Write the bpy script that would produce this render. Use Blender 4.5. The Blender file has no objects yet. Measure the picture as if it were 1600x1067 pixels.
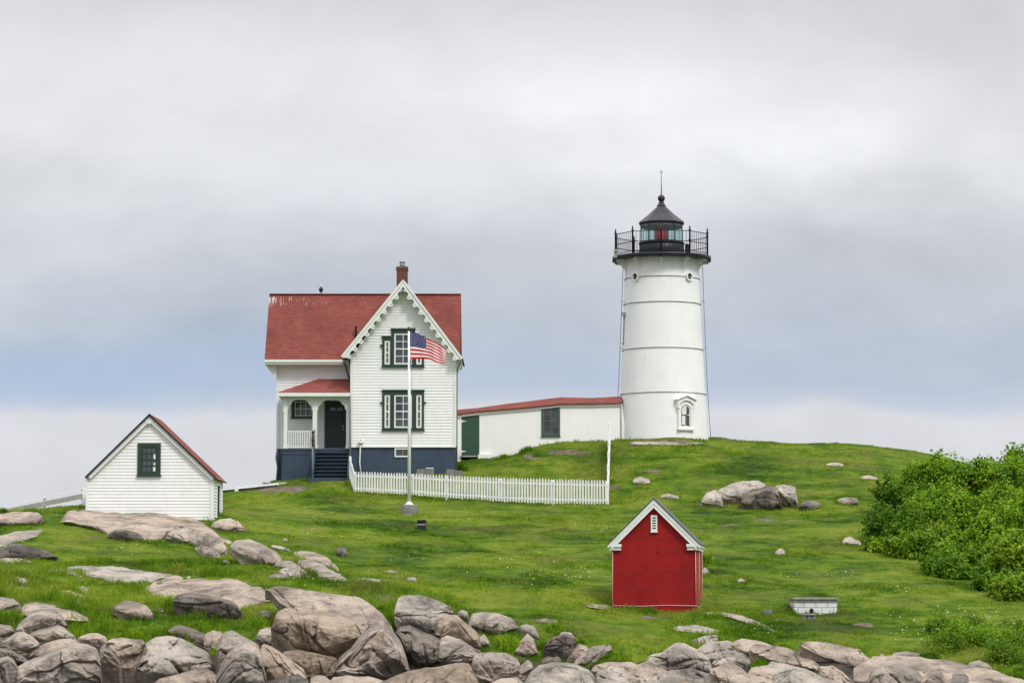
import bpy, bmesh, math, random
import numpy as np
from mathutils import Vector
from mathutils.geometry import tessellate_polygon

# ------------------------------------------------------------------ camera, sky, sun
scene = bpy.context.scene
COL = scene.collection
rad = math.radians
FPX = 4500.0                      # focal length in photo pixels (photo is 1600 wide)
EYE = 10.0                        # camera height above the sea
PITCH = math.atan((945 - 533.5) / FPX)
CP, SP = math.cos(PITCH), math.sin(PITCH)

cam = bpy.data.cameras.new('camera')
cam.sensor_width = 36.0
cam.lens = 36.0 * FPX / 1600
cam.clip_start = 1.0
cam.clip_end = 20000
camo = bpy.data.objects.new('camera', cam)
camo.location = (0, 0, EYE)
camo.rotation_euler = (math.pi / 2 + PITCH, 0, 0)
COL.objects.link(camo)
scene.camera = camo

scene.view_settings.view_transform = 'Standard'
scene.view_settings.look = 'None'
scene.view_settings.exposure = 0.0
scene.view_settings.gamma = 1.0

SUN = Vector((0.42, -0.62, 0.80)).normalized()
sun = bpy.data.lights.new('sun', 'SUN')
sun.energy = 1.95
sun.angle = rad(12)
sun.color = (1.0, 0.96, 0.90)
suno = bpy.data.objects.new('sun', sun)
suno.rotation_euler = SUN.to_track_quat('Z', 'Y').to_euler()
suno.location = (40, -60, 90)
COL.objects.link(suno)


class NT:
    """small helper for node trees"""
    def __init__(self, tree):
        self.t = tree
        self.n = tree.nodes
        self.l = tree.links

    def node(self, typ, **kw):
        nd = self.n.new(typ)
        for k, v in kw.items():
            setattr(nd, k, v)
        return nd

    def put(self, sock, val):
        if isinstance(val, bpy.types.NodeSocket):
            self.l.new(val, sock)
        elif isinstance(val, bpy.types.Node):
            self.l.new(val.outputs[0], sock)
        else:
            sock.default_value = val

    def math(self, op, a, b=None, c=None, clamp=False):
        nd = self.node('ShaderNodeMath', operation=op, use_clamp=clamp)
        self.put(nd.inputs[0], a)
        if b is not None:
            self.put(nd.inputs[1], b)
        if c is not None:
            self.put(nd.inputs[2], c)
        return nd.outputs[0]

    def noise(self, vec, scale, detail=4, rough=0.55, dist=0.0):
        nd = self.node('ShaderNodeTexNoise')
        if vec is not None:
            self.l.new(vec, nd.inputs['Vector'])
        nd.inputs['Scale'].default_value = scale
        nd.inputs['Detail'].default_value = detail
        nd.inputs['Roughness'].default_value = rough
        nd.inputs['Distortion'].default_value = dist
        return nd.outputs[0]

    def ramp(self, fac, stops, mode='LINEAR'):
        nd = self.node('ShaderNodeValToRGB')
        cr = nd.color_ramp
        cr.interpolation = mode
        while len(cr.elements) > 1:
            cr.elements.remove(cr.elements[-1])
        for i, (p, c) in enumerate(stops):
            e = cr.elements[0] if i == 0 else cr.elements.new(p)
            e.position = p
            e.color = (*c, 1) if len(c) == 3 else c
        self.put(nd.inputs[0], fac)
        return nd.outputs[0]

    def mix(self, fac, a, b, blend='MIX'):
        nd = self.node('ShaderNodeMix', data_type='RGBA', blend_type=blend)
        self.put(nd.inputs[0], fac)
        for s, v in ((nd.inputs[6], a), (nd.inputs[7], b)):
            if isinstance(v, tuple) and len(v) == 3:
                v = (*v, 1)
            self.put(s, v)
        return nd.outputs[2]

    def mapping(self, vec, scale=(1, 1, 1), rot=(0, 0, 0), loc=(0, 0, 0)):
        nd = self.node('ShaderNodeMapping')
        self.l.new(vec, nd.inputs[0])
        nd.inputs['Location'].default_value = loc
        nd.inputs['Rotation'].default_value = rot
        nd.inputs['Scale'].default_value = scale
        return nd.outputs[0]


world = bpy.data.worlds.new("World")
scene.world = world
world.use_nodes = True
W = NT(world.node_tree)
W.n.clear()
SKY_GAIN = 1.0
wout = W.node('ShaderNodeOutputWorld')
wbg = W.node('ShaderNodeBackground')
wbg.inputs['Strength'].default_value = 0.1
W.l.new(wbg.outputs[0], wout.inputs[0])
nsky = W.node('ShaderNodeTexSky')
nsky.sky_type = 'NISHITA'
nsky.sun_disc = False
nsky.sun_elevation = math.asin(SUN.z)
nsky.sun_rotation = math.atan2(SUN.x, SUN.y)
nsky.air_density = 1.0
nsky.dust_density = 2.0
tc = W.node('ShaderNodeTexCoord')
sep = W.node('ShaderNodeSeparateXYZ')
W.l.new(tc.outputs['Generated'], sep.inputs[0])
sx, sy, sz = sep.outputs
az0 = W.math('ARCTAN2', sx, sy)
el0 = W.math('ARCSINE', sz)
# cloud layers lie as flat sheets: warp azimuth / elevation with soft noise
cv = W.node('ShaderNodeCombineXYZ')
W.put(cv.inputs[0], az0)
W.put(cv.inputs[1], el0)
m1 = W.mapping(cv.outputs[0], scale=(10, 17, 1), loc=(3.1, 1.7, 0))
n1 = W.noise(m1, 1.0, 5, 0.5, 0.3)
m2 = W.mapping(cv.outputs[0], scale=(26, 46, 1), loc=(7.3, 4.2, 0), rot=(0, 0, .12))
n2 = W.noise(m2, 1.0, 6, 0.55, 0.2)
m3 = W.mapping(cv.outputs[0], scale=(14, 30, 1), loc=(1.3, 9.2, 0), rot=(0, 0, 0.3))
n3 = W.noise(m3, 1.0, 4, 0.5, 0.5)
el = W.math('ADD', el0, W.math('ADD', W.math('MULTIPLY', W.math('SUBTRACT', n1, 0.5), 0.026), W.math('MULTIPLY', W.math('SUBTRACT', n2, 0.5), 0.010)))
az = W.math('ADD', az0, W.math('MULTIPLY', W.math('SUBTRACT', n3, 0.5), 0.10))


def E(py):
    return (945 - py) / FPX


def A(px):
    return (px - 800) / FPX


# colour by elevation (0 .. 0.25 rad), far bank of fog low down, grey-blue band above it
stops = [(945, (.56, .59, .65)), (760, (.70, .714, .75)), (648, (.715, .73, .77)), (626, (.56, .62, .735)),
         (600, (.50, .57, .69)), (555, (.50, .56, .665)), (500, (.545, .59, .67)), (420, (.61, .64, .695)),
         (330, (.72, .74, .78)), (230, (.80, .815, .84)), (140, (.82, .83, .845)), (60, (.76, .768, .79)), (0, (.70, .705, .735)),
         (-150, (.70, .71, .74))]
base = W.ramp(W.math('DIVIDE', el, 0.25), [(E(p) / 0.25, c) for p, c in stops])


def blob(px, py, rx, ry, amp):
    a = W.math('DIVIDE', W.math('SUBTRACT', az, A(px)), rx / FPX)
    b = W.math('DIVIDE', W.math('SUBTRACT', el, E(py)), ry / FPX)
    q = W.math('ADD', W.math('MULTIPLY', a, a), W.math('MULTIPLY', b, b))
    return W.math('MULTIPLY', W.math('POWER', 2.718, W.math('MULTIPLY', q, -1.0)), amp)


tot = None
for bl in [(960, 140, 260, 80, .10), (1260, 225, 220, 50, .15), (560, 310, 280, 60, .07), (1500, 90, 260, 110, -.11),
           (60, 280, 190, 50, -.08), (1450, 385, 300, 55, -.12), (120, 555, 330, 50, -.08), (560, 180, 300, 60, -.03),
           (760, 400, 220, 45, -.07), (100, 420, 200, 50, .03), (780, 560, 160, 45, .04), (1480, 300, 160, 40, -.06),
           (1200, 560, 160, 40, .04), (300, 60, 260, 50, .02)]:
    v = blob(*bl)
    tot = v if tot is None else W.math('ADD', tot, v)
fine = W.math('MULTIPLY', W.math('SUBTRACT', n2, 0.5), 0.22)
med = W.math('MULTIPLY', W.math('SUBTRACT', n1, 0.5), 0.22)
base = W.mix(W.math('ADD', blob(150, 570, 420, 48, .85), blob(1000, 575, 300, 30, .18), clamp=True), base, (.44, .565, .76))
gain = W.math('ADD', W.math('ADD', W.math('ADD', 1.0, tot), fine), med)
# an overcast sky is about three times as bright overhead as at the horizon
over = W.node('ShaderNodeMapRange', interpolation_type='SMOOTHSTEP')
W.put(over.inputs[0], sz)
for i, v in enumerate((0.22, 0.85, 1.0, 2.45)):
    over.inputs[1 + i].default_value = v
gain = W.math('MULTIPLY', gain, over.outputs[0])
gain = W.math('MULTIPLY', gain, SKY_GAIN * 10.0)
cg = W.node('ShaderNodeVectorMath', operation='SCALE')
W.put(cg.inputs[0], base)
W.put(cg.inputs['Scale'], gain)
clouds = W.mix(0.96, nsky.outputs[0], cg.outputs[0])
W.l.new(clouds, wbg.inputs['Color'])


# ------------------------------------------------------------------ geometry of the view
def P(px, py, Y):
    """world point seen at photo pixel (px, py) standing at distance Y"""
    xc = (np.asarray(px, float) - 800) / FPX
    yc = (533.5 - np.asarray(py, float)) / FPX
    t = Y / (CP - yc * SP)
    return xc * t, Y + 0 * t, EYE + (SP + yc * CP) * t


def PV(px, py, Y):
    x, y, z = P(px, py, Y)
    return Vector((float(x), float(y), float(z)))


def XZ(px, py, Y):
    x, y, z = P(px, py, Y)
    return float(x), float(z)


def proj(X, Y, Z):
    z = Z - EYE
    d = Y * CP + z * SP
    up = -Y * SP + z * CP
    return 800 + FPX * X / d, 533.5 - FPX * up / d


# ------------------------------------------------------------------ noise
def _hash(ix, iy, iz, seed):
    n = (ix.astype(np.int64) * 374761393 + iy.astype(np.int64) * 668265263 + iz.astype(np.int64) * 2147483647 + seed * 974634721) & 0xFFFFFFFF
    n = ((n ^ (n >> 13)) * 1274126177) & 0xFFFFFFFF
    n = ((n ^ (n >> 16)) * 2246822519) & 0xFFFFFFFF
    return ((n ^ (n >> 15)) & 0xFFFFFF) / float(0xFFFFFF)


def vnoise(p, seed=0):
    i = np.floor(p)
    f = p - i
    f = f * f * f * (f * (f * 6 - 15) + 10)
    i = i.astype(np.int64)
    r = 0
    for dx in (0, 1):
        for dy in (0, 1):
            for dz in (0, 1):
                w = (f[:, 0] if dx else 1 - f[:, 0]) * (f[:, 1] if dy else 1 - f[:, 1]) * (f[:, 2] if dz else 1 - f[:, 2])
                r = r + w * _hash(i[:, 0] + dx, i[:, 1] + dy, i[:, 2] + dz, seed)
    return r * 2 - 1


def fbm(p, octs=4, seed=0, gain=0.5):
    r, a, s = 0, 1.0, 0
    for o in range(octs):
        r = r + a * vnoise(p * (2.03 ** o) + 17.3 * o, seed + o)
        s += a
        a *= gain
    return r / s


def worley2(q, seed):
    """2-D cells: nearest distance, second nearest, cell id hash, offset from cell centre"""
    i = np.floor(q).astype(np.int64)
    d1 = np.full(len(q), 9.0)
    d2 = np.full(len(q), 9.0)
    idh = np.zeros(len(q))
    off = np.zeros((len(q), 2))
    z = np.zeros(len(q), np.int64)
    for dx in (-1, 0, 1):
        for dy in (-1, 0, 1):
            cx, cy = i[:, 0] + dx, i[:, 1] + dy
            c = np.stack([cx + _hash(cx, cy, z, seed), cy + _hash(cx, cy, z, seed + 7)], 1)
            o = q - c
            d = np.sqrt((o ** 2).sum(1))
            near = d < d1
            d2 = np.where(near, d1, np.minimum(d2, d))
            d1 = np.where(near, d, d1)
            idh = np.where(near, _hash(cx, cy, z, seed + 13), idh)
            off = np.where(near[:, None], o, off)
    return d1, d2, idh, off


# ------------------------------------------------------------------ materials
def mat(name, rough=0.6, spec=0.35):
    m = bpy.data.materials.new(name)
    m.use_nodes = True
    nt = NT(m.node_tree)
    b = nt.n['Principled BSDF']
    b.inputs['Roughness'].default_value = rough
    b.inputs['Specular IOR Level'].default_value = spec
    return m, nt, b


def bump(nt, b, h, strength=0.4, dist=0.02):
    bp = nt.node('ShaderNodeBump')
    bp.inputs['Strength'].default_value = strength
    bp.inputs['Distance'].default_value = dist
    nt.put(bp.inputs['Height'], h)
    nt.l.new(bp.outputs[0], b.inputs['Normal'])


def pos(nt):
    return nt.node('ShaderNodeNewGeometry').outputs['Position']


def paint(name, col, var=0.10, rough=0.55, scale=1.5, dirt=None, dirt_amt=0.25, spec=0.35, bmp=0.15):
    m, nt, b = mat(name, rough, spec)
    p = pos(nt)
    n = nt.noise(p, scale, 6, 0.6)
    lo = tuple(c * (1 - var) for c in col)
    hi = tuple(min(1, c * (1 + var)) for c in col)
    c = nt.ramp(n, [(0.3, lo), (0.7, hi)])
    if dirt:
        # rain streaks: noise drawn out downwards
        s = nt.noise(nt.mapping(p, scale=(5, 5, 0.5)), 1.0, 6, 0.65)
        f = nt.ramp(s, [(0.5, (0, 0, 0)), (0.78, (dirt_amt,) * 3)])
        c = nt.mix(f, c, dirt)
    nt.put(b.inputs['Base Color'], c)
    if bmp:
        bump(nt, b, nt.noise(p, 14, 4), bmp, 0.01)
    return m


M = {}
M['siding'] = paint('white_clapboard_paint', (.80, .81, .79), .035, .6, 2.5, (.52, .54, .47), .20)
M['trim'] = paint('white_trim_paint', (.74, .77, .72), .04, .55, 2.0, (.5, .52, .45), .15)
M['tower'] = paint('white_masonry_paint', (.82, .82, .81), .03, .65, 1.2, (.54, .54, .48), .22)
M['wall'] = paint('white_plaster_paint', (.84, .84, .81), .03, .7, 1.0, (.58, .57, .50), .22)
M['fence'] = paint('white_fence_paint', (.80, .80, .80), .06, .6, 3.0, (.45, .47, .40), .25)
M['green'] = paint('dark_green_paint', (.024, .048, .034), .12, .5, 3.0)
M['doorgreen'] = paint('green_door_paint', (.036, .085, .055), .12, .5, 3.0)
M['blackgreen'] = paint('deep_green_door_paint', (.022, .044, .038), .12, .45, 3.0)
M['blue'] = paint('slate_blue_paint', (.036, .058, .092), .16, .6, 1.6, (.07, .09, .12), .35)
M['black'] = paint('black_iron_paint', (.016, .020, .028), .25, .45, 4.0)
M['roofmetal'] = paint('black_lantern_roof', (.020, .021, .025), .25, .4, 3.0, (.08, .08, .085), .3)
M['grey'] = paint('galvanised_grey', (.16, .165, .17), .15, .5, 3.0)
M['seam'] = paint('weathered_seam', (.33, .33, .30), .3, .7, 3.0)
M['dark'] = paint('dark_void', (.012, .012, .012), .2, .9, 3.0)
M['concrete'] = paint('grey_concrete', (.20, .19, .18), .20, .85, 5.0, (.09, .085, .08), .5)
M['palestone'] = paint('pale_stone', (.42, .38, .34), .25, .85, 5.0)
M['brass'] = paint('gold_paint', (.45, .30, .08), .1, .35, 4.0)
M['pipe'] = paint('pale_conduit', (.62, .50, .45), .1, .5, 4.0)
M['papers'] = paint('white_paper', (.82, .84, .84), .03, .8, 4.0)
M['gap_shade'] = paint('gap_shade_timber', (.035, .03, .025), .3, .8, 4.0)
M['lichenwood'] = paint('weathered_board', (.33, .32, .29), .2, .8, 4.0)
M['bird_dark'] = paint('dark_feathers', (.035, .035, .04), .2, .8, 8.0)
M['bird_pale'] = paint('pale_feathers', (.70, .70, .70), .05, .8, 8.0)
M['bark'] = paint('brown_bark', (.075, .055, .04), .3, .9, 6.0)


def glass_mat(name, col, rough=0.04):
    m, nt, b = mat(name, rough, 0.5)
    p = pos(nt)
    n = nt.noise(nt.mapping(p, scale=(1.7, 1.7, 1.1)), 1.0, 3)
    nt.put(b.inputs['Base Color'], nt.ramp(n, [(0.3, tuple(c * .6 for c in col)), (0.7, tuple(c * 1.6 for c in col))]))
    bump(nt, b, nt.noise(p, 2.5, 2), 0.05, 0.02)
    return m


M['glass'] = glass_mat('window_glass', (.055, .066, .075))
M['curtain'] = glass_mat('window_glass_with_curtain', (.10, .11, .115), 0.08)


def clear_glass(name, tint):
    m = bpy.data.materials.new(name)
    m.use_nodes = True
    nt = NT(m.node_tree)
    nt.n.clear()
    o = nt.node('ShaderNodeOutputMaterial')
    tr = nt.node('ShaderNodeBsdfTransparent')
    tr.inputs[0].default_value = (*tint, 1)
    gl = nt.node('ShaderNodeBsdfGlossy')
    gl.inputs['Roughness'].default_value = 0.03
    mx = nt.node('ShaderNodeMixShader')
    mx.inputs[0].default_value = 0.07
    nt.l.new(tr.outputs[0], mx.inputs[1])
    nt.l.new(gl.outputs[0], mx.inputs[2])
    nt.l.new(mx.outputs[0], o.inputs[0])
    return m


M['lanternglass'] = clear_glass('lantern_glass', (.66, .80, .79))
M['redglass'] = clear_glass('red_lens_glass', (.62, .14, .18))


def emit(name, col, s):
    m, nt, b = mat(name, 0.4)
    b.inputs['Base Color'].default_value = (*[c * .4 for c in col], 1)
    b.inputs['Emission Color'].default_value = (*col, 1)
    b.inputs['Emission Strength'].default_value = s
    return m


M['lamp'] = emit('red_lamp_light', (1.0, .03, .05), 0.9)


def brick_nodes(nt, ax, slope=1.0):
    """vector for a brick pattern laid along one horizontal axis and up the height"""
    s = nt.node('ShaderNodeSeparateXYZ')
    nt.l.new(nt.node('ShaderNodeTexCoord').outputs['Object'], s.inputs[0])
    c = nt.node('ShaderNodeCombineXYZ')
    nt.put(c.inputs[0], s.outputs[ax])
    nt.put(c.inputs[1], nt.math('MULTIPLY', s.outputs[2], slope))
    return c.outputs[0]


def brick_mat(name, ax, c1, c2, mortar, bw, rh, ms, rough=0.85, slope=1.0, bstr=0.4, streak=None, bias=0.0):
    m, nt, b = mat(name, rough, 0.2)
    v = brick_nodes(nt, ax, slope)
    br = nt.node('ShaderNodeTexBrick')
    nt.l.new(v, br.inputs['Vector'])
    br.inputs['Color1'].default_value = (*c1, 1)
    br.inputs['Color2'].default_value = (*c2, 1)
    br.inputs['Mortar'].default_value = (*mortar, 1)
    br.inputs['Scale'].default_value = 1.0
    br.inputs['Brick Width'].default_value = bw
    br.inputs['Row Height'].default_value = rh
    br.inputs['Mortar Size'].default_value = ms
    br.inputs['Mortar Smooth'].default_value = 0.3
    br.inputs['Bias'].default_value = bias
    p = pos(nt)
    n = nt.noise(p, 0.9, 6, 0.6)
    f = nt.ramp(n, [(0.3, (.78,) * 3), (0.7, (1.14,) * 3)])
    c = nt.mix(1.0, br.outputs[0], f, 'MULTIPLY')
    if streak:
        c = streak(nt, c)
    nt.put(b.inputs['Base Color'], c)
    h = nt.math('ADD', nt.math('MULTIPLY', br.outputs['Fac'], -1.0), nt.math('MULTIPLY', nt.noise(p, 25, 4), 0.5))
    bump(nt, b, h, bstr, 0.012)
    return m


RED1, RED2, REDM = (.265, .074, .056), (.200, .057, .045), (.125, .038, .032)


def droppings(nt, c):
    # bird droppings running down below the ridge, thickest at the left end
    s = nt.node('ShaderNodeSeparateXYZ')
    nt.l.new(pos(nt), s.inputs[0])
    x0, _, z0 = PV(421, 462, 147.9)
    n = nt.noise(nt.mapping(pos(nt), scale=(20, 0.2, 1.6)), 1.0, 5, 0.6)
    down = nt.math('SUBTRACT', z0, s.outputs[2])
    right = nt.math('SUBTRACT', s.outputs[0], x0)
    band = nt.math('MULTIPLY', nt.math('SMOOTH_MIN', nt.math('MULTIPLY', down, 8.0, clamp=True), nt.math('MULTIPLY', nt.math('SUBTRACT', 0.62, down), 3.0, clamp=True), 0.1), 1.0)
    fade = nt.math('ADD', nt.math('MULTIPLY', nt.math('SUBTRACT', 0.9, right), 0.40, clamp=True), 0.0)
    fade2 = nt.math('MULTIPLY', nt.math('SUBTRACT', 3.6, right), 0.04, clamp=True)
    thr = nt.math('SUBTRACT', 0.67, nt.math('ADD', nt.math('MULTIPLY', fade, 0.35), nt.math('MULTIPLY', fade2, 0.6)))
    f = nt.math('MULTIPLY', nt.math('MULTIPLY', nt.math('SUBTRACT', n, thr), 14.0, clamp=True), band, clamp=True)
    return nt.mix(f, c, (.62, .55, .53))


M['roof_x'] = brick_mat('red_shingles_front_slope', 0, RED1, RED2, REDM, .30, .115, .012, slope=1.25, streak=droppings)
M['roof_y'] = brick_mat('red_shingles_side_slope', 1, RED1, RED2, REDM, .30, .115, .012, slope=1.28)
M['roof_p'] = brick_mat('red_shingles_low_slope', 0, RED1, RED2, REDM, .30, .05, .006, slope=1.0)
M['chimney'] = brick_mat('chimney_brick', 0, (.20, .062, .045), (.12, .040, .032), (.17, .10, .085), .22, .085, .012)
M['redbrick'] = brick_mat('red_painted_brick', 0, (.325, .0115, .0105), (.275, .0095, .009), (.225, .006, .009), .22, .076, .009, rough=.6, bstr=.5)
M['redbrick_side'] = brick_mat('salmon_red_painted_brick', 1, (.42, .055, .032), (.38, .046, .028), (.33, .04, .025), .22, .076, .009, rough=.6, bstr=.4)  # paler salmon red brick used on the side walls
M['whiteblock'] = brick_mat('white_painted_block', 0, (.76, .77, .75), (.68, .69, .67), (.06, .06, .055), .40, .20, .008, rough=.8)
M['slate'] = paint('grey_slate_roof', (.10, .105, .10), .25, .7, 5.0, (.2, .21, .2), .4)


def rock_mat(name, lo, mid, hi, lichen=0.5):
    m, nt, b = mat(name, 0.88, 0.2)
    p = pos(nt)
    oi = nt.node('ShaderNodeObjectInfo')
    vv = nt.node('ShaderNodeVectorMath', operation='ADD')
    nt.l.new(p, vv.inputs[0])
    nt.put(vv.inputs[1], nt.math('MULTIPLY', oi.outputs['Random'], 37.0))
    p2 = vv.outputs[0]
    n = nt.noise(p2, 0.75, 7, 0.62, 0.6)
    c = nt.ramp(n, [(0.34, lo), (0.47, mid), (0.58, hi)])
    # slanting foliation bands
    s = nt.noise(nt.mapping(p2, scale=(1.2, 1.2, 7.0), rot=(0.25, 0.45, 0.2)), 1.0, 6, 0.65, 0.4)
    c = nt.mix(nt.ramp(s, [(0.34, (.34,) * 3), (0.50, (0, 0, 0))]), c, tuple(v * .50 for v in lo))
    # black stains
    st = nt.noise(nt.mapping(p2, scale=(2.6, 2.6, 1.0)), 1.0, 7, 0.72)
    c = nt.mix(nt.ramp(st, [(0.55, (0, 0, 0)), (0.68, (.75,) * 3)]), c, (.055, .052, .05))
    # pale and orange lichen
    l1 = nt.noise(p2, 1.7, 8, 0.7, 0.3)
    c = nt.mix(nt.ramp(l1, [(0.58, (0, 0, 0)), (0.70, (.45,) * 3)]), c, (.50, .47, .43))
    l2 = nt.noise(nt.mapping(p2, loc=(5, 3, 8)), 1.1, 8, 0.72, 0.5)
    c = nt.mix(nt.ramp(l2, [(0.60, (0, 0, 0)), (0.70, (lichen,) * 3)]), c, (.36, .20, .085))
    # hairline cracks
    w = nt.node('ShaderNodeTexVoronoi', feature='DISTANCE_TO_EDGE')
    wp = nt.node('ShaderNodeVectorMath', operation='ADD')
    nt.l.new(nt.mapping(p2, scale=(1, 1, 1.5), rot=(0.3, 0.5, 0)), wp.inputs[0])
    wn = nt.node('ShaderNodeTexNoise')
    nt.l.new(p2, wn.inputs['Vector'])
    wn.inputs['Scale'].default_value = 1.6
    wn.inputs['Detail'].default_value = 5
    nt.l.new(wn.outputs['Color'], wp.inputs[1])
    nt.l.new(wp.outputs[0], w.inputs['Vector'])
    w.inputs['Scale'].default_value = 0.55
    crack = nt.ramp(w.outputs['Distance'], [(0.0, (1, 1, 1)), (0.011, (0, 0, 0))])
    gate = nt.ramp(nt.noise(p2, 0.8, 3), [(0.54, (0, 0, 0)), (0.64, (1, 1, 1))])
    crack = nt.math('MULTIPLY', crack, gate)
    c = nt.mix(nt.math('MULTIPLY', crack, 0.8), c, (.035, .033, .03))
    sp = nt.noise(p2, 22, 5, 0.7)
    c = nt.mix(1.0, c, nt.ramp(sp, [(0.25, (.66,) * 3), (0.75, (1.28,) * 3)]), 'MULTIPLY')
    nt.put(b.inputs['Base Color'], c)
    h = nt.math('ADD', nt.math('MULTIPLY', nt.noise(p2, 3.2, 9, 0.68), 1.0), nt.math('MULTIPLY', crack, -0.6))
    h = nt.math('ADD', h, nt.math('MULTIPLY', s, 0.5))
    h = nt.math('ADD', h, nt.math('MULTIPLY', nt.noise(p2, 8.0, 8, 0.75), 0.55))
    bump(nt, b, h, 1.0, 0.20)
    return m


M['rock_tan'] = rock_mat('pink_tan_granite', (.24, .198, .164), (.46, .372, .298), (.64, .52, .415))
M['rock_grey'] = rock_mat('grey_granite', (.20, .172, .146), (.40, .342, .286), (.60, .51, .42), .55)
M['rock_rust'] = rock_mat('rust_stained_granite', (.22, .172, .132), (.41, .315, .232), (.56, .445, .345), .85)
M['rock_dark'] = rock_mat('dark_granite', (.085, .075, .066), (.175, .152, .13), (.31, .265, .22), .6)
M['rock_pale'] = rock_mat('pale_granite', (.22, .195, .168), (.44, .385, .328), (.62, .55, .465), .4)


def grass_color(nt, p, bright=1.0):
    a = nt.noise(nt.mapping(p, scale=(.16, .16, .0)), 1.0, 5, 0.6, 0.6)
    b_ = nt.noise(nt.mapping(p, scale=(.9, .9, .0), loc=(4, 8, 0)), 1.0, 5, 0.65)
    d = nt.noise(nt.mapping(p, scale=(.33, .33, .0), loc=(14, 3, 0)), 1.0, 6, 0.65, 0.3)
    mixv = nt.math('ADD', nt.math('MULTIPLY', a, 0.62), nt.math('MULTIPLY', b_, 0.38))
    k = bright
    e = nt.noise(nt.mapping(p, scale=(2.6, 2.6, .0), loc=(2, 6, 0)), 1.0, 4, 0.7)
    mixv = nt.math('ADD', nt.math('ADD', nt.math('MULTIPLY', mixv, 0.70), nt.math('MULTIPLY', e, 0.17)), nt.math('MULTIPLY', nt.noise(nt.mapping(p, scale=(8, 8, 0)), 1.0, 2, 0.6), 0.13))
    c = nt.ramp(mixv, [(0.41, (.030 * k, .072 * k, .004 * k)), (0.455, (.066 * k, .136 * k, .005 * k)), (0.505, (.125 * k, .212 * k, .009 * k)),
                       (0.565, (.230 * k, .285 * k, .030 * k))])
    dry = nt.ramp(d, [(0.50, (0, 0, 0)), (0.66, (.55,) * 3)])
    c = nt.mix(dry, c, (.185 * k, .178 * k, .045 * k))
    return c


def make_terrain_mat():
    m, nt, b = mat('turf_and_ledge', 0.95, 0.1)
    p = pos(nt)
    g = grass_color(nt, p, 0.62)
    n = nt.noise(p, 1.2, 7, 0.65, 0.4)
    r = nt.ramp(n, [(0.3, (.02, .018, .016)), (0.5, (.045, .04, .035)), (0.68, (.10, .088, .075))])  # ledge colour darkened so gaps between boulders read as shaded crevices
    d = nt.ramp(nt.noise(p, 2.2, 6, 0.65), [(0.3, (.075, .055, .038)), (0.6, (.17, .135, .10)), (.75, (.26, .22, .18))])
    at = nt.node('ShaderNodeAttribute', attribute_name='rock')
    ad = nt.node('ShaderNodeAttribute', attribute_name='dirt')
    fr = nt.ramp(nt.math('ADD', at.outputs['Fac'], nt.math('MULTIPLY', nt.math('SUBTRACT', n, 0.5), 0.9)), [(0.42, (0, 0, 0)), (0.58, (1, 1, 1))])
    fd = nt.ramp(nt.math('ADD', ad.outputs['Fac'], nt.math('MULTIPLY', nt.math('SUBTRACT', n, 0.5), 0.9)), [(0.42, (0, 0, 0)), (0.58, (1, 1, 1))])
    c = nt.mix(fd, g, d)
    c = nt.mix(fr, c, r)
    nt.put(b.inputs['Base Color'], c)
    bump(nt, b, nt.noise(p, 5, 6, 0.65), 0.6, 0.08)
    return m


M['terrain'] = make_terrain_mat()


def leafy(name, colfn, trans=0.25, rough=0.6):
    m = bpy.data.materials.new(name)
    m.use_nodes = True
    nt = NT(m.node_tree)
    b = nt.n['Principled BSDF']
    o = nt.n['Material Output']
    b.inputs['Roughness'].default_value = rough
    b.inputs['Specular IOR Level'].default_value = 0.10
    c = colfn(nt, pos(nt))
    nt.put(b.inputs['Base Color'], c)
    tl = nt.node('ShaderNodeBsdfTranslucent')
    nt.put(tl.inputs[0], c)
    mx = nt.node('ShaderNodeMixShader')
    mx.inputs[0].default_value = trans
    nt.l.new(b.outputs[0], mx.inputs[1])
    nt.l.new(tl.outputs[0], mx.inputs[2])
    nt.l.new(mx.outputs[0], o.inputs[0])
    return m


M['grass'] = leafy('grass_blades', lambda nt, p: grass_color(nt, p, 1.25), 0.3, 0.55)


def leafcol(k, warm):
    def f(nt, p):
        a = nt.noise(p, 0.7, 4, 0.6)
        b_ = nt.noise(nt.mapping(p, loc=(9, 2, 4)), 3.2, 4, 0.6)
        v = nt.math('ADD', nt.math('MULTIPLY', a, .5), nt.math('MULTIPLY', b_, .5))
        return nt.ramp(v, [(0.36, (.038 * k, .105 * k, .005 * k)), (0.5, ((.112 + warm) * k, .225 * k, .009 * k)), (0.63, ((.225 + warm) * k, .340 * k, .022 * k))])
    return f


M['leaf_a'] = leafy('bright_green_leaves', leafcol(1.36, 0.010), 0.25, 0.5)
M['leaf_b'] = leafy('yellow_green_leaves', leafcol(1.2, 0.018), 0.25, 0.5)
M['leaf_c'] = leafy('deep_green_leaves', leafcol(0.85, -0.01), 0.25, 0.5)
M['petal'] = paint('white_petals', (.68, .68, .58), .05, .8, 4.0, bmp=0)


def water_mat():
    m, nt, b = mat('sea_water', 0.12, 0.5)
    p = pos(nt)
    n = nt.noise(nt.mapping(p, scale=(.25, .5, 1)), 1.0, 8, 0.6)
    nt.put(b.inputs['Base Color'], nt.ramp(n, [(0.3, (.025, .045, .055)), (0.7, (.05, .08, .09))]))
    bump(nt, b, n, 0.6, 0.5)
    return m


M['sea'] = water_mat()


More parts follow.
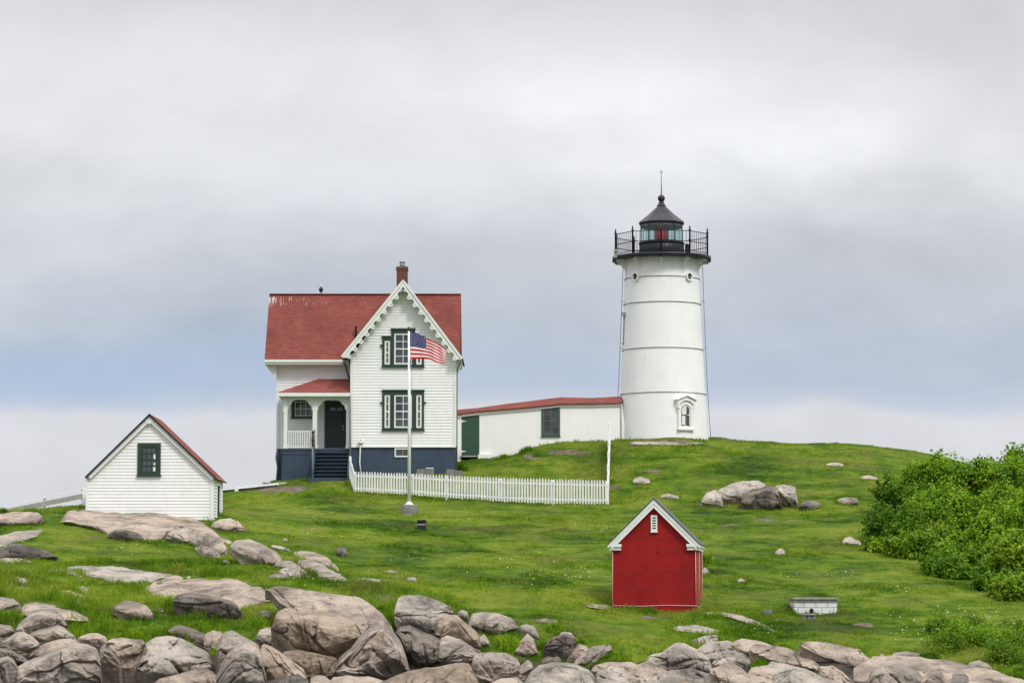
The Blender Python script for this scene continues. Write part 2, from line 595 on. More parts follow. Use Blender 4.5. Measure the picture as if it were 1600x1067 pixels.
# ------------------------------------------------------------------ mesh helpers
class MB:
    def __init__(self):
        self.v = []
        self.f = []
        self.mi = []
        self.smooth = []

    def add(self, verts, faces, mi=0, smooth=False):
        o = len(self.v)
        self.v += [tuple(v) for v in verts]
        for f in faces:
            self.f.append([i + o for i in f])
            self.mi.append(mi)
            self.smooth.append(smooth)
        return self

    def box(self, x0, x1, y0, y1, z0, z1, mi=0):
        v = [(x, y, z) for z in (z0, z1) for y in (y0, y1) for x in (x0, x1)]
        return self.add(v, [(0, 2, 3, 1), (4, 5, 7, 6), (0, 1, 5, 4), (2, 6, 7, 3), (0, 4, 6, 2), (1, 3, 7, 5)], mi)

    def bar(self, a, b, w, h, mi=0):
        """square bar between two points, w sideways, h upright"""
        a, b = Vector(a), Vector(b)
        d = (b - a).normalized()
        up = Vector((0, 0, 1)) if abs(d.z) < 0.95 else Vector((0, 1, 0))
        s = d.cross(up).normalized() * (w / 2)
        u = s.normalized().cross(d).normalized() * (h / 2)
        v = [p + i * s + j * u for p in (a, b) for i, j in ((-1, -1), (1, -1), (1, 1), (-1, 1))]
        return self.add(v, [(3, 2, 1, 0), (4, 5, 6, 7), (0, 1, 5, 4), (1, 2, 6, 5), (2, 3, 7, 6), (3, 0, 4, 7)], mi)

    def tube(self, pts, r, n=8, mi=0):
        pts = [Vector(p) for p in pts]
        rs = r if isinstance(r, (list, tuple)) else [r] * len(pts)
        v = []
        for i, p in enumerate(pts):
            d = (pts[min(i + 1, len(pts) - 1)] - pts[max(i - 1, 0)]).normalized()
            up = Vector((0, 0, 1)) if abs(d.z) < 0.9 else Vector((0, 1, 0))
            s = d.cross(up).normalized()
            u = s.cross(d).normalized()
            for k in range(n):
                a = 2 * math.pi * k / n
                v.append(p + (s * math.cos(a) + u * math.sin(a)) * rs[i])
        f = []
        for i in range(len(pts) - 1):
            for k in range(n):
                f.append((i * n + k, i * n + (k + 1) % n, (i + 1) * n + (k + 1) % n, (i + 1) * n + k))
        self.add(v, f, mi, True)
        o = len(self.v) - len(v)
        self.f += [[o + k for k in range(n)][::-1], [o + (len(pts) - 1) * n + k for k in range(n)]]
        self.mi += [mi, mi]
        self.smooth += [False, False]
        return self

    def lathe(self, prof, c, n=48, mi=0, a0=0.0, smooth=True):
        """prof: list of (r, z) about the vertical axis through c"""
        v, f = [], []
        for r, z in prof:
            for k in range(n):
                a = a0 + 2 * math.pi * k / n
                v.append((c[0] + r * math.cos(a), c[1] + r * math.sin(a), c[2] + z))
        for i in range(len(prof) - 1):
            for k in range(n):
                f.append((i * n + k, i * n + (k + 1) % n, (i + 1) * n + (k + 1) % n, (i + 1) * n + k))
        self.add(v, f, mi, smooth)
        o = len(self.v) - len(v)
        self.f += [[o + k for k in range(n)][::-1], [o + (len(prof) - 1) * n + k for k in range(n)]]
        self.mi += [mi, mi]
        self.smooth += [False, False]
        return self

    def prism(self, loops, fn, t0, t1, mi=0):
        """outline plus holes (2-D) pulled from t0 to t1; fn(a, b, t) -> xyz"""
        if not isinstance(loops[0][0], (list, tuple)):
            loops = [loops]
        tris = tessellate_polygon([[Vector((a, b, 0)) for a, b in lp] for lp in loops])
        flat = [p for lp in loops for p in lp]
        n = len(flat)
        v = [fn(a, b, t0) for a, b in flat] + [fn(a, b, t1) for a, b in flat]
        f = [tuple(t) for t in tris] + [tuple(i + n for i in t[::-1]) for t in tris]
        o = 0
        for lp in loops:
            k = len(lp)
            for i in range(k):
                j = (i + 1) % k
                f.append((o + i, o + j, o + j + n, o + i + n))
            o += k
        return self.add(v, f, mi)

    def build(self, name, mats, parent=None, recalc=True, origin=None):
        org = Vector(origin) if origin is not None else None
        if org is None:
            r = parent
            org = Vector((0, 0, 0))
            while r is not None:
                if not r.get('_local', 0):
                    org = org + Vector(r.location)
                r = r.parent
        vs = [(x - org.x, y - org.y, z - org.z) for x, y, z in self.v]
        me = bpy.data.meshes.new(name)
        me.from_pydata(vs, [], self.f)
        if not isinstance(mats, (list, tuple)):
            mats = [mats]
        for m in mats:
            me.materials.append(m)
        me.polygons.foreach_set('material_index', self.mi)
        me.polygons.foreach_set('use_smooth', self.smooth)
        if recalc:
            bm = bmesh.new()
            bm.from_mesh(me)
            bmesh.ops.remove_doubles(bm, verts=bm.verts, dist=1e-5)
            bmesh.ops.recalc_face_normals(bm, faces=bm.faces)
            bm.to_mesh(me)
            bm.free()
        me.update()
        o = bpy.data.objects.new(name, me)
        COL.objects.link(o)
        if parent is not None:
            o.parent = parent
        elif origin is not None:
            o.location = org
        return o


def tag(o, label=None, cat=None, group=None, kind=None):
    if label:
        o['label'] = label
    if cat:
        o['category'] = cat
    if group:
        o['group'] = group
    if kind:
        o['kind'] = kind
    return o


def empty(name, loc, label, cat, group=None, rz=0.0):
    o = bpy.data.objects.new(name, None)
    o.location = loc
    o.rotation_euler = (0, 0, rz)
    o.empty_display_size = 0.3
    COL.objects.link(o)
    return tag(o, label, cat, group)


fxz = lambda y0: (lambda a, b, t: (a, y0 + t, b))      # outline in x/z, pulled along y


def raw_mesh(name, verts, faces3, m, parent=None, smooth=False):
    """big numpy meshes: verts (n,3), faces (k,3) or (k,4)"""
    me = bpy.data.meshes.new(name)
    nv, nf, k = len(verts), len(faces3), faces3.shape[1]
    me.vertices.add(nv)
    me.vertices.foreach_set('co', np.ascontiguousarray(verts, dtype=np.float32).ravel())
    me.loops.add(nf * k)
    me.loops.foreach_set('vertex_index', np.ascontiguousarray(faces3, dtype=np.int32).ravel())
    me.polygons.add(nf)
    me.polygons.foreach_set('loop_start', np.arange(0, nf * k, k, dtype=np.int32))
    me.polygons.foreach_set('loop_total', np.full(nf, k, dtype=np.int32))
    me.polygons.foreach_set('use_smooth', np.full(nf, smooth, dtype=bool))
    me.materials.append(m)
    me.update(calc_edges=True)
    me.validate()
    o = bpy.data.objects.new(name, me)
    COL.objects.link(o)
    if parent is not None:
        o.parent = parent
    return o


# ------------------------------------------------------------------ the ground
CTRL = [
    # front ledge under the boulders
    # edge of the turf
    (-150, 985, 90), (0, 985, 90), (240, 995, 89), (425, 985, 90), (560, 975, 91), (640, 955, 93), (735, 958, 93), (765, 1010, 87.5), (840, 1018, 87.5),
    (950, 1028, 86.5), (1060, 1000, 89.5), (1250, 1008, 88.5), (1400, 1024, 87), (1600, 1064, 83), (1750, 1080, 82),
    (0, 930, 95), (200, 930, 95.5), (400, 945, 94.5), (0, 900, 98.5), (200, 897, 101), (320, 897, 100.5), (450, 911, 98.5), (600, 905, 100), (800, 900, 104),
    (900, 930, 98), (955, 956, 95.6), (1030, 958, 95.6), (1100, 960, 95.6), (1200, 962, 96.5), (1275, 960, 97), (1450, 945, 99.5), (1600, 965, 96.5), (1750, 960, 97), (1500, 1000, 91.5),
    (0, 872, 104), (200, 866, 107), (370, 882, 104), (450, 862, 109), (600, 852, 112), (800, 850, 117), (950, 862, 114), (1100, 880, 109), (1200, 900, 107), (1350, 865, 115),
    (0, 815, 114), (100, 815, 114), (230, 840, 112), (345, 813, 118), (230, 800, 118.5), (135, 796, 118.5), (0, 800, 118.5), (380, 826, 117), (450, 800, 124), (640, 804, 131), (800, 802, 131), (930, 800, 131),
    (1060, 772, 135), (1170, 796, 130), (1300, 792, 130.5), (1380, 800, 128),
    (550, 769, 138.5), (760, 783, 136.5), (950, 789, 135),
    (437, 753, 146), (437, 754, 144), (548, 749, 143), (640, 747, 143.5), (715, 741, 144), (745, 734, 145), (400, 767, 142), (350, 771, 140.5),
    (716, 719, 149), (790, 713, 149), (835, 698, 149), (880, 691, 149), (960, 688, 148.5), (1040, 686, 147.3), (1040, 680, 153), (850, 735, 143), (1000, 735, 141), (1000, 705, 145.5),
    (1120, 687, 150.5), (1200, 693, 153), (1350, 698, 154), (1450, 709, 153), (1560, 742, 150), (1200, 730, 142), (1350, 742, 141), (1120, 720, 143),
    (1450, 800, 132), (1560, 800, 132), (1550, 865, 118), (1700, 870, 117), (1700, 780, 140),
]
XYZ = [(-22, 126, 13.3), (-23, 133, 12.2), (-16, 130, 14.0), (-18, 140, 14.2), (-10, 152, 15.0), (0, 156, 17.6), (8, 160, 18.0), (18, 163, 16.8), (-12, 165, 10),
       (0, 172, 11), (12, 176, 11), (24, 172, 10.5), (-20, 160, 8), (-30, 140, 6), (-34, 118, 7), (-30, 100, 8.5), (-26, 84, 6), (36, 150, 12), (40, 130, 11), (38, 110, 9.5), (34, 95, 8.5), (30, 80, 6)]
for x in (-18, -13, -8, -3, 2, 7, 12, 18):
    XYZ += [(x, 85.5 - max(0, x - 8) * .35, EYE - 2.9), (x, 82, EYE - 4.2), (x, 78, EYE - 5.6)]
for x in (-60, -30, 0, 30, 60):
    XYZ += [(x, 66, -4), (x, 73, 1.0 if abs(x) < 50 else -4), (x, 188, -1), (x, 198, -5)]
for y in (80, 110, 140, 170):
    XYZ += [(-52, y, -2), (-68, y, -6), (56, y, -1), (68, y, -5)]
cp = np.array([[float(c) for c in P(a, b, c_)] for a, b, c_ in CTRL] + [list(map(float, q)) for q in XYZ])


def tps_fit(c, lam=0.02):
    n = len(c)
    d = np.sqrt(((c[:, None, :2] - c[None, :, :2]) ** 2).sum(2))
    K = np.where(d > 0, d * d * np.log(d + 1e-9), 0)
    Pm = np.c_[np.ones(n), c[:, :2]]
    Am = np.zeros((n + 3, n + 3))
    Am[:n, :n] = K + lam * np.eye(n) * 30
    Am[:n, n:] = Pm
    Am[n:, :n] = Pm.T
    return np.linalg.solve(Am, np.r_[c[:, 2], 0, 0, 0])


_w = tps_fit(cp)
GX = np.arange(-70, 70.01, 0.4)
GY = np.arange(66, 198.01, 0.4)
gx, gy = np.meshgrid(GX, GY)
flat = np.c_[gx.ravel(), gy.ravel()]
H = np.zeros(len(flat))
for s in range(0, len(flat), 20000):
    q = flat[s:s + 20000]
    d = np.sqrt(((q[:, None, :] - cp[None, :, :2]) ** 2).sum(2))
    H[s:s + 20000] = (np.where(d > 0, d * d * np.log(d + 1e-9), 0)) @ _w[:-3] + _w[-3] + q @ _w[-2:]
H0 = H.reshape(gx.shape)


def bil(Hm, X, Y):
    X, Y = np.asarray(X, float), np.asarray(Y, float)
    u = np.clip((X - GX[0]) / 0.4, 0, len(GX) - 1.001)
    v = np.clip((Y - GY[0]) / 0.4, 0, len(GY) - 1.001)
    i, j = u.astype(int), v.astype(int)
    a, b = u - i, v - j
    return (Hm[j, i] * (1 - a) * (1 - b) + Hm[j, i + 1] * a * (1 - b) + Hm[j + 1, i] * (1 - a) * b + Hm[j + 1, i + 1] * a * b)


EDGE = [(-400, 992), (0, 991), (110, 1000), (240, 1004), (345, 1000), (425, 995), (560, 990), (625, 966), (700, 960), (735, 974), (760, 1020), (840, 1029), (880, 1040), (1000, 1041),
        (1060, 1014), (1150, 1013), (1250, 1019), (1300, 1032), (1400, 1036), (1500, 1050), (1600, 1076), (1900, 1128)]
ex, ey = np.array(EDGE).T
ppx, ppy = proj(flat[:, 0], flat[:, 1], H)
below = np.clip((ppy - np.interp(ppx, ex, ey)) / 10 + 0.5, 0, 1) * (flat[:, 1] < 100)
far_out = np.clip((7.0 - H) / 2, 0, 1)
ROCKM = np.maximum(below, far_out)
p3 = np.c_[flat, np.zeros(len(flat))]
HN = H + 0.12 * fbm(p3 * 0.22, 3, 3) + 0.13 * fbm(p3 * 0.6, 3, 9) * (1 - ROCKM) + ROCKM * (0.22 * fbm(p3 * 0.7, 4, 21))
H1 = HN.reshape(gx.shape)
DIRT = np.zeros(len(flat))
for (a, b, rx, ry) in [(885, 705, 42, 4.0), (832, 716, 22, 2.5), (440, 766, 45, 4.5), (1035, 691, 60, 3.5), (958, 762, 14, 4), (700, 905, 10, 2), (1140, 818, 16, 2), (1200, 811, 20, 3),
                       (600, 938, 22, 6), (1010, 960, 22, 3), (1020, 737, 18, 3), (820, 712, 8, 2), (520, 800, 10, 2), (1350, 975, 20, 4)]:
    DIRT = np.maximum(DIRT, np.clip(1.25 - ((ppx - a) / rx) ** 2 - ((ppy - b) / ry) ** 2, 0, 1) * (flat[:, 1] < 153))


def ground(X, Y):
    return bil(H1, X, Y)


def hit(px, py, ymin=78.0, ymax=165.0):
    """distance at which the line of sight through a photo pixel first meets the ground"""
    Ys = np.arange(ymin, ymax, 0.05)
    x, y, z = P(px, py, Ys)
    below_ = z < bil(H1, x, y)
    k = np.argmax(below_)
    return float(Ys[k]) if below_[k] else None


nx, ny = len(GX), len(GY)
idx = np.arange(nx * ny).reshape(ny, nx)
quads = np.stack([idx[:-1, :-1], idx[:-1, 1:], idx[1:, 1:], idx[1:, :-1]], -1).reshape(-1, 4)
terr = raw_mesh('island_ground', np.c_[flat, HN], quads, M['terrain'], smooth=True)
for nm, arr in (('rock', ROCKM), ('dirt', DIRT)):
    at = terr.data.attributes.new(nm, 'FLOAT', 'POINT')
    at.data.foreach_set('value', arr.astype(np.float32))
tag(terr, 'grassy island slope rising from granite shore to the lighthouse', 'ground', kind='structure')

sea = MB()
sea.add([(-9000, -9000, 0), (9000, -9000, 0), (9000, 9000, 0), (-9000, 9000, 0)], [(0, 1, 2, 3)])
tag(sea.build('sea_water', M['sea']), 'grey sea water round the island', 'sea', kind='structure')


# ------------------------------------------------------------------ building helpers
def convex_span(poly, z):
    xs = []
    n = len(poly)
    for i in range(n):
        (xa, za), (xb, zb) = poly[i], poly[(i + 1) % n]
        if abs(za - zb) < 1e-9:
            if abs(z - za) < 1e-6:
                xs += [xa, xb]
            continue
        t = (z - za) / (zb - za)
        if -1e-6 <= t <= 1 + 1e-6:
            xs.append(xa + t * (xb - xa))
    return (min(xs), max(xs)) if xs else None


def siding(poly, holes, fn, pitch=0.14, dep=0.03):
    """lapped boards over a convex wall outline; fn(a, out, z) -> xyz"""
    mb = MB()
    z0, z1 = min(p[1] for p in poly), max(p[1] for p in poly)
    z = z0
    k = 0
    while z < z1 - 1e-4:
        zt = min(z + pitch, z1 - 1e-5)
        cuts = sorted({z + 1e-6, zt} | {h for H in holes for h in H[2:] if z < h < zt})
        wob = dep * (0.92 + 0.16 * ((k * 7919) % 13) / 13)
        for za, zb in zip(cuts[:-1], cuts[1:]):
            if zb - za < 1e-4:
                continue
            sa, sb = convex_span(poly, za), convex_span(poly, zb)
            if not sa or not sb:
                continue
            zm = (za + zb) / 2
            blocked = sorted((h[0], h[1]) for h in holes if h[2] <= zm <= h[3])
            segs = []
            cur = None
            left = (sa[0], sb[0])
            for bx0, bx1 in blocked:
                if bx0 > left[0]:
                    segs.append((left, (bx0, bx0)))
                left = (max(bx1, left[0]), max(bx1, left[1]))
            if left[0] < sa[1]:
                segs.append((left, (sa[1], sb[1])))
            oa = wob * (1 - (za - z) / pitch) + 0.004
            ob = wob * (1 - (zb - z) / pitch) + 0.004
            for (la, lb), (ra, rb) in segs:
                mb.add([fn(la, oa, za), fn(ra, oa, za), fn(rb, ob, zb), fn(lb, ob, zb)], [(0, 1, 2, 3)])
                if za - z < 1e-4:
                    mb.add([fn(la, 0, za), fn(ra, 0, za), fn(ra, oa, za), fn(la, oa, za)], [(0, 1, 2, 3)])
        z = zt if zt < z1 - 2e-5 else z1
        k += 1
    return mb


def rect(x0, x1, z0, z1):
    return [(x0, z0), (x1, z0), (x1, z1), (x0, z1)]


def sash(parent, x0, x1, z0, z1, y, m, cols, rows, stile=0.06, bar=0.03, meet=True, fn=None, name='sash', depth=0.05):
    """white sash frame with glazing bars; front face at y, depth behind it"""
    mb = MB()
    fn = fn or fxz(y)
    holes = []
    zm = (z0 + z1) / 2
    ax, bx, az_, bz = x0 + stile, x1 - stile, z0 + stile, z1 - stile
    zs = [(az_, zm - stile * .4), (zm + stile * .4, bz)] if meet else [(az_, bz)]
    nr = rows // len(zs)
    for (u0, u1) in zs:
        for i in range(cols):
            for j in range(nr):
                w = (bx - ax - bar * (cols - 1)) / cols
                h = (u1 - u0 - bar * (nr - 1)) / nr
                cx = ax + i * (w + bar)
                cz = u0 + j * (h + bar)
                holes.append(rect(cx, cx + w, cz, cz + h))
    mb.prism([rect(x0, x1, z0, z1)] + holes, fn, 0, depth)
    return mb.build(name, m, parent)


def pane(parent, x0, x1, z0, z1, y, m=None, fn=None):
    mb = MB()
    mb.prism(rect(x0, x1, z0, z1), fn or fxz(y), 0, 0.012)
    return mb.build('pane', m or M['glass'], parent)


# ================================================================== keeper's house
YG, YB, YM = 144.0, 143.45, 146.2         # gable wall, its bargeboards, main wall
YR, YBK = 148.2, 150.2                    # main ridge, back wall
gl, zg0 = XZ(548, 697, YG)
gr, _ = XZ(712, 697, YG)
gp, zgp = XZ(630, 446, YG)
_, zge = XZ(630, 556, YG)
ml, _ = XZ(433, 650, YM)
_, zme = XZ(433, 561, 145.6)
_, zr = XZ(560, 460, YR)
zbase = float(P(548, 758, YG)[2]) - 0.5
house = empty('keepers_house', ((gl + gr) / 2, YG, zg0), 'white clapboard house with steep red roof, scalloped gable trim and slate blue base', 'house')

# walls behind the boards
mb = MB()
mb.prism([(gl, zg0), (gr, zg0), (gr, zge), (gp, zgp), (gl, zge)], fxz(YG), 0, 2.4)
mb.build('gable_wall', M['siding'], house)
mb = MB()
mb.prism([(ml, zg0 - .02), (gr - .02, zg0 - .02), (gr - .02, zme + .12), (ml, zme + .12)], fxz(YM), 0, YBK - YM)
mb.add([(ml + .01, YM + .02, zme), (ml + .01, YR, zr - .12), (ml + .01, YBK - .02, zme), (gr - .03, YM + .02, zme), (gr - .03, YR, zr - .12), (gr - .03, YBK - .02, zme)],
       [(0, 1, 2), (5, 4, 3), (0, 3, 4, 1), (1, 4, 5, 2), (0, 2, 5, 3)])
mb.build('main_wall', M['siding'], house)
mb = MB()
mb.box(gl + .015, gr - .015, YG + .03, YG + 2.3, zbase, zg0 - .002)
mb.box(ml + .02, gr - .04, YM + .03, YBK - .03, zbase, zg0 - .025)
mb.build('foundation', M['blue'], house)

# window openings (photo pixels on the gable wall)
def px_rect(x0, x1, y0, y1, Y):
    a, zt = XZ(x0, y0, Y)
    b, zb = XZ(x1, y1, Y)
    return a, b, zb, zt


up = px_rect(597.5, 662.5, 516, 572, YG)
lo = px_rect(597.5, 662.5, 611, 671, YG)
holes = [(up[0], up[1], up[2], XZ(600, 527, YG)[1]), (px_rect(611.5, 648.5, 514, 530, YG)), lo]
sid = siding([(gl + .1, zg0), (gr - .1, zg0), (gr - .1, zge + .08), (gp, zgp), (gl + .1, zge + .08)], holes, lambda a, o, z: (a, YG - o, z), .146, .023)
sid.build('clapboards', M['siding'], house, recalc=False)
sid = siding([(ml + .1, zg0), (gl, zg0), (gl, zme + .05), (ml + .1, zme + .05)], [], lambda a, o, z: (a, YM - o, z), .146, .023)
sid.build('clapboards', M['siding'], house, recalc=False)
sid = siding([(YG, zg0), (YM, zg0), (YM, zge), (YG, zge)], [], lambda a, o, z: (gr + o, a, z), .146, .03)
sid.build('clapboards', M['siding'], house, recalc=False)
# corner boards
mb = MB()
for x in (gl, gr - .11):
    MB().box(x, x + .11, YG - .05, YG - .001, zg0, zge + .12).build('corner_board', M['trim'], house)
for bx in ((gr + .001, gr + .035, YG - .05, YG + .09, zg0, zge), (gl - .035, gl - .001, YG - .05, YG + .09, zg0, zge), (ml - .03, ml + .1, YM - .05, YM - .001, zg0, zme), (ml - .03, ml - .001, YM + .001, YM + .1, zg0, zme)):
    MB().box(*bx).build('corner_board', M['trim'], house)
MB().box(gl - .01, gr + .01, YG - .062, YG - .002, zg0 - .06, zg0 - .001).build('skirting_board', M['trim'], house)


# scalloped bargeboards
def barge(p0, p1, fn, lobes, w=0.24, th=0.05, end=0.0):
    """p0 peak, p1 foot of the outer edge (2-D); scallops hang on the inner side"""
    p0, p1 = Vector(p0), Vector(p1)
    L = (p1 - p0).length
    d = (p1 - p0) / L
    n = Vector((-d.y, d.x))
    if n.y > 0:
        n = -n
    pit = L / (lobes + 0.35)
    cs = [pit * (0.85 + i) for i in range(lobes)]
    R = 0.102
    inner = []
    for i, c in enumerate(cs):
        for k in range(9):
            a = math.pi * k / 8
            inner.append((c - R * math.cos(a), w + .06 + R * math.sin(a)))
        if i < lobes - 1:
            half = (pit - 2 * R) / 2
            for k in range(1, 6):
                a = math.pi * k / 6
                inner.append((c + R + half - half * math.cos(a), w + .06 - .09 * math.sin(a)))
    start = abs(d.x) and (w - .02) * abs(d.y / d.x)
    pts = [(0.0, 0.0), (start, w - .02), (cs[0] - R - .12, w - .02)] + inner + [(min(cs[-1] + R + .03, L + end), w * .9), (L + end, w * .45), (L + end, 0.0)]
    to2 = lambda s, t: (p0.x + d.x * s + n.x * t, p0.y + d.y * s + n.y * t)
    hl = []
    for c in cs:
        hl.append([to2(c + .036 * math.cos(2 * math.pi * k / 8), w + .06 + .036 * math.sin(2 * math.pi * k / 8)) for k in range(8)])
    m_ = MB()
    m_.prism([[to2(*q) for q in pts]] + hl, fn, 0, th)
    # outer moulding along the top edge
    m_.prism([to2(0, -.03), to2(.05, .07), to2(L + end, .07), to2(L + end, -.03)], fn, -.045, -.002)
    return m_


bp = XZ(630, 437.5, YB)
bl = XZ(533.5, 557, YB)
br = XZ(722.5, 560, YB)
for foot in (bl, br):
    barge(bp, foot, fxz(YB), 10).build('bargeboard', M['trim'], house)
# peak block joining the two boards
mb = MB()
zc = bp[1]
mb.prism([(bp[0] - .22, zc - .30), (bp[0], zc - .02), (bp[0] + .22, zc - .30), (bp[0] + .13, zc - .47), (bp[0], zc - .55), (bp[0] - .13, zc - .47)], fxz(YB), -.02, -.003)
mb.build('gable_peak', M['trim'], house)
mb = MB()
mb.prism([(bp[0] + .06 * math.cos(2 * math.pi * k / 8), zc - .44 + .075 * math.sin(2 * math.pi * k / 8)) for k in range(8)], fxz(YB), -.026, -.021)
mb.build('peak_ornament', M['green'], house)

# gable roof: two slabs from the bargeboards back to the main ridge
def slab(mb, a, b, y0, y1, th, mi=0):
    """roof slab whose upper face runs along 2-D line a-b (x/z) between y0 and y1"""
    a, b = Vector(a), Vector(b)
    d = (b - a).normalized()
    n = Vector((-d.y, d.x))
    if n.y < 0:
        n = -n
    mb.prism([tuple(a), tuple(b), tuple(b - n * th), tuple(a - n * th)], lambda x, z, t: (x, t, z), y0, y1, mi)


ztop = bp[1] + .045
mb = MB()
for foot, sgn in ((bl, -1), (br, 1)):
    dx, dz = foot[0] - bp[0], foot[1] - bp[1]
    k = 1.015
    slab(mb, (bp[0], ztop), (bp[0] + dx * k, ztop + dz * k), YB - .03, YR, .055)
gable_roof = mb.build('gable_roof', M['roof_y'], house)
mb = MB()      # pale boarding under the overhang
for foot in (bl, br):
    dx, dz = foot[0] - bp[0], foot[1] - bp[1]
    slab(mb, (bp[0], ztop - .08), (bp[0] + dx, ztop - .08 + dz), YB + .052, YG - .004, .05)
mb.build('soffit', M['trim'], house)

# main roof
rl = XZ(421, 460, YR)[0]
rr = XZ(720.5, 460, YR)[0]
YE = 145.6
mb = MB()
th = .10
mb.add([(rl, YE, zme), (rr, YE, zme), (rr, YR, zr), (rl, YR, zr), (rl, 2 * YR - YE, zme), (rr, 2 * YR - YE, zme),
        (rl, YE, zme - th), (rr, YE, zme - th), (rr, YR, zr - th), (rl, YR, zr - th), (rl, 2 * YR - YE, zme - th), (rr, 2 * YR - YE, zme - th)],
       [(0, 1, 2, 3), (3, 2, 5, 4), (7, 6, 9, 8), (8, 9, 10, 11), (0, 6, 7, 1), (4, 5, 11, 10), (0, 3, 9, 6), (3, 4, 10, 9), (1, 7, 8, 2), (2, 8, 11, 5)])
mb.build('main_roof', M['roof_x'], house)
mb = MB()
mb.box(rl + .02, rr - .02, YR - .09, YR + .09, zr - .02, zr + .035)
mb.build('ridge_cap', M['roof_x'], house)
# eaves: fascia with gutter and soffit
mb = MB()
mb.box(rl + .01, gl - .2, YE - .05, YE + .02, zme - .26, zme - .03)
mb.box(rl + .01, gl - .2, YE - .11, YE - .052, zme - .16, zme - .04)
mb.box(rl + .02, gl - .01, YE + .021, YM - .002, zme - .30, zme - .25)
mb.build('eaves_fascia', M['trim'], house)
# end bargeboards, seen edge on
for x, s in ((rl + .10, 1), (rr - .15, 1)):
    for yy in (YE - .02, 2 * YR - YE + .02):
        barge((YR, zr - .16), (yy, zme - .17), lambda a, b, t, x=x: (x + t, a, b), 6, w=.24).build('bargeboard', M['trim'], house)
# carved eave bracket at the left corner
mb = MB()
mb.prism([(rl + .06, zme - .28), (ml - .03, zme - .28), (ml - .03, zme - .92), (ml - .10, zme - .98), (ml - .17, zme - .80), (rl + .2, zme - .55)], lambda a, b, t: (a, t, b), YM - .25, YM + .1)
mb.build('eave_bracket', M['trim'], house)
mb = MB()
xr_ = gr + .04
mb.prism([(xr_, zge - .15), (br[0] - .02, zge - .02), (br[0] - .03, zge - .30), (xr_ + .1, zge - .85), (xr_, zge - .95)], lambda a, b, t: (a, t, b), YG + .1, YG + .5)
mb.build('eave_bracket', M['trim'], house)

# chimney
cx0, cx1 = XZ(620, 425, YR)[0], XZ(637, 425, YR)[0]
zc1 = XZ(620, 419, YR)[1]
mb = MB()
mb.box(cx0, cx1, YR - .28, YR + .28, zr - .6, zc1)
mb.box(cx0 - .03, cx1 + .03, YR - .31, YR + .31, zc1 - .13, zc1 - .03)
chim = mb.build('chimney', M['chimney'], house)
mb = MB()
mb.box(cx0 - .02, cx1 + .02, YR - .30, YR + .30, zc1 + .001, zc1 + .06)
xm = (cx0 + cx1) / 2
mb.lathe([(.14, .06), (.14, .19)], (xm, YR, zc1), 12)
for a in range(4):
    t = a * math.pi / 2 + .78
    mb.box(xm + .12 * math.cos(t) - .02, xm + .12 * math.cos(t) + .02, YR + .12 * math.sin(t) - .02, YR + .12 * math.sin(t) + .02, zc1 + .18, zc1 + .28)
mb.lathe([(.17, .27), (.17, .30), (.06, .36), (0.01, .37)], (xm, YR, zc1), 12)
mb.build('chimney_cowl', M['grey'], chim)
vp = PV(556, 521, 146.4)
mb = MB()
mb.lathe([(.065, -.6), (.065, .42)], (vp.x, vp.y, vp.z - .05), 12)
mb.build('vent_pipe', M['dark'], house)


# triple windows
def triple(yt_side, yt_mid, yb, label=None):
    sx = [(601, 609.5), (616, 644), (650.5, 659)]
    x0, x1, z0, zs = px_rect(597.5, 662.5, yt_side, yb, YG)
    xa, xb, _, zm_ = px_rect(611.5, 648.5, yt_mid, yb, YG)
    wins = []
    for i, (a, b) in enumerate(sx):
        top = (yt_mid if i == 1 else yt_side) + 6.0
        xA, xB, zB, zT = px_rect(a, b, top, yb - 2.5, YG)
        wins.append((xA, xB, zB, zT))
    out = [(x0, z0), (x1, z0), (x1, zs)] + ([(xb, zs), (xb, zm_), (xa, zm_), (xa, zs)] if yt_mid != yt_side else []) + [(x0, zs)]
    mb = MB()
    mb.prism([out] + [rect(*w) for w in wins], fxz(YG), -.075, -.002)
    mb.box(x0 - .03, x1 + .03, YG - .13, YG - .002, z0 - .07, z0 - .002)          # sill
    for (p, q) in ((x0, x1),):
        if yt_mid != yt_side:
            mb.box(xa - .03, xb + .03, YG - .12, YG - .002, zm_ + .001, zm_ + .06)
            mb.box(x0 - .03, xa - .032, YG - .12, YG - .002, zs + .001, zs + .05)
            mb.box(xb + .032, x1 + .03, YG - .12, YG - .002, zs + .001, zs + .05)
        else:
            mb.box(x0 - .03, x1 + .03, YG - .12, YG - .002, zs + .001, zs + .07)
    # little side brackets
    zk = zs - (zs - z0) * .31
    for s, x in ((-1, x0), (1, x1)):
        mb.prism([(x - .001 * s, zk + .05), (x - s * -.12, zk + .06), (x - s * -.02, zk - .10), (x - .001 * s, zk - .10)], fxz(YG), -.1, -.004)
    w = mb.build('window', M['green'], house)
    for i, (xA, xB, zB, zT) in enumerate(wins):
        sash(w, xA + .002, xB - .002, zB + .002, zT - .002, YG - .055, M['trim'], 2 if i == 1 else 1, 4, stile=.075 if i == 1 else .085, bar=.035, depth=.035)
        pane(w, xA + .03, xB - .03, zB + .03, zT - .03, YG - .018, M['glass'] if i == 1 else M['curtain'])
    return w


triple(526.5, 515, 572)
triple(611, 611, 671)
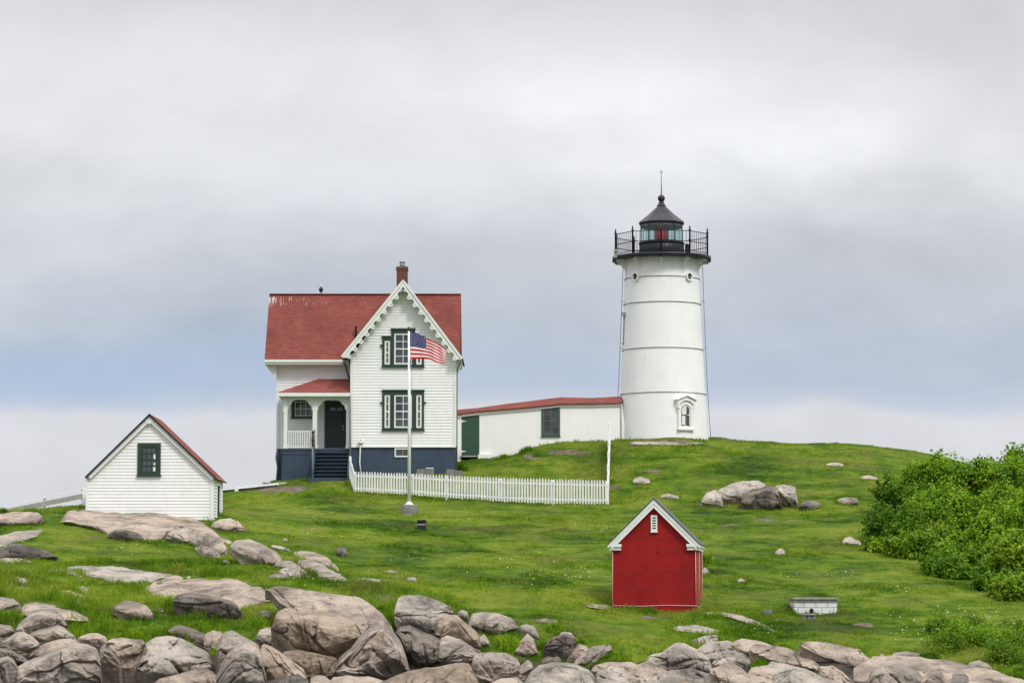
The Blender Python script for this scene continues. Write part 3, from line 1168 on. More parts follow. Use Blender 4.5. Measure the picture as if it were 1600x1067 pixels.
# basement window
x0, x1, z0, z1 = px_rect(616.5, 642, 700, 714, YG)
mb = MB()
mb.prism([rect(x0, x1, z0, z1), rect(x0 + .06, x1 - .06, z0 + .06, z1 - .06)], fxz(YG), -.03, .02)
w = mb.build('basement_window', M['trim'], house)
sash(w, x0 + .062, x1 - .062, z0 + .062, z1 - .062, YG - .01, M['lichenwood'], 2, 1, stile=.02, bar=.02, meet=False, depth=.02)
pane(w, x0 + .07, x1 - .07, z0 + .07, z1 - .07, YG + .012)

# porch --------------------------------------------------------------
YP = 144.25
fl = XZ(441, 702, YP)
zf = XZ(441, 700.5, YP)[1]
px0, px1 = XZ(438.5, 700, YP)[0], gl - .04
porch = MB()
porch.box(px0, px1, YP - .05, YM - .055, zf - .10, zf)
porch.box(px0 + .02, px1, YP - .02, YP + .05, zf - .3, zf - .105)
porch_o = porch.build('porch', M['blue'], house)
mb = MB()
sk1 = XZ(492, 720, YP)[0]
n = 14
for i in range(n):      # upright skirt boards
    a = px0 + .06 + (sk1 - px0 - .06) * i / n
    b = px0 + .06 + (sk1 - px0 - .06) * (i + 1) / n - .006
    mb.box(a, b, YP + .002, YP + .04, zbase, zf - .302)
mb.box(px0 + .05, px1, YP + .045, YP + .06, zbase, zf - .302)
mb.build('skirt', M['blue'], porch_o)
# steps
st0, st1 = XZ(492.5, 720, YP)[0], XZ(546, 720, YP)[0]
mb = MB()
nst = 7
zb_ = XZ(520, 747, 142.6)[1]
rise = (zf - zb_) / (nst + 1)
for i in range(nst):
    zt = zf - rise * (i + 1)
    y1 = YP - .052 - .21 * i
    mb.box(st0 + .03, st1 - .03, y1 - .25, y1, zt - .04, zt)
    mb.box(st0 + .04, st1 - .04, y1 - .008, y1 - .001 + .02, zt - rise, zt - .041)
mb.bar((st0, YP - .06, zf - .22), (st0, YP - .06 - .21 * nst, zb_ - .1), .05, .34)
mb.bar((st1, YP - .06, zf - .22), (st1, YP - .06 - .21 * nst, zb_ - .1), .05, .34)
steps = mb.build('steps', M['blue'], house)
mb = MB()
mb.box(st0 - .2, st1 + .02, YP - .06 - .21 * nst - .3, YP - .06 - .21 * nst + .25, zb_ - .45, zb_ + .02)
mb.build('step_slab', M['blue'], steps)
# pipe handrail
mb = MB()
yb_ = YP - .06 - .21 * nst + .1
hx = st0 - .03
zh = XZ(494, 674, yb_)[1]
mb.tube([(hx, yb_, zb_ - .1), (hx, yb_, zh - .75)], .045, 8)
mb.tube([(hx, YP - .12, zf - .05), (hx, YP - .12, zf + .95)], .035, 8)
mb.bar((hx, yb_, zb_ + .95), (hx, YP - .12, zf + .93), .05, .05)
rail = mb.build('handrail', M['grey'], steps)
mb = MB()
mb.tube([(hx, yb_, zh - .75), (hx, yb_, zh - .05)], .05, 8)
mb.lathe([(.07, 0), (.075, .05), (.03, .10)], (hx, yb_, zh - .06), 8)
mb.lathe([(.065, 0), (.065, .08)], (hx, yb_, zh - .47), 8)
mb.build('handrail_post', M['black'], rail)
# porch posts, arched valance, balustrade
ztop_p = XZ(470, 618.5, YP)[1]
posts = [(443.5, 449), (488.5, 495.5), (541, 546.5)]
for a, b in posts:
    xa, xb = XZ(a, 650, YP)[0], XZ(b, 650, YP)[0]
    mb = MB()
    mb.box(xa, xb, YP, YP + .18, zf + .001, ztop_p - .22)
    mb.box(xa - .025, xb + .025, YP - .025, YP + .205, zf + .002, zf + .16)
    mb.box(xa - .02, xb + .02, YP - .02, YP + .2, ztop_p - .36, ztop_p - .30)
    mb.build('porch_post', M['trim'], porch_o)


def arch_hole(a, b, ytop, ybot):
    """opening of the valance between two posts, with stepped curved shoulders (photo pixels)"""
    xa, xb = XZ(a, 630, YP)[0], XZ(b, 630, YP)[0]
    zt, zb = XZ(a, ytop, YP)[1], XZ(a, ybot, YP)[1]
    w, h = xb - xa, zt - zb
    sh = [(0, 0), (0, .12), (.05, .18), (.05, .36), (.10, .55), (.17, .66), (.17, .76), (.25, .92), (.34, 1.0)]
    return [(xa + u * w, zb + v * h) for u, v in sh] + [(xb - u * w, zb + v * h) for u, v in sh[::-1]]


mb = MB()
xL, xR = XZ(442, 620, YP)[0], gl - .045
zv0 = XZ(470, 643, YP)[1]
o1, o2 = arch_hole(448.5, 489, 624.5, 643), arch_hole(495, 541.5, 624.5, 643)
outl = [(xL, zv0)] + o1 + o2 + [(xR, zv0), (xR, ztop_p), (xL, ztop_p)]
mb.prism(outl, fxz(YP + .04), 0, .10)
mb.box(xL - .05, xR, YP - .03, YP + .19, ztop_p - .03, ztop_p + .06)
mb.build('porch_valance', M['trim'], porch_o)
xa, xb = XZ(449.5, 680, YP)[0], XZ(488.5, 680, YP)[0]
mb = MB()
zr1 = XZ(470, 673, YP)[1]
mb.box(xa, xb, YP + .05, YP + .12, zr1 - .06, zr1)
mb.box(xa, xb, YP + .055, YP + .115, zf + .05, zf + .11)
for i in range(11):
    u = xa + (xb - xa) * (i + .5) / 11
    mb.box(u - .025, u + .025, YP + .062, YP + .108, zf + .111, zr1 - .061)
mb.build('balustrade', M['trim'], porch_o)
# porch roof (hipped at the left)
ze = XZ(440, 612.5, 143.9)[1]
zt_ = XZ(520, 592, YM)[1]
xe = XZ(434.5, 612, 143.9)[0]
xh = XZ(497, 592, YM)[0]
pxl = ml - .05
mb = MB()
tk = .06
tops = [(xe, 143.9, ze), (gl - .03, 143.9, ze), (gl - .03, YM - .03, zt_), (xh, YM - .03, zt_), (xe, YM - .03, ze)]
mb.add(tops + [(x, y, z - tk) for x, y, z in tops], [(0, 1, 2, 3), (0, 3, 4), (9, 8, 7, 6, 5), (0, 5, 6, 1), (1, 6, 7, 2), (2, 7, 8, 3), (3, 8, 9, 4), (4, 9, 5, 0)])
proof = mb.build('porch_roof', M['roof_p'], porch_o)
mb = MB()
mb.box(xe + .01, gl - .04, 143.86, 143.93, ze - .21, ze - .035)
mb.box(xe + .01, xe + .07, 143.932, YM - .06, ze - .21, ze - .035)
mb.box(xe + .072, gl - .05, 143.932, YM - .06, ze - .20, ze - .15)
mb.build('porch_fascia', M['trim'], proof)
# front door
x0, x1, z0, z1 = px_rect(507.5, 543.5, 627, 699.5, YM)
mb = MB()
mb.prism([[(x0, z0), (x0 + .14, z0), (x0 + .14, z1 - .14), (x1 - .14, z1 - .14), (x1 - .14, z0), (x1, z0), (x1, z1), (x0, z1)]], fxz(YM), -.09, -.005)
fr = mb.build('door_frame', M['green'], house)
dx0, dx1, dz1 = x0 + .142, x1 - .142, z1 - .142
dw, dh = dx1 - dx0, dz1 - z0
panels = []
for u0, u1 in ((.12, .46), (.54, .88)):
    panels += [rect(dx0 + dw * u0, dx0 + dw * u1, z0 + dh * .06, z0 + dh * .36), rect(dx0 + dw * u0, dx0 + dw * u1, z0 + dh * .43, z0 + dh * .80)]
lights = [rect(dx0 + dw * .14, dx0 + dw * .45, z0 + dh * .85, z0 + dh * .925), rect(dx0 + dw * .55, dx0 + dw * .86, z0 + dh * .85, z0 + dh * .925)]
mb = MB()
mb.prism([rect(dx0, dx1, z0, dz1)] + panels + lights, fxz(YM), -.07, -.04)
for p in panels:
    mb.prism([(p[0][0] + .03, p[0][1] + .03), (p[1][0] - .03, p[1][1] + .03), (p[2][0] - .03, p[2][1] - .03), (p[3][0] + .03, p[3][1] - .03)], fxz(YM), -.062, -.041)
mb.prism(rect(dx0 + .004, dx1 - .004, z0, dz1 - .004), fxz(YM), -.038, -.03)
door = mb.build('front_door', M['blackgreen'], house)
for p in lights:
    pane(door, p[0][0], p[1][0], p[0][1], p[2][1], YM - .058, M['curtain'])
for q in (.43, .50):
    mb = MB()
    mb.lathe([(.005, 0), (.03, .01), (.035, .03), (.02, .05), (.005, .055)], (0, 0, 0), 10)
    mb.v = [(dx0 + dw * .90 + x, YM - .072 - z, z0 + dh * q + y) for x, y, z in mb.v]
    mb.build('door_knob', M['trim'], door)
# porch window
x0, x1, z0, z1 = px_rect(455.5, 491.5, 625, 652, YM)
mb = MB()
win = (x0 + .17, x1 - .15, z0 + .06, z1 - .08)
mb.prism([rect(x0, x1, z0, z1), rect(*win)], fxz(YM), -.09, -.005)
mb.box(x0 - .04, x1 + .04, YM - .13, YM - .005, z0 - .06, z0 - .002)
w = mb.build('porch_window', M['green'], house)
sash(w, win[0] + .002, win[1] - .002, win[2] + .002, win[3] - .002, YM - .075, M['trim'], 3, 2, stile=.04, bar=.028, meet=False, depth=.035)
pane(w, win[0] + .02, win[1] - .02, win[2] + .02, win[3] - .02, YM - .035)
# downpipes
mb = MB()
a, b, c = PV(537, 566, 145.4), PV(540, 572, 145.5), PV(546.3, 594, YM - .15)
mb.tube([a, b, c, PV(546.6, 614, YM - .13)], .06, 8)
mb.build('downpipe', M['grey'], house)
mb = MB()
mb.tube([PV(546.9, 618, 143.8), PV(547.2, 690, 143.9), PV(547.6, 742, 143.9)], .045, 8)
mb.build('downpipe', M['grey'], house)
mb = MB()
mb.tube([PV(719.5, 566, 143.7), PV(717, 572, 143.9), PV(713.6, 582, 144.05), PV(713.4, 740, 144.05)], .045, 8)
mb.build('downpipe', M['grey'], house)
# meter mast on the foundation wall
mb = MB()
mb.tube([PV(563.5, 690, YG - .12), PV(563, 700, YG - .12), PV(562, 722, YG - .12), PV(564.5, 745, YG - .12)], .035, 8)
mb.lathe([(.05, 0), (.14, .06), (.14, .12), (.04, .16)], PV(563.5, 694, YG - .14), 10)
mb.build('standpipe', M['trim'], house)
mb = MB()
mb.tube([PV(563.5, 693, YG - .15), PV(563.3, 687, YG - .15)], .03, 6)
mb.build('standpipe_valve', M['dark'], house)
mb = MB()
mb.tube([PV(433.5, 700, YM - .15), PV(431.5, 715, YM - .15), PV(434, 730, YM - .15), PV(432, 756, YM - .15)], .05, 8)
mb.build('cable_conduit', M['grey'], house)

# ================================================================== covered walkway
YW = 149.0
walk = empty('covered_walkway', PV(830, 715, YW), 'long low white passage with thin red roof joining house to lighthouse', 'walkway')
roof_b = [(712, 647), (746, 642), (790, 638.4), (820, 636), (846, 633.4), (877, 630), (925, 629.8), (972, 628.3)]
roof_t = [(712, 640.2), (746, 637.2), (790, 631), (820, 627.5), (846, 624), (877, 620.4), (925, 621.6), (972, 619.0)]
wb = [XZ(a, b, YW) for a, b in roof_b]
dx0, dx1, _, _ = px_rect(721, 749, 650, 713, YW)
dzt0, dzt1, dzb = XZ(721, 651, YW)[1], XZ(749, 648.4, YW)[1], XZ(735, 712.5, YW)[1]
wx0, wx1, wz0, wz1 = px_rect(846, 875, 634.5, 681, YW)
zlow = XZ(740, 735, YW)[1]
mb = MB()
top = [(x, z - .001) for x, z in wb]
gap = rect(dx0 - .02, dx1 + .0, XZ(735, 719.5, YW)[1], dzb - .02)
mb.prism([[(top[0][0], zlow), (top[-1][0] + .4, zlow)] + top[::-1], [(dx0, dzb), (dx1, dzb), (dx1, dzt1), (dx0, dzt0)], gap, rect(wx0 + .08, wx1 - .08, wz0 + .08, wz1 - .08)], fxz(YW), 0, .25)
mb.build('passage_wall', M['wall'], walk)
mb = MB()
mb.box(top[0][0], top[-1][0], YW + 1.4, YW + 1.6, zlow, min(z for _, z in top) - .02)
mb.box(dx0 - .3, wx1 + .3, YW + .9, YW + .95, zlow, min(z for _, z in top) - .05)
mb.build('back_wall', M['dark'], walk)
mb = MB()
n = len(roof_b)
fr_ = [PV(a, b, YW - .16) for a, b in roof_b]
rt_ = [PV(a, b, YW + .75) for a, b in roof_t]
bk_ = [Vector((p.x, YW + 1.8, q.z)) for p, q in zip(rt_, fr_)]
dn = Vector((0, 0, -.07))
vs = fr_ + rt_ + bk_ + [p + dn for p in fr_] + [p + dn for p in rt_] + [p + dn for p in bk_]
fs = []
for i in range(n - 1):
    for k in (0, 1):
        fs.append((k * n + i, k * n + i + 1, (k + 1) * n + i + 1, (k + 1) * n + i))
        fs.append(((k + 3) * n + i + 1, (k + 3) * n + i, (k + 4) * n + i, (k + 4) * n + i + 1))
    fs.append((3 * n + i, 3 * n + i + 1, i + 1, i))
    fs.append((2 * n + i, 2 * n + i + 1, 5 * n + i + 1, 5 * n + i))
for e in (0, n - 1):
    fs += [(e, n + e, 4 * n + e, 3 * n + e), (n + e, 2 * n + e, 5 * n + e, 4 * n + e)]
mb.add(vs, fs)
mb.build('passage_roof', M['roof_p'], walk)
mb = MB()
for i in range(n - 1):
    mb.bar(fr_[i] + Vector((0, .1, -.13)), fr_[i + 1] + Vector((0, .1, -.13)), .05, .09)
mb.build('roof_moulding', M['trim'], walk)
mb = MB()
k = 9
for i in range(k):
    a, b = dx0 + (dx1 - dx0) * i / k + .004, dx0 + (dx1 - dx0) * (i + 1) / k - .004
    za, zb = dzt0 + (dzt1 - dzt0) * i / k, dzt0 + (dzt1 - dzt0) * (i + 1) / k
    mb.prism([(a, dzb), (b, dzb), (b, zb - .01), (a, za - .01)], fxz(YW), .0 + .012, .06)
mb.prism([(dx0 + .005, dzb + .005), (dx1 - .005, dzb + .005), (dx1 - .005, dzt1 - .02), (dx0 + .005, dzt0 - .02)], fxz(YW), .061, .08)
door = mb.build('plank_door', M['doorgreen'], walk)
for yy in (658, 705):
    hx_, hz = XZ(721.3, yy, YW)
    mb = MB()
    mb.prism([(hx_, hz - .06), (hx_ + .06, hz - .06), (hx_ + .06, hz - .03), (hx_ + .24, hz - .012), (hx_ + .24, hz + .012), (hx_ + .06, hz + .03), (hx_ + .06, hz + .06), (hx_, hz + .06)], fxz(YW), -.006, .010)
    mb.build('strap_hinge', M['fence'], door)
mb = MB()
mb.box(dx0 - .05, dx1 + .05, YW - .10, YW - .002, dzb - .05, dzb + .03)
mb.build('door_sill', M['lichenwood'], walk)
mb = MB()
ax, az = XZ(747, 710, YW)
bx, _ = XZ(768, 711, YW)
mb.box(ax, bx, YW - .25, YW - .003, zlow, az)
mb.build('plinth', M['wall'], walk)
mb = MB()
mb.prism([rect(wx0, wx1, wz0, wz1), rect(wx0 + .11, wx1 - .11, wz0 + .1, wz1 - .1)], fxz(YW), -.05, .05)
mb.box(wx0 - .03, wx1 + .03, YW - .09, YW - .003, wz0 - .05, wz0 - .001)
w = mb.build('passage_window', M['doorgreen'], walk)
sash(w, wx0 + .112, wx1 - .112, wz0 + .102, wz1 - .102, YW - .01, M['grey'], 2, 4, stile=.03, bar=.022, depth=.03)
pane(w, wx0 + .13, wx1 - .13, wz0 + .12, wz1 - .12, YW + .025)
mb = MB()
mb.tube([PV(970.3, 629, YW - .05), PV(970.5, 688, YW - .05)], .02, 6)
mb.build('conduit', M['grey'], walk)

# ================================================================== lighthouse
YT = 150.0
TX = XZ(1036.5, 600, YT)[0]
TXT = XZ(1034.0, 420, YT)[0]
tz = lambda py, off=0.0: XZ(1036, py, YT - off)[1]
ZB = tz(684, 2.3)
tower = empty('lighthouse', (TX, YT, ZB), 'round white lighthouse tower with black gallery and red lit lantern', 'lighthouse')
m2 = YT / FPX
lean = lambda z: TX + (TXT - TX) * (z - ZB) / (tz(420) - ZB)
prof = [(684, 69.5), (640, 67.6), (612, 66.2), (580, 64.6), (543, 62.7), (508, 61.2), (472, 59.8), (450, 59), (432, 58.3), (405, 57.6)]
mb = MB()
NSEG = 96
rows = [(tz(a, 0), r * m2) for a, r in prof]
rows[0] = (ZB - .8, rows[0][0] * 0 + 70.0 * m2)
rows.insert(1, (ZB, 69.5 * m2))
v, f = [], []
for z, r in rows:
    for k in range(NSEG):
        a = 2 * math.pi * k / NSEG
        v.append((lean(z) + r * math.cos(a), YT + r * math.sin(a), z))
for i in range(len(rows) - 1):
    for k in range(NSEG):
        f.append((i * NSEG + k, i * NSEG + (k + 1) % NSEG, (i + 1) * NSEG + (k + 1) % NSEG, (i + 1) * NSEG + k))
mb.add(v, f, 0, True)
mb.build('tower_shell', M['tower'], tower)


def rad_at(z):
    zs, rs = zip(*rows)
    return float(np.interp(z, zs, rs))


ring_pys = [430.5, 470.5, 542.5, 612.5]
for py in ring_pys:
    z = tz(py, 2.0)
    r = rad_at(z)
    mb = MB()
    mb.lathe([(r - .02, -.022), (r + .03, -.022), (r + .038, .0), (r + .03, .022), (r - .02, .022)], (lean(z), YT, z), 96)
    mb.build('seam_ring', M['seam'], tower)
# stone footing
mb = MB()
mb.lathe([(2.38, -1.0), (2.38, -.06), (2.34, -.01), (2.2, .0)], (TX, YT, ZB), 48)
mb.build('footing', M['concrete'], tower)
# gallery
zdeck = tz(405.5, 0)
CX = lean(zdeck)
RD = 77.6 * m2
NB = 10
A0 = rad(-90 - 3.5)
mb = MB()
mb.lathe([(1.6, -.06), (RD - .06, -.06), (RD, -.05), (RD, .11), (RD - .1, .12), (1.0, .12)], (CX, YT, zdeck), 60)
for k in range(40):
    a = 2 * math.pi * k / 40
    mb.box(CX + (RD - .03) * math.cos(a) - .03, CX + (RD - .03) * math.cos(a) + .03, YT + (RD - .03) * math.sin(a) - .03, YT + (RD - .03) * math.sin(a) + .03, zdeck - .13, zdeck - .051)
gal = mb.build('gallery_deck', M['black'], tower)
for k in range(NB):
    a = A0 + 2 * math.pi * k / NB
    ca, sa = math.cos(a), math.sin(a)
    r0 = rad_at(zdeck - .5) - .02
    z1, z0 = zdeck - .062, zdeck - .95
    pts = [(r0, z0), (r0, z1), (RD - .08, z1), (RD - .08, z1 - .13), (RD - .2, z1 - .13)]
    for j in range(1, 9):
        t = j / 9 * math.pi / 2
        pts.append((RD - .2 - (RD - .2 - r0 - .05) * math.sin(t), z1 - .13 - (z1 - .13 - z0) * (1 - math.cos(t))))
    pts.append((r0 + .04, z0))
    mb = MB()
    mb.prism(pts, lambda p, q, t: (CX + p * ca - t * sa, YT + p * sa + t * ca, q), -.045, .045)
    mb.build('bracket', M['tower'], tower)
# railing
zt_rail = zdeck + .12
HR = 1.12
RP = RD - .07
pp = [(CX + RP * math.cos(A0 + 2 * math.pi * k / NB), YT + RP * math.sin(A0 + 2 * math.pi * k / NB)) for k in range(NB)]
mb = MB()
for k in range(NB):
    a, b = pp[k], pp[(k + 1) % NB]
    for h in (HR, HR * .52, .10):
        mb.bar((*a, zt_rail + h), (*b, zt_rail + h), .035, .035)
    for j in range(1, 8):
        x, y = a[0] + (b[0] - a[0]) * j / 8, a[1] + (b[1] - a[1]) * j / 8
        mb.bar((x, y, zt_rail + .10), (x, y, zt_rail + HR), .022, .022)
rail = mb.build('gallery_railing', M['black'], tower)
for x, y in pp:
    mb = MB()
    mb.lathe([(.045, -.05), (.045, HR + .02), (.07, HR + .03), (.07, HR + .07), (.03, HR + .11), (.05, HR + .16), (.01, HR + .30)], (x, y, zt_rail), 8)
    mb.lathe([(.03, -.30), (.055, -.26), (.055, -.16), (.05, -.06)], (x, y, zt_rail), 8)
    mb.build('railing_post', M['black'], rail)
# fog sensor box and floodlight on the rail
q = PV(1074, 391, YT - 2.2)
mb = MB()
mb.box(q.x - .12, q.x + .1, q.y - .1, q.y + .1, q.z - .28, q.z + .16)
mb.lathe([(.10, 0), (.12, .1), (.05, .18)], (q.x - .02, q.y, q.z + .16), 10)
mb.build('sensor_box', M['dark'], gal)
q = PV(963, 394, YT - 1.0)
mb = MB()
mb.box(q.x - .12, q.x + .12, q.y - .05, q.y + .05, q.z - .3, q.z + .05)
mb.box(q.x - .13, q.x + .05, q.y - .12, q.y - .055, q.z + .04, q.z + .14)
mb.build('floodlight', M['lichenwood'], gal)
# lantern
zs_ = lambda py: tz(py, 1.15)
zdr = zs_(375.5)
zgl = zs_(345.5)
R1 = 34.7 * m2
aL = A0
mb = MB()
mb.lathe([(R1, 0), (R1, zdr - zt_rail)], (CX, YT, zt_rail), 40)
mb.lathe([(R1 + .05, 0), (R1 + .05, .06)], (CX, YT, zdr - .06), 40)
mb.lathe([(R1 + .05, 0), (R1 + .05, .1)], (CX, YT, zt_rail), 40)
for k in range(30):
    a = 2 * math.pi * k / 30
    mb.box(CX + (R1 + .004) * math.cos(a) - .015, CX + (R1 + .004) * math.cos(a) + .015, YT + (R1 + .004) * math.sin(a) - .015, YT + (R1 + .004) * math.sin(a) + .015, zt_rail + .1, zdr - .061)
mb.build('lantern_drum', M['black'], tower)
mb = MB()
NL = 10
lv = [(CX + (R1 - .02) * math.cos(aL + 2 * math.pi * k / NL), YT + (R1 - .02) * math.sin(aL + 2 * math.pi * k / NL)) for k in range(NL)]
for x, y in lv:
    mb.bar((x, y, zdr), (x, y, zgl), .045, .045)
for k in range(NL):
    a, b = lv[k], lv[(k + 1) % NL]
    mb.bar((*a, zdr + .03), (*b, zdr + .03), .05, .06)
    mb.bar((*a, zgl - .03), (*b, zgl - .03), .05, .06)
    ax_, bx_ = (a[0] * .7 + b[0] * .3, a[1] * .7 + b[1] * .3), (a[0] * .3 + b[0] * .7, a[1] * .3 + b[1] * .7)
lant = mb.build('lantern_frame', M['black'], tower)
mb = MB()
for k in range(NL):
    a, b = lv[k], lv[(k + 1) % NL]
    mb.add([(*a, zdr + .05), (*b, zdr + .05), (*b, zgl - .05), (*a, zgl - .05)], [(0, 1, 2, 3)])
mb.build('lantern_panes', M['lanternglass'], lant, recalc=False)
mb = MB()       # roof
RR = 37.2 * m2
zap = tz(322.5, 0)
mb.lathe([(RR - .03, -.03), (RR, .0), (RR, .05)], (CX, YT, zgl), NL, a0=aL, smooth=False)
mb.lathe([(RR, .05), (RR * .55, .05 + (zap - zgl - .05) * .50), (.22, zap - zgl)], (CX, YT, zgl), NL, a0=aL, smooth=False)
rf = mb.build('lantern_roof', M['roofmetal'], tower)
mb = MB()
zb = tz(310.3, 0)
rb = 5.7 * m2
mb.lathe([(.23, zap - .03 - zb), (.23, zap + .05 - zb), (.17, zap + .10 - zb), (.14, -rb * .95), (.12, -rb * .92)] , (CX, YT, zb), 20)
mb.lathe([(rb * math.sin(math.pi * k / 12) + .001, -rb * math.cos(math.pi * k / 12)) for k in range(13)], (CX, YT, zb), 20)
mb.build('ventilator_ball', M['black'], rf)
mb = MB()
zt2 = tz(268, 0)
mb.tube([(CX, YT, zb + rb * .9), (CX, YT, zt2)], [.028, .016], 6)
for s in (-1, 1):
    mb.tube([(CX, YT, zt2 - .12), (CX + s * .05, YT, zt2 - .02), (CX + s * .07, YT, zt2 + .08)], .012, 5)
mb.build('lightning_rod', M['grey'], rf)
mb = MB()
mb.lathe([(R1 - .10, -.22), (R1 - .07, -.22), (R1 - .07, -.01), (R1 - .10, -.01), (R1 - .10, -.22)], (CX, YT, zgl), 40)
mb.build('lantern_lining', M['grey'], rf)
# lens and lamp
RLN = 11.2 * m2
mb = MB()
for (h0, h1, rr_) in ((.0, .22, .9), (.22, .72, 1.0), (.72, .86, .9)):
    mb.lathe([(RLN * rr_, h0 + .002), (RLN * rr_, h1 - .002)], (CX, YT, zdr), 8, smooth=False)
lens = mb.build('lens', M['redglass'], tower)
mb = MB()
mb.lathe([(.02, .12), (.075, .16), (.095, .40), (.075, .64), (.02, .68)], (CX, YT, zdr), 12)
mb.build('lamp', M['lamp'], lens)
mb = MB()
mb.lathe([(.30, -.02), (.30, .002)], (CX, YT, zdr), 16)
mb.lathe([(RLN * .95, .862), (RLN * .5, .95)], (CX, YT, zdr), 10)
mb.build('lens_mount', M['dark'], lens)


def on_tower(ang, z, tilt=0.0):
    """local frame on the shell: (across, up, out) -> world"""
    r = rad_at(z)
    ca, sa = math.cos(ang), math.sin(ang)
    cx = lean(z)

    def fn(a, b, t):            # a across, b height, t outwards (negative is out)
        d = r - t
        return (cx + d * ca - a * sa, YT + d * sa + a * ca, b)
    return fn


# portholes
for px in (992, 1073):
    z = tz(431.5, 1.6)
    s = ((px - 1034) / 58.3)
    ang = -math.pi / 2 + math.asin(s)
    fn = on_tower(ang, z)
    mb = MB()
    rr_ = .165
    circ = lambda r: [(r * math.cos(2 * math.pi * k / 20), z + r * math.sin(2 * math.pi * k / 20)) for k in range(20)]
    mb.prism([circ(rr_ + .07), circ(rr_)], fn, -.12, .15)
    ph = mb.build('porthole', M['tower'], tower)
    mb = MB()
    mb.prism(circ(rr_ - .001), fn, -.02, .0)
    mb.build('pane', M['dark'], ph)
# arched window with hood
zc_ = tz(651, 2.0)
ang = -math.pi / 2 + math.asin((1067 - 1036.5) / 68.0)
fn0 = on_tower(ang, zc_)
Rw = rad_at(zc_)


def arch(w, z0, zs, n=14, h=None):
    """flat bottom at z0, springing at zs, half-round top"""
    h = h or w
    return [(-w, z0), (w, z0)] + [(w * math.cos(math.pi * k / n), zs + h * math.sin(math.pi * k / n)) for k in range(n + 1)]


zw0, zws, zwt = tz(666, 2), tz(641, 2), tz(631.5, 2)
hw = .29
mb = MB()
mb.prism([arch(hw + .16, zw0 - .10, zws, h=hw + .14), arch(hw, zw0, zws, h=hw)], fn0, -.10, .35)
mb.prism(rect(-hw - .2, hw + .2, zw0 - .20, zw0 - .101), fn0, -.16, .3)
win = mb.build('arched_window', M['tower'], tower)
mb = MB()
holes_ = []
zmid = (zw0 + zwt) / 2
for s in (-1, 1):
    x0_, x1_ = (s * .03, s * (hw - .07)) if s > 0 else (s * (hw - .07), s * .03)
    holes_.append(rect(x0_, x1_, zw0 + .08, zmid - .03))
    q = [(x0_, zmid + .03), (x1_, zmid + .03)]
    arcp = [((hw - .07) * math.cos(t), zws + (hw - .07) * math.sin(t)) for t in np.linspace(0, math.pi / 2 - .1, 8)]
    if s > 0:
        q += arcp + [(.03, arcp[-1][1])]
    else:
        q += [(-.03, arcp[-1][1])] + [(-a_, b_) for a_, b_ in arcp[::-1]]
    holes_.append(q)
mb.prism([arch(hw - .002, zw0 + .002, zws, h=hw - .002)] + holes_, fn0, -.055, -.02)
mb.build('sash', M['trim'], win)
mb = MB()
mb.prism(arch(hw - .02, zw0 + .02, zws, h=hw - .02), fn0, -.018, .02)
mb.build('pane', M['glass'], win)
mb = MB()       # pedimented hood on two brackets
hp = .51
mb.prism([(-hp, tz(638, 2)), (-hp + .12, tz(638, 2)), (-.42, tz(632, 2)), (-.2, tz(627.2, 2)), (0, tz(625.8, 2)), (.2, tz(627.2, 2)), (.42, tz(632, 2)), (hp - .12, tz(638, 2)), (hp, tz(638, 2)),
          (hp, tz(631, 2)), (hp + .04, tz(626.5, 2)), (0, tz(619.5, 2)), (-hp - .04, tz(626.5, 2)), (-hp, tz(631, 2))], fn0, -.16, .35)
mb.prism([(-hp - .10, tz(626, 2)), (0, tz(618.8, 2)), (hp + .10, tz(626, 2)), (hp + .10, tz(624, 2)), (0, tz(616.8, 2)), (-hp - .10, tz(624, 2))], fn0, -.24, .3)
mb.build('window_hood', M['tower'], win)
# hopper and pipe on the left flank
mb = MB()
xa, xb = XZ(972.5, 500, YT)[0], XZ(977, 500, YT)[0]
zh0, zh1 = tz(496), tz(490)
mb.prism([(xa + .03, zh0), (xb, zh0), (xb + .03, zh1 - .05), (xb + .03, zh1), (xa - .06, zh1), (xa - .06, zh1 - .05)], lambda a, b, t: (a, t, b), YT - .6, YT - .2)
mb.tube([PV(974.8, 496, YT - .4), PV(974.6, 536, YT - .4)], .035, 8)
mb.lathe([(.06, -.05), (.10, .03), (.06, .10)], PV(974.4, 537, YT - .4), 8)
mb.build('hopper_pipe', M['seam'], tower)
for pts in ([(973.5, 414), (972.5, 450), (970, 510), (967.5, 580), (965.5, 616), (965.8, 632)], [(1097.8, 416), (1099.5, 470), (1102.5, 545), (1106, 620), (1110.5, 683)]):
    mb = MB()
    sp = []
    for (a, b), (c, d) in zip(pts[:-1], pts[1:]):
        for j in range(4):
            sp.append(PV(a + (c - a) * j / 4, b + (d - b) * j / 4, YT - .3))
    sp.append(PV(*pts[-1], YT - .3))
    mb.tube(sp, .017, 5)
    mb.build('ground_cable', M['grey'], tower)
mb = MB()
for py in (472, 545):
    for s in (-1, 1):
        z = tz(py)
        mb.tube([(lean(z) + s * (rad_at(z) - .02), YT - .3, z), (lean(z) + s * (rad_at(z) + (.16 if s < 0 else .22)), YT - .3, z)], .015, 5)
mb.build('cable_bracket', M['grey'], tower)

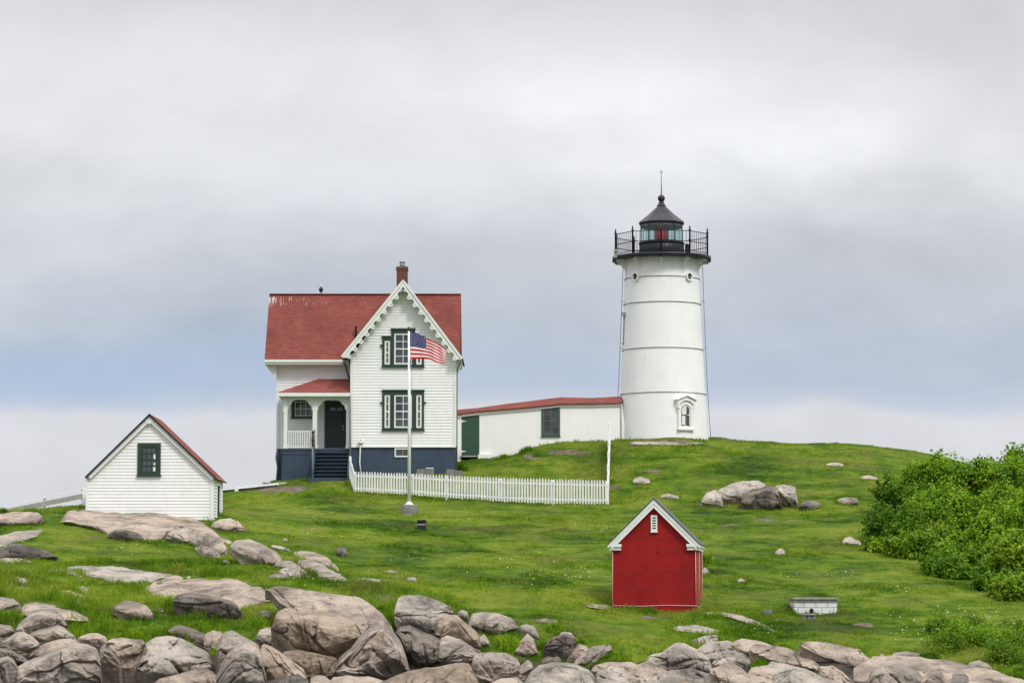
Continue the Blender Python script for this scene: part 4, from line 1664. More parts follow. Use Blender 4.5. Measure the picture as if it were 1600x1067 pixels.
# ================================================================== small white outbuilding at the left
YS = 118.0
shed = empty('boathouse', PV(233, 800, YS), 'small white gabled outbuilding with green window half hidden behind granite dome', 'outbuilding')
sl, _ = XZ(135.5, 770, YS)
sr, _ = XZ(332.5, 770, YS)
spk = XZ(233.5, 652, YS)
seL = XZ(135.5, 744.5, YS)[1]
seR = XZ(332.5, 744.5, YS)[1]
szb = XZ(233, 826, YS)[1] - .3
YS2 = 121.6
wx0, wx1, wz0, wz1 = px_rect(215.5, 251, 692.5, 742.5, YS)
mb = MB()
mb.prism([[(sl, szb), (sr, szb), (sr, seR), spk, (sl, seL)]], fxz(YS), 0, YS2 - YS)
mb.build('walls', M['siding'], shed)
siding([(sl + .08, szb), (sr - .1, szb), (sr - .1, seR + .05), spk, (sl + .08, seL + .04)], [(wx0, wx1, wz0, wz1)], lambda a, o, z: (a, YS - o, z), .132, .023).build('clapboards', M['siding'], shed, recalc=False)
dy0, dy1 = YS + 1.35, YS + 2.5
siding([(YS + .1, szb), (YS2, szb), (YS2, seR), (YS + .1, seR)], [(dy0 - .12, dy1 + .12, szb, seR - .18)], lambda a, o, z: (sr + o, a, z), .132, .04).build('clapboards', M['siding'], shed, recalc=False)
for bx in ((sl - .03, sl + .08, YS - .055, YS - .002, szb, seL + .02), (sr - .1, sr + .05, YS - .055, YS - .002, szb, seR), (sr + .001, sr + .05, YS + .001, YS + .12, szb, seR), (sr + .001, sr + .05, YS2 - .12, YS2, szb, seR)):
    MB().box(*bx).build('corner_board', M['trim'], shed)
mb = MB()
mb.box(sr + .001, sr + .02, dy0, dy1, szb, seR - .3)
dr = mb.build('side_door', M['dark'], shed)
mb = MB()
mb.box(sr + .001, sr + .06, dy0 - .12, dy0 - .002, szb, seR - .18)
mb.box(sr + .001, sr + .06, dy1 + .002, dy1 + .12, szb, seR - .18)
mb.box(sr + .001, sr + .06, dy0, dy1, seR - .298, seR - .18)
mb.build('door_frame', M['trim'], dr)
pk = XZ(233.5, 646.5, YS - .2)
lf = XZ(132.3, 745.5, YS - .2)
rt = XZ(339.5, 747.5, YS - .2)
mb = MB()
for foot in (lf, rt):
    slab(mb, pk, foot, YS - .22, YS2 + .2, .05)
mb.build('roof', M['roof_y'], shed)
mb = MB()
for foot in (lf, rt):
    a, b = Vector(pk), Vector(foot)
    d = (b - a).normalized()
    n_ = Vector((-d.y, d.x))
    n_ = n_ if n_.y < 0 else -n_
    e = b - d * .12
    mb.prism([tuple(a + n_ * .08), tuple(a + n_ * .08 + Vector((0, -.20))), tuple(e + n_ * .20), tuple(e + n_ * .055), tuple(a + n_ * .055)], fxz(YS), -.17, -.06)
mb.prism([(pk[0] - .2, pk[1] - .30), (pk[0], pk[1] - .095), (pk[0] + .2, pk[1] - .30), (pk[0], pk[1] - .42)], fxz(YS), -.185, -.172)
mb.build('rake_board', M['trim'], shed)
for foot in (lf, rt):
    mb = MB()
    slab(mb, (pk[0], pk[1] + .012), (foot[0], foot[1] + .012), YS - .25, YS - .222, .075)
    mb.build('drip_edge', M['roofmetal'], shed)
mb = MB()
mb.box(sr + .051, rt[0] - .05, YS - .15, YS2 + .1, seR - .08, seR - .03)
mb.build('soffit', M['trim'], shed)
mb = MB()
mb.prism([rect(wx0, wx1, wz0, wz1), rect(wx0 + .16, wx1 - .16, wz0 + .12, wz1 - .13)], fxz(YS), -.08, -.002)
mb.box(wx0 - .03, wx1 + .03, YS - .13, YS - .003, wz0 - .05, wz0 - .001)
w = mb.build('window', M['green'], shed)
sash(w, wx0 + .161, wx1 - .161, wz0 + .121, wz1 - .131, YS - .06, M['green'], 3, 4, stile=.045, bar=.028, depth=.03)
pane(w, wx0 + .17, wx1 - .17, wz0 + .13, wz1 - .14, YS - .025)
for (a, b, c, d) in ((240.3, 245.6, 708, 717), (240.3, 245.6, 723, 726.5), (239.5, 245.6, 729.5, 739)):
    x0, x1, z0, z1 = px_rect(a, b, c, d, YS)
    mb = MB()
    mb.box(x0, x1, YS - .032, YS - .0275, z0, z1)
    mb.build('notice_paper', M['papers'], w)

# ================================================================== red brick oil house
YO = 96.6
ro = PV(1022.5, 954.5, YO)
OIL_RZ = rad(-6.3)
oil = empty('oil_house', ro, 'small bright red brick hut with white gable trim standing on the lawn', 'hut', rz=OIL_RZ)
oil['_local'] = 1
s = YO / FPX
hwd = 66.0 * s
OD = 3.4
zpl, zev, zpk = 7.8 * s, 102.5 * s, 175 * s
mb = MB()
mb.prism([[(-hwd, -.6), (hwd, -.6), (hwd, zev), (0, zpk - .10), (-hwd, zev)]], fxz(0), 0, OD)
mb.f  # brick walls
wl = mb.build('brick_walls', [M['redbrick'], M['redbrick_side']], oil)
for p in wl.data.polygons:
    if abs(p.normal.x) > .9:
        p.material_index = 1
mb = MB()
mb.box(-hwd - .03, hwd + .03, -.035, OD + .03, -.7, zpl)
mb.build('plinth', M['redbrick'], oil)
ov = .09
pkL, ftL, ftR = (0, zpk + .03), (-hwd - ov - .06, zev + .03), (hwd + ov + .06, zev + .03)
mb = MB()
for foot in (ftL, ftR):
    slab(mb, pkL, foot, -.19, OD + .1, .04)
mb.build('roof', M['slate'], oil)
mb = MB()
for sg in (-1, 1):
    foot = ftL if sg < 0 else ftR
    a, b = Vector(pkL), Vector(foot)
    d = (b - a).normalized()
    n_ = Vector((-d.y, d.x))
    n_ = n_ if n_.y < 0 else -n_
    vert = lambda h: Vector((0, -h))
    # two stepped boards following the rake
    e = b - d * .03
    mb.prism([tuple(a + vert(.07)), tuple(a + vert(.20)), tuple(e + vert(.16)), tuple(e + vert(.07))], fxz(0), -.17, -.07)
    mb.prism([tuple(a + vert(.10)), tuple(a + vert(.34)), tuple(b - d * .22 + vert(.34)), tuple(b - d * .16 + vert(.10))], fxz(0), -.15, -.002)
mb.build('rake_board', M['trim'], oil)
for sg in (-1, 1):
    mb = MB()
    xo = sg * (hwd + ov + .03)
    xi = sg * (hwd - .33)
    x0, x1 = min(xo, xi), max(xo, xi)
    mb.box(x0, x1, -.16, OD + .1 if False else .0 - .002, zev - .06, zev + .035)
    mb.box(min(sg * (hwd + .08), xi + sg * .02), max(sg * (hwd + .08), xi + sg * .02), -.11, -.002, zev - .17, zev - .062)
    mb.box(min(sg * (hwd + .002), xo), max(sg * (hwd + .002), xo), 0, OD + .1, zev - .06, zev + .0)
    mb.box(min(sg * (hwd + .002), sg * (hwd + .08)), max(sg * (hwd + .002), sg * (hwd + .08)), 0, OD + .05, zev - .17, zev - .062)
    mb.build('cornice_return', M['trim'], oil)
# louvred vent
v0, v1, w0, w1 = -4.8 * s, 5.2 * s, 123.5 * s, 149 * s
mb = MB()
lv_h = [rect(v0 + .05, v1 - .05, w0 + .09 + i * .085, w0 + .09 + i * .085 + .045) for i in range(5)]
mb.prism([rect(v0, v1, w0, w1)] + lv_h, fxz(0), -.05, -.002)
mb.box(v0 - .015, v1 + .015, -.07, -.002, w0 - .03, w0 - .001)
vt = mb.build('louvred_vent', M['trim'], oil)
mb = MB()
mb.box(v0 + .03, v1 - .03, -.012, -.0021, w0 + .03, w1 - .03)
mb.build('vent_opening', M['dark'], vt)
# pale string of lights round the walls
mb = MB()
mb.tube([(-hwd + .03, -.05, zev - .18), (-hwd + .02, -.05, .02)], .011, 5)
mb.tube([(hwd - .03, -.05, zev - .18), (hwd - .02, -.05, zpl + .03)], .011, 5)
mb.tube([(-hwd + .02, -.06, zpl + .02), (-hwd * .3, -.06, zpl - .0), (hwd * .3, -.06, zpl + .035), (hwd - .02, -.06, zpl + .01)], .010, 5)
mb.tube([(hwd - .02, -.06, zpl + .01), (hwd + .06, .2, zpl - .03), (hwd + .06, OD * .9, zpl + .06)], .012, 5)
mb.tube([(hwd + .06, OD * .85, zpl + .05), (hwd + .06, OD * .85, zev - .18)], .012, 5)
mb.tube([(hwd + .05, .9, zpl + .02), (hwd + .05, .9, zev - .18)], .012, 5)
mb.build('light_string', M['pipe'], oil)
mb = MB()
mb.lathe([(.03, 0), (.035, .02)], (0, 0, 0), 8)
mb.v = [(x + 6 * s, -y * 0 - z, 92 * s + y) for x, y, z in mb.v]
mb.build('wall_spout', M['dark'], oil)
mb = MB()

# ================================================================== picket fence
def picket_shape(x, w, z0, z1):
    return [(x - w / 2, z0), (x + w / 2, z0), (x + w / 2, z1 - w * 1.1), (x + w * .18, z1), (x - w * .18, z1), (x - w / 2, z1 - w * 1.1)]


def fence_bay(root, a, b, h0, h1, pit, seed, w=.082, gap_end=True):
    """pickets, two rails between ground points a and b; heights above those points"""
    rng = random.Random(seed)
    a, b = Vector(a), Vector(b)
    d = Vector((b.x - a.x, b.y - a.y, 0))
    L = d.length
    d = d / L
    nrm = Vector((d.y, -d.x, 0))
    if nrm.y > 0:
        nrm = -nrm
    mb = MB()
    n = max(2, round(L / pit))
    for i in range(n):
        t = (i + .5) / n
        base = a.lerp(b, t)
        h = h0 + (h1 - h0) * t + rng.uniform(-.018, .018)
        lo = rng.uniform(.02, .07)
        ln = rng.uniform(-.012, .012)
        def fn(p, q, t_, base=base, ln=ln):
            c = base + d * (p + ln * q) + nrm * (-t_ + .045)
            return (c.x, c.y, base.z + q)
        mb.prism(picket_shape(0, w * rng.uniform(.94, 1.06), lo, h), fn, 0, .022)
    mb.build('picket_panel', M['fence'], root)
    mb = MB()
    for k in (.20, .80):
        p, q = a + Vector((0, 0, h0 * k)), b + Vector((0, 0, h1 * k))
        mb.bar(p, q, .04, .085)
    mb.build('fence_rail', M['fence'], root)


def fence_post(root, p, h, w=.115):
    mb = MB()
    mb.box(p[0] - w / 2, p[0] + w / 2, p[1] - w / 2, p[1] + w / 2, p[2] - .4, p[2] + h)
    mb.add([(p[0] - w / 2 - .01, p[1] - w / 2 - .01, p[2] + h), (p[0] + w / 2 + .01, p[1] - w / 2 - .01, p[2] + h), (p[0] + w / 2 + .01, p[1] + w / 2 + .01, p[2] + h),
            (p[0] - w / 2 - .01, p[1] + w / 2 + .01, p[2] + h), (p[0], p[1], p[2] + h + .06)], [(0, 1, 4), (1, 2, 4), (2, 3, 4), (3, 0, 4), (3, 2, 1, 0)])
    mb.build('fence_post', M['fence'], root)


fy = lambda px: 138.6 - (px - 554) / (950 - 554) * 3.6
bot_c = [(554, 769), (636, 773.5), (644, 774), (698, 778.7), (782, 784.5), (864, 788), (949.5, 789)]
top_c = [(554, 736.5), (636, 738.8), (644, 739.2), (698, 742.3), (782, 746), (864, 748), (949.5, 750)]
fence = empty('picket_fence', PV(752, 783, fy(752)), 'white picket fence running across the lawn below the house and climbing to the lighthouse', 'fence')
stations = [554, 644, 698, 782, 864, 949.5]
bx_ = lambda px: float(np.interp(px, *zip(*bot_c)))
tx_ = lambda px: float(np.interp(px, *zip(*top_c)))
gpts = [PV(x, bx_(x), fy(x)) for x in stations]
hts = [PV(x, tx_(x), fy(x)).z - PV(x, bx_(x), fy(x)).z for x in stations]
for i in range(len(stations) - 1):
    fence_bay(fence, gpts[i], gpts[i + 1], hts[i], hts[i + 1], .142, i)
for p, h in zip(gpts, hts):
    fence_post(fence, p + Vector((0, .09, 0)), h - .10)
# short return towards the house steps
ra, rb_ = gpts[0], PV(547.2, 750, 142.5)
hb = PV(547.2, 714, 142.5).z - rb_.z
mid = ra.lerp(rb_, .5)
fence_bay(fence, ra + Vector((0, .2, 0)), mid, hts[0], hb, .16, 31)
fence_bay(fence, mid, rb_, hb * .95, hb, .16, 32)
fence_post(fence, rb_, hb)
# run climbing the hill towards the tower, seen end on
pr = [gpts[-1]]
for (px, pb, pt, Y) in ((950.3, 768, 727, 138), (950.9, 745, 707, 140.8), (951.4, 725, 690, 143.3), (951.9, 706, 676, 145.6), (952.3, 695, 663, 147.6)):
    g_ = PV(px, pb, Y)
    h_ = PV(px, pt, Y).z - g_.z
    pr.append(g_)
    fence_bay(fence, pr[-2] + Vector((0, .1, 0)), g_, hts[-1] if len(pr) == 2 else h_, h_, .15, 40 + len(pr))
    fence_post(fence, g_, h_ + .02)

# ================================================================== flagpole and flag
YF = (hit(640, 804.5) or 133.5) + .35
fp = PV(639.3, 788, YF)
pole = empty('flagpole', fp, 'tall white flagpole with gold ball on a concrete block', 'flagpole')
ptop = PV(638.8, 517, YF)
mb = MB()
mb.tube([fp, Vector((fp.x, fp.y, fp.z + (ptop.z - fp.z) * .5)), Vector((ptop.x, fp.y, ptop.z))], [.080, .070, .048], 14)
mb.build('pole', M['siding'], pole)
mb = MB()
mb.lathe([(.21, -.02), (.21, .01), (.10, .10), (.096, .12)], fp, 18)
mb.build('pole_flange', M['siding'], pole)
mb = MB()
mb.lathe([(.06, 0), (.085, .03), (.085, .07), (.03, .09), (.03, .12)], (ptop.x, fp.y, ptop.z), 14)
mb.build('truck', M['black'], pole)
mb = MB()
mb.lathe([(.065 * math.sin(math.pi * k / 8) + .001, .17 - .065 * math.cos(math.pi * k / 8)) for k in range(9)], (ptop.x, fp.y, ptop.z), 12)
mb.build('ball', M['brass'], pole)
mb = MB()
mb.tube([(fp.x + .10, fp.y - .08, ptop.z - .02), (fp.x + .115, fp.y - .08, fp.z + 1.2)], .009, 5)
cl_ = PV(640.5, 568, YF - .1)
mb.tube([cl_ + Vector((.02, 0, .25)), cl_ + Vector((.05, 0, .1)), cl_ + Vector((.02, 0, -.02)), cl_ + Vector((.04, 0, -.15))], .02, 5)
mb.build('halyard', M['grey'], pole)
mb = MB()
bl0, bl1 = XZ(627, 796, YF)[0], XZ(652, 796, YF)[0]
zb0, zb1 = XZ(640, 803.5, YF)[1], fp.z
w_ = (bl1 - bl0) / 2
cxb = (bl0 + bl1) / 2
mb.lathe([(w_ * 1.06, -.35), (w_ * 1.04, zb1 - zb0 - .05), (w_ * .98, zb1 - zb0 - .012)], (cxb, YF, zb0), 20)
mb.build('concrete_base', M['concrete'], pole)
pads = [((618, 800), (668, 808), .0), ((640, 806), (655, 811), -.25)]
mb = MB()
pz = XZ(640, 805, YF - .3)[1]
mb.prism([(XZ(624, 800, YF)[0], YF + .6), (XZ(622, 800, YF)[0], YF - .55), (XZ(640, 800, YF)[0], YF - .85), (XZ(654, 800, YF)[0], YF - .75), (XZ(663, 800, YF)[0], YF - .3), (XZ(661, 800, YF)[0], YF + .5)],
         lambda a, b, t: (a, b, t), pz - .4, pz + .03)
mb.build('stone_pad', M['palestone'], pole)

flagm = []
for nm, c in (('flag_red', (.60, .004, .020)), ('flag_white', (.80, .79, .80)), ('flag_blue', (.012, .022, .13))):
    m, nt, b = mat(nm, .75, .15)
    b.inputs['Base Color'].default_value = (*c, 1)
    bump(nt, b, nt.noise(pos(nt), 60, 2), .15, .003)
    flagm.append(m)
tops_ = [(641, 519), (648, 519.8), (655, 522), (662, 526), (668, 529.5), (675, 532), (682, 535), (688, 538.5), (693, 543), (697.2, 548)]
bots_ = [(641, 561), (648, 561), (655, 560.6), (662, 560.4), (669, 560.8), (675, 563), (681, 566), (687, 567.5), (692, 567.8), (695, 567.3)]
NU, NV = 60, 26


def flagpt(u, v, off=0.0):
    k = np.linspace(0, 1, len(tops_))
    tx, ty = np.interp(u, k, [p[0] for p in tops_]), np.interp(u, k, [p[1] for p in tops_])
    bx, by = np.interp(u, k, [p[0] for p in bots_]), np.interp(u, k, [p[1] for p in bots_])
    px, py = tx + (bx - tx) * v, ty + (by - ty) * v
    wob = math.sin(u * 10.5 + v * 1.9) * .13 * min(1, u * 2.2) + math.sin(u * 21 - v * 2.5) * .035 * u
    py += 1.2 * math.sin(u * 11 - 1.0) * u * (1 - abs(2 * v - 1)) * .9
    return PV(px, py, YF + .02 + wob + off - .25 * u)


mb = MB()
vs = [flagpt(i / NU, j / NV) for j in range(NV + 1) for i in range(NU + 1)]
fs, ms = [], []
for j in range(NV):
    for i in range(NU):
        k = j * (NU + 1) + i
        fs.append((k, k + NU + 1, k + NU + 2, k + 1))
        stripe = j // 2
        mi = 2 if (i < NU * .40 and stripe < 7) else (0 if stripe % 2 == 0 else 1)
        ms.append(mi)
o0 = len(mb.v)
mb.add(vs, fs, 0, True)
mb.mi = ms
for r in range(9):
    for c in range(6 if r % 2 == 0 else 5):
        u = .40 * ((c * 2 + 1 + (r % 2)) / 12)
        v = (7 / 13) * ((r + 1) / 10)
        for off in (-.006, .006):
            p0_ = flagpt(u, v, off)
            du = (flagpt(u + .01, v, off) - flagpt(u - .01, v, off)).normalized()
            dv = (flagpt(u, v - .01, off) - flagpt(u, v + .01, off)).normalized()
            pts = [p0_]
            for q in range(10):
                rr_ = .027 if q % 2 == 0 else .012
                a = math.pi / 2 + q * math.pi / 5
                pts.append(p0_ + du * rr_ * math.cos(a) + dv * rr_ * math.sin(a))
            mb.add(pts, [(0, 1 + q, 1 + (q + 1) % 10) for q in range(10)], 1)
flag = mb.build('flag', flagm, None, recalc=False, origin=PV(641, 540, YF))
tag(flag, 'red white and blue stars and stripes flag blowing from the flagpole', 'flag')

# floodlight in the grass
YQ = (hit(658.5, 826) or 129.0) - .15
q = PV(658.5, 825.5, YQ)
fl_ = empty('floodlight', q, 'small black floodlight box set in the grass below the flagpole', 'floodlight')
s_ = YQ / FPX
mb = MB()
mb.prism([(-7 * s_, -.1), (7 * s_, -.1), (7 * s_, 12 * s_), (-6 * s_, 12 * s_)], lambda a, b, t: (q.x + a, q.y + t, q.z + b), 0, .22)
mb.build('housing', M['black'], fl_)
mb = MB()
mb.box(q.x - 6 * s_, q.x + 6 * s_, q.y - .03, q.y - .001, q.z + 5.2 * s_, q.z + 8 * s_)
mb.build('lens_strip', M['seam'], fl_)
mb = MB()
mb.prism([(-7.4 * s_, 11 * s_), (7.4 * s_, 11 * s_), (7.2 * s_, 13.5 * s_), (-6.2 * s_, 13.5 * s_)], lambda a, b, t: (q.x + a, q.y + t, q.z + b), -.12, -.002)
mb.build('visor', M['black'], fl_)

# ================================================================== concrete blocks by the house wall
for (a, b, c, d, lab) in ((651, 664.3, 732.5, 746, 'dull grey concrete block by the blue house wall, left one of the flagpole pair'),
                          (665, 678, 731.8, 746, 'concrete block with bright white top edge behind the picket fence'),
                          (697, 709.6, 733, 746, 'brownish concrete block at the corner of the blue house wall'),
                          (710.2, 723, 734, 747, 'grey slanting concrete block just right of the house corner')):
    x0, x1, z0, z1 = px_rect(a, b, c, d, 143.0)
    t = empty('concrete_block', ((x0 + x1) / 2, 143, z0), lab, 'block', 'concrete blocks by the house wall')
    mb = MB()
    mb.prism([(x0 + .02, z0 - .4), (x1 - .02, z0 - .4), (x1, z1 - .02 - (.05 if a > 709 else 0)), (x1 - .02, z1 - (.05 if a > 709 else 0)), (x0 + .02, z1), (x0, z1 - .02)], fxz(143.0), 0, .42)
    mb.build('body', M['concrete'], t)
    if a == 665:
        mb = MB()
        mb.box(x0 + .01, x1 - .01, 142.98, 143.43, z1 + .001, z1 + .04)
        mb.build('cap', M['fence'], t)

# ================================================================== white rail fence going down behind the shed (left)
YL = 120.5
lr = empty('ramp_railing', PV(69, 795, YL), 'weathered white plank railing sloping down to the left of the white outbuilding', 'railing')
mb = MB()
for (x, yt, yb) in ((130.3, 761.5, 800), (69, 775.5, 805), (5, 792, 812)):
    p = PV(x, yb, YL)
    mb2 = MB()
    wd = .10 if x > 100 else .045
    mb2.box(p.x - wd, p.x + wd, YL, YL + .12, p.z - .3, PV(x, yt, YL).z)
    mb2.build('post', M['fence'], lr)
mb.bar(PV(-40, 803.5, YL - .05), PV(129, 763, YL - .05), .05, .055)
mb.build('hand_rail', M['fence'], lr)
mb = MB()
mb.prism([XZ(-40, 812, YL), XZ(129, 779, YL), XZ(129, 771, YL), XZ(-40, 805, YL)], fxz(YL), -.05, -.003)
mb.build('plank', M['lichenwood'], lr)

# low boardwalk with white edge rail, right of the shed
YK = 141.0
bw = empty('boardwalk', PV(395, 764, YK), 'low boardwalk edged with a white rail leading to the house corner', 'boardwalk')
mb = MB()
mb.bar(PV(340, 765.2, YK), PV(367, 763.2, YK), .08, .05)
mb.bar(PV(371, 761.8, YK), PV(434, 755.6, 142.6), .08, .10)
mb.bar(PV(432, 755.6, 142.6), PV(447, 754.2, 143.2), .06, .05)
mb.build('edge_rail', M['fence'], bw)
for (x, yt, yb, Y, w) in ((369.5, 762, 770, YK - .1, .085), (433.8, 755, 760, 142.5, .05)):
    p = PV(x, yb, Y)
    mb = MB()
    mb.box(p.x - w, p.x + w, Y - .05, Y + .08, p.z - .3, PV(x, yt, Y).z)
    mb.build('post', M['fence'], bw)
mb = MB()
mb.prism([XZ(342, 772, YK + .3), XZ(434, 764, YK + .3), XZ(434, 757.5, YK + .3), XZ(371, 763.8, YK + .3), XZ(342, 766.5, YK + .3)], fxz(YK + .3), 0, 1.2)
mb.build('deck_gap_shade', M['gap_shade'], bw)  # dark timber box standing in for the shadowed gap under the rail

# ================================================================== whitewashed block cistern, bench, block
YC = (hit(1275, 958.5) or 96.8) - .1
cs_ = YC / FPX
c0 = PV(1275, 958, YC)
well = empty('block_cistern', c0, 'low whitewashed block cistern with wide grey concrete lid', 'cistern')
mb = MB()
mb.prism([(-31.5 * cs_, -.3), (32 * cs_, -.3), (33 * cs_, 19.5 * cs_), (-34 * cs_, 19.5 * cs_)], lambda a, b, t: (c0.x + a, c0.y + t, c0.z + b), 0, 1.5)
mb.build('block_wall', M['whiteblock'], well)
mb = MB()
mb.box(c0.x - 34 * cs_, c0.x + 33.5 * cs_, YC - .03, YC + 1.55, c0.z + 17.5 * cs_, c0.z + 22 * cs_)
mb.box(c0.x - 36 * cs_, c0.x + 35 * cs_, YC - .10, YC + 1.6, c0.z + 22 * cs_ + .001, c0.z + 24.8 * cs_)
mb.build('lid', M['lichenwood'], well)
mb = MB()
ctr = (c0.x - 7 * cs_, YC, c0.z + 3 * cs_)
mb.prism([(ctr[0] + 3.4 * cs_ * math.cos(t), ctr[2] + (5.0 if math.sin(t) > 0 else 2.5) * cs_ * math.sin(t)) for t in np.linspace(0, 2 * math.pi, 16, endpoint=False)], fxz(YC), -.02, .0 - .002)
mb.build('dark_bush_disc', M['dark'], well)  # flat dark disc added in place of a small dark bush
q = PV(1265.5, 966.5, (hit(1265.5, 967) or 95.8) - .25)
bn = empty('stone_bench', q, 'tiny weathered bench on stub legs in front of the white cistern', 'bench')
mb = MB()
mb.box(q.x - 10 * cs_, q.x + 9 * cs_, q.y, q.y + .4, q.z + 6 * cs_, q.z + 8 * cs_)
mb.build('seat', M['lichenwood'], bn)
for a in (-8, -.5, 6.5):
    mb = MB()
    mb.box(q.x + a * cs_ - .035 - .03, q.x + a * cs_ + .065, q.y + .05, q.y + .35, q.z - .1, q.z + 5.95 * cs_)
    mb.build('leg', M['concrete'], bn)
q = PV(1200, 959.0, (hit(1200, 959.5) or 96.3) - .15)
gb = MB()
gb.prism([(-6 * cs_, -.2), (6 * cs_, -.2), (6.2 * cs_, 7.2 * cs_), (5.6 * cs_, 7.8 * cs_), (-6 * cs_, 7.8 * cs_), (-6.4 * cs_, 7.2 * cs_)], lambda a, b, t: (q.x + a, q.y + t, q.z + b), 0, .3)
tag(gb.build('stone_block', M['concrete'], None, origin=q), 'small squared grey stone block alone on grass left of the cistern', 'block')

# ================================================================== bird on the ridge
q = PV(501.5, 459.5, YR)
q = Vector((q.x, YR, zr + .03))
bird = empty('bird', q, 'dark bird with pale head perched on the red roof ridge', 'bird')
mb = MB()
NA, NB_ = 12, 10
vs, fs = [], []
prof_b = [(0, .0, .09), (.055, .03, .11), (.095, .07, .14), (.115, .10, .19), (.11, .09, .25), (.085, .07, .30), (.055, .05, .335), (.045, .04, .355), (.05, .05, .39), (.045, .045, .425), (.02, .02, .45), (0, 0, .455)]
for r, r2, z in prof_b:
    for k in range(NA):
        a = 2 * math.pi * k / NA
        vs.append((q.x + r * math.cos(a), q.y + (r2 + .02) * math.sin(a) * 1.25 + (z - .25) * -.12, q.z + z))
for i in range(len(prof_b) - 1):
    for k in range(NA):
        fs.append((i * NA + k, i * NA + (k + 1) % NA, (i + 1) * NA + (k + 1) % NA, (i + 1) * NA + k))
mb.add(vs, fs, 0, True)
for s in (-1, 1):       # legs and toes
    mb.tube([(q.x + s * .035, q.y, q.z + .12), (q.x + s * .04, q.y, q.z + .005)], .009, 5)
    for t in (-.03, 0, .03):
        mb.tube([(q.x + s * .04, q.y, q.z + .006), (q.x + s * .04 + t, q.y - .05, q.z + .004)], .006, 4)
mb.mi = [1 if max(mb.v[i][2] for i in f) - q.z > .36 else (2 if max(mb.v[i][2] for i in f) - q.z < .13 and len(f) <= 5 and max(abs(mb.v[i][0] - q.x) for i in f) < .09 else 0) for f in mb.f]
mb.build('body', [M['bird_dark'], M['bird_pale'], M['brass']], bird, recalc=True)
mb = MB()
mb.add([(q.x - .05, q.y + .10, q.z + .16), (q.x + .05, q.y + .10, q.z + .16), (q.x + .03, q.y + .26, q.z + .06), (q.x - .03, q.y + .26, q.z + .06), (q.x, q.y + .12, q.z + .20), (q.x, q.y + .26, q.z + .075)],
       [(0, 1, 2, 3), (0, 3, 5, 4), (1, 4, 5, 2), (0, 4, 1), (3, 2, 5)])
mb.build('tail', M['bird_dark'], bird)
mb = MB()
mb.tube([(q.x, q.y - .06, q.z + .40), (q.x, q.y - .12, q.z + .39)], [.014, .004], 6)
mb.build('beak', M['brass'], bird)

# ================================================================== boulders and ledges
ROCKFOOT = []
_rk = [0]


def soft_planes(q, seed):
    """tilted joint planes blended into each other: blunt edges, flat faces"""
    i = np.floor(q).astype(np.int64)
    z = np.zeros(len(q), np.int64)
    num, den = 0.0, 1e-9
    for dx in (-1, 0, 1):
        for dy in (-1, 0, 1):
            cx, cy = i[:, 0] + dx, i[:, 1] + dy
            ox = q[:, 0] - cx - _hash(cx, cy, z, seed)
            oy = q[:, 1] - cy - _hash(cx, cy, z, seed + 7)
            a = _hash(cx, cy, z, seed + 13) * 6.283
            t = .20 + .35 * _hash(cx, cy, z, seed + 19)
            v = (ox * np.cos(a) + oy * np.sin(a)) * t + (_hash(cx, cy, z, seed + 23) - .5) * .30
            w = np.exp(-60 * (ox * ox + oy * oy))
            num = num + w * v
            den = den + w
    return num / den


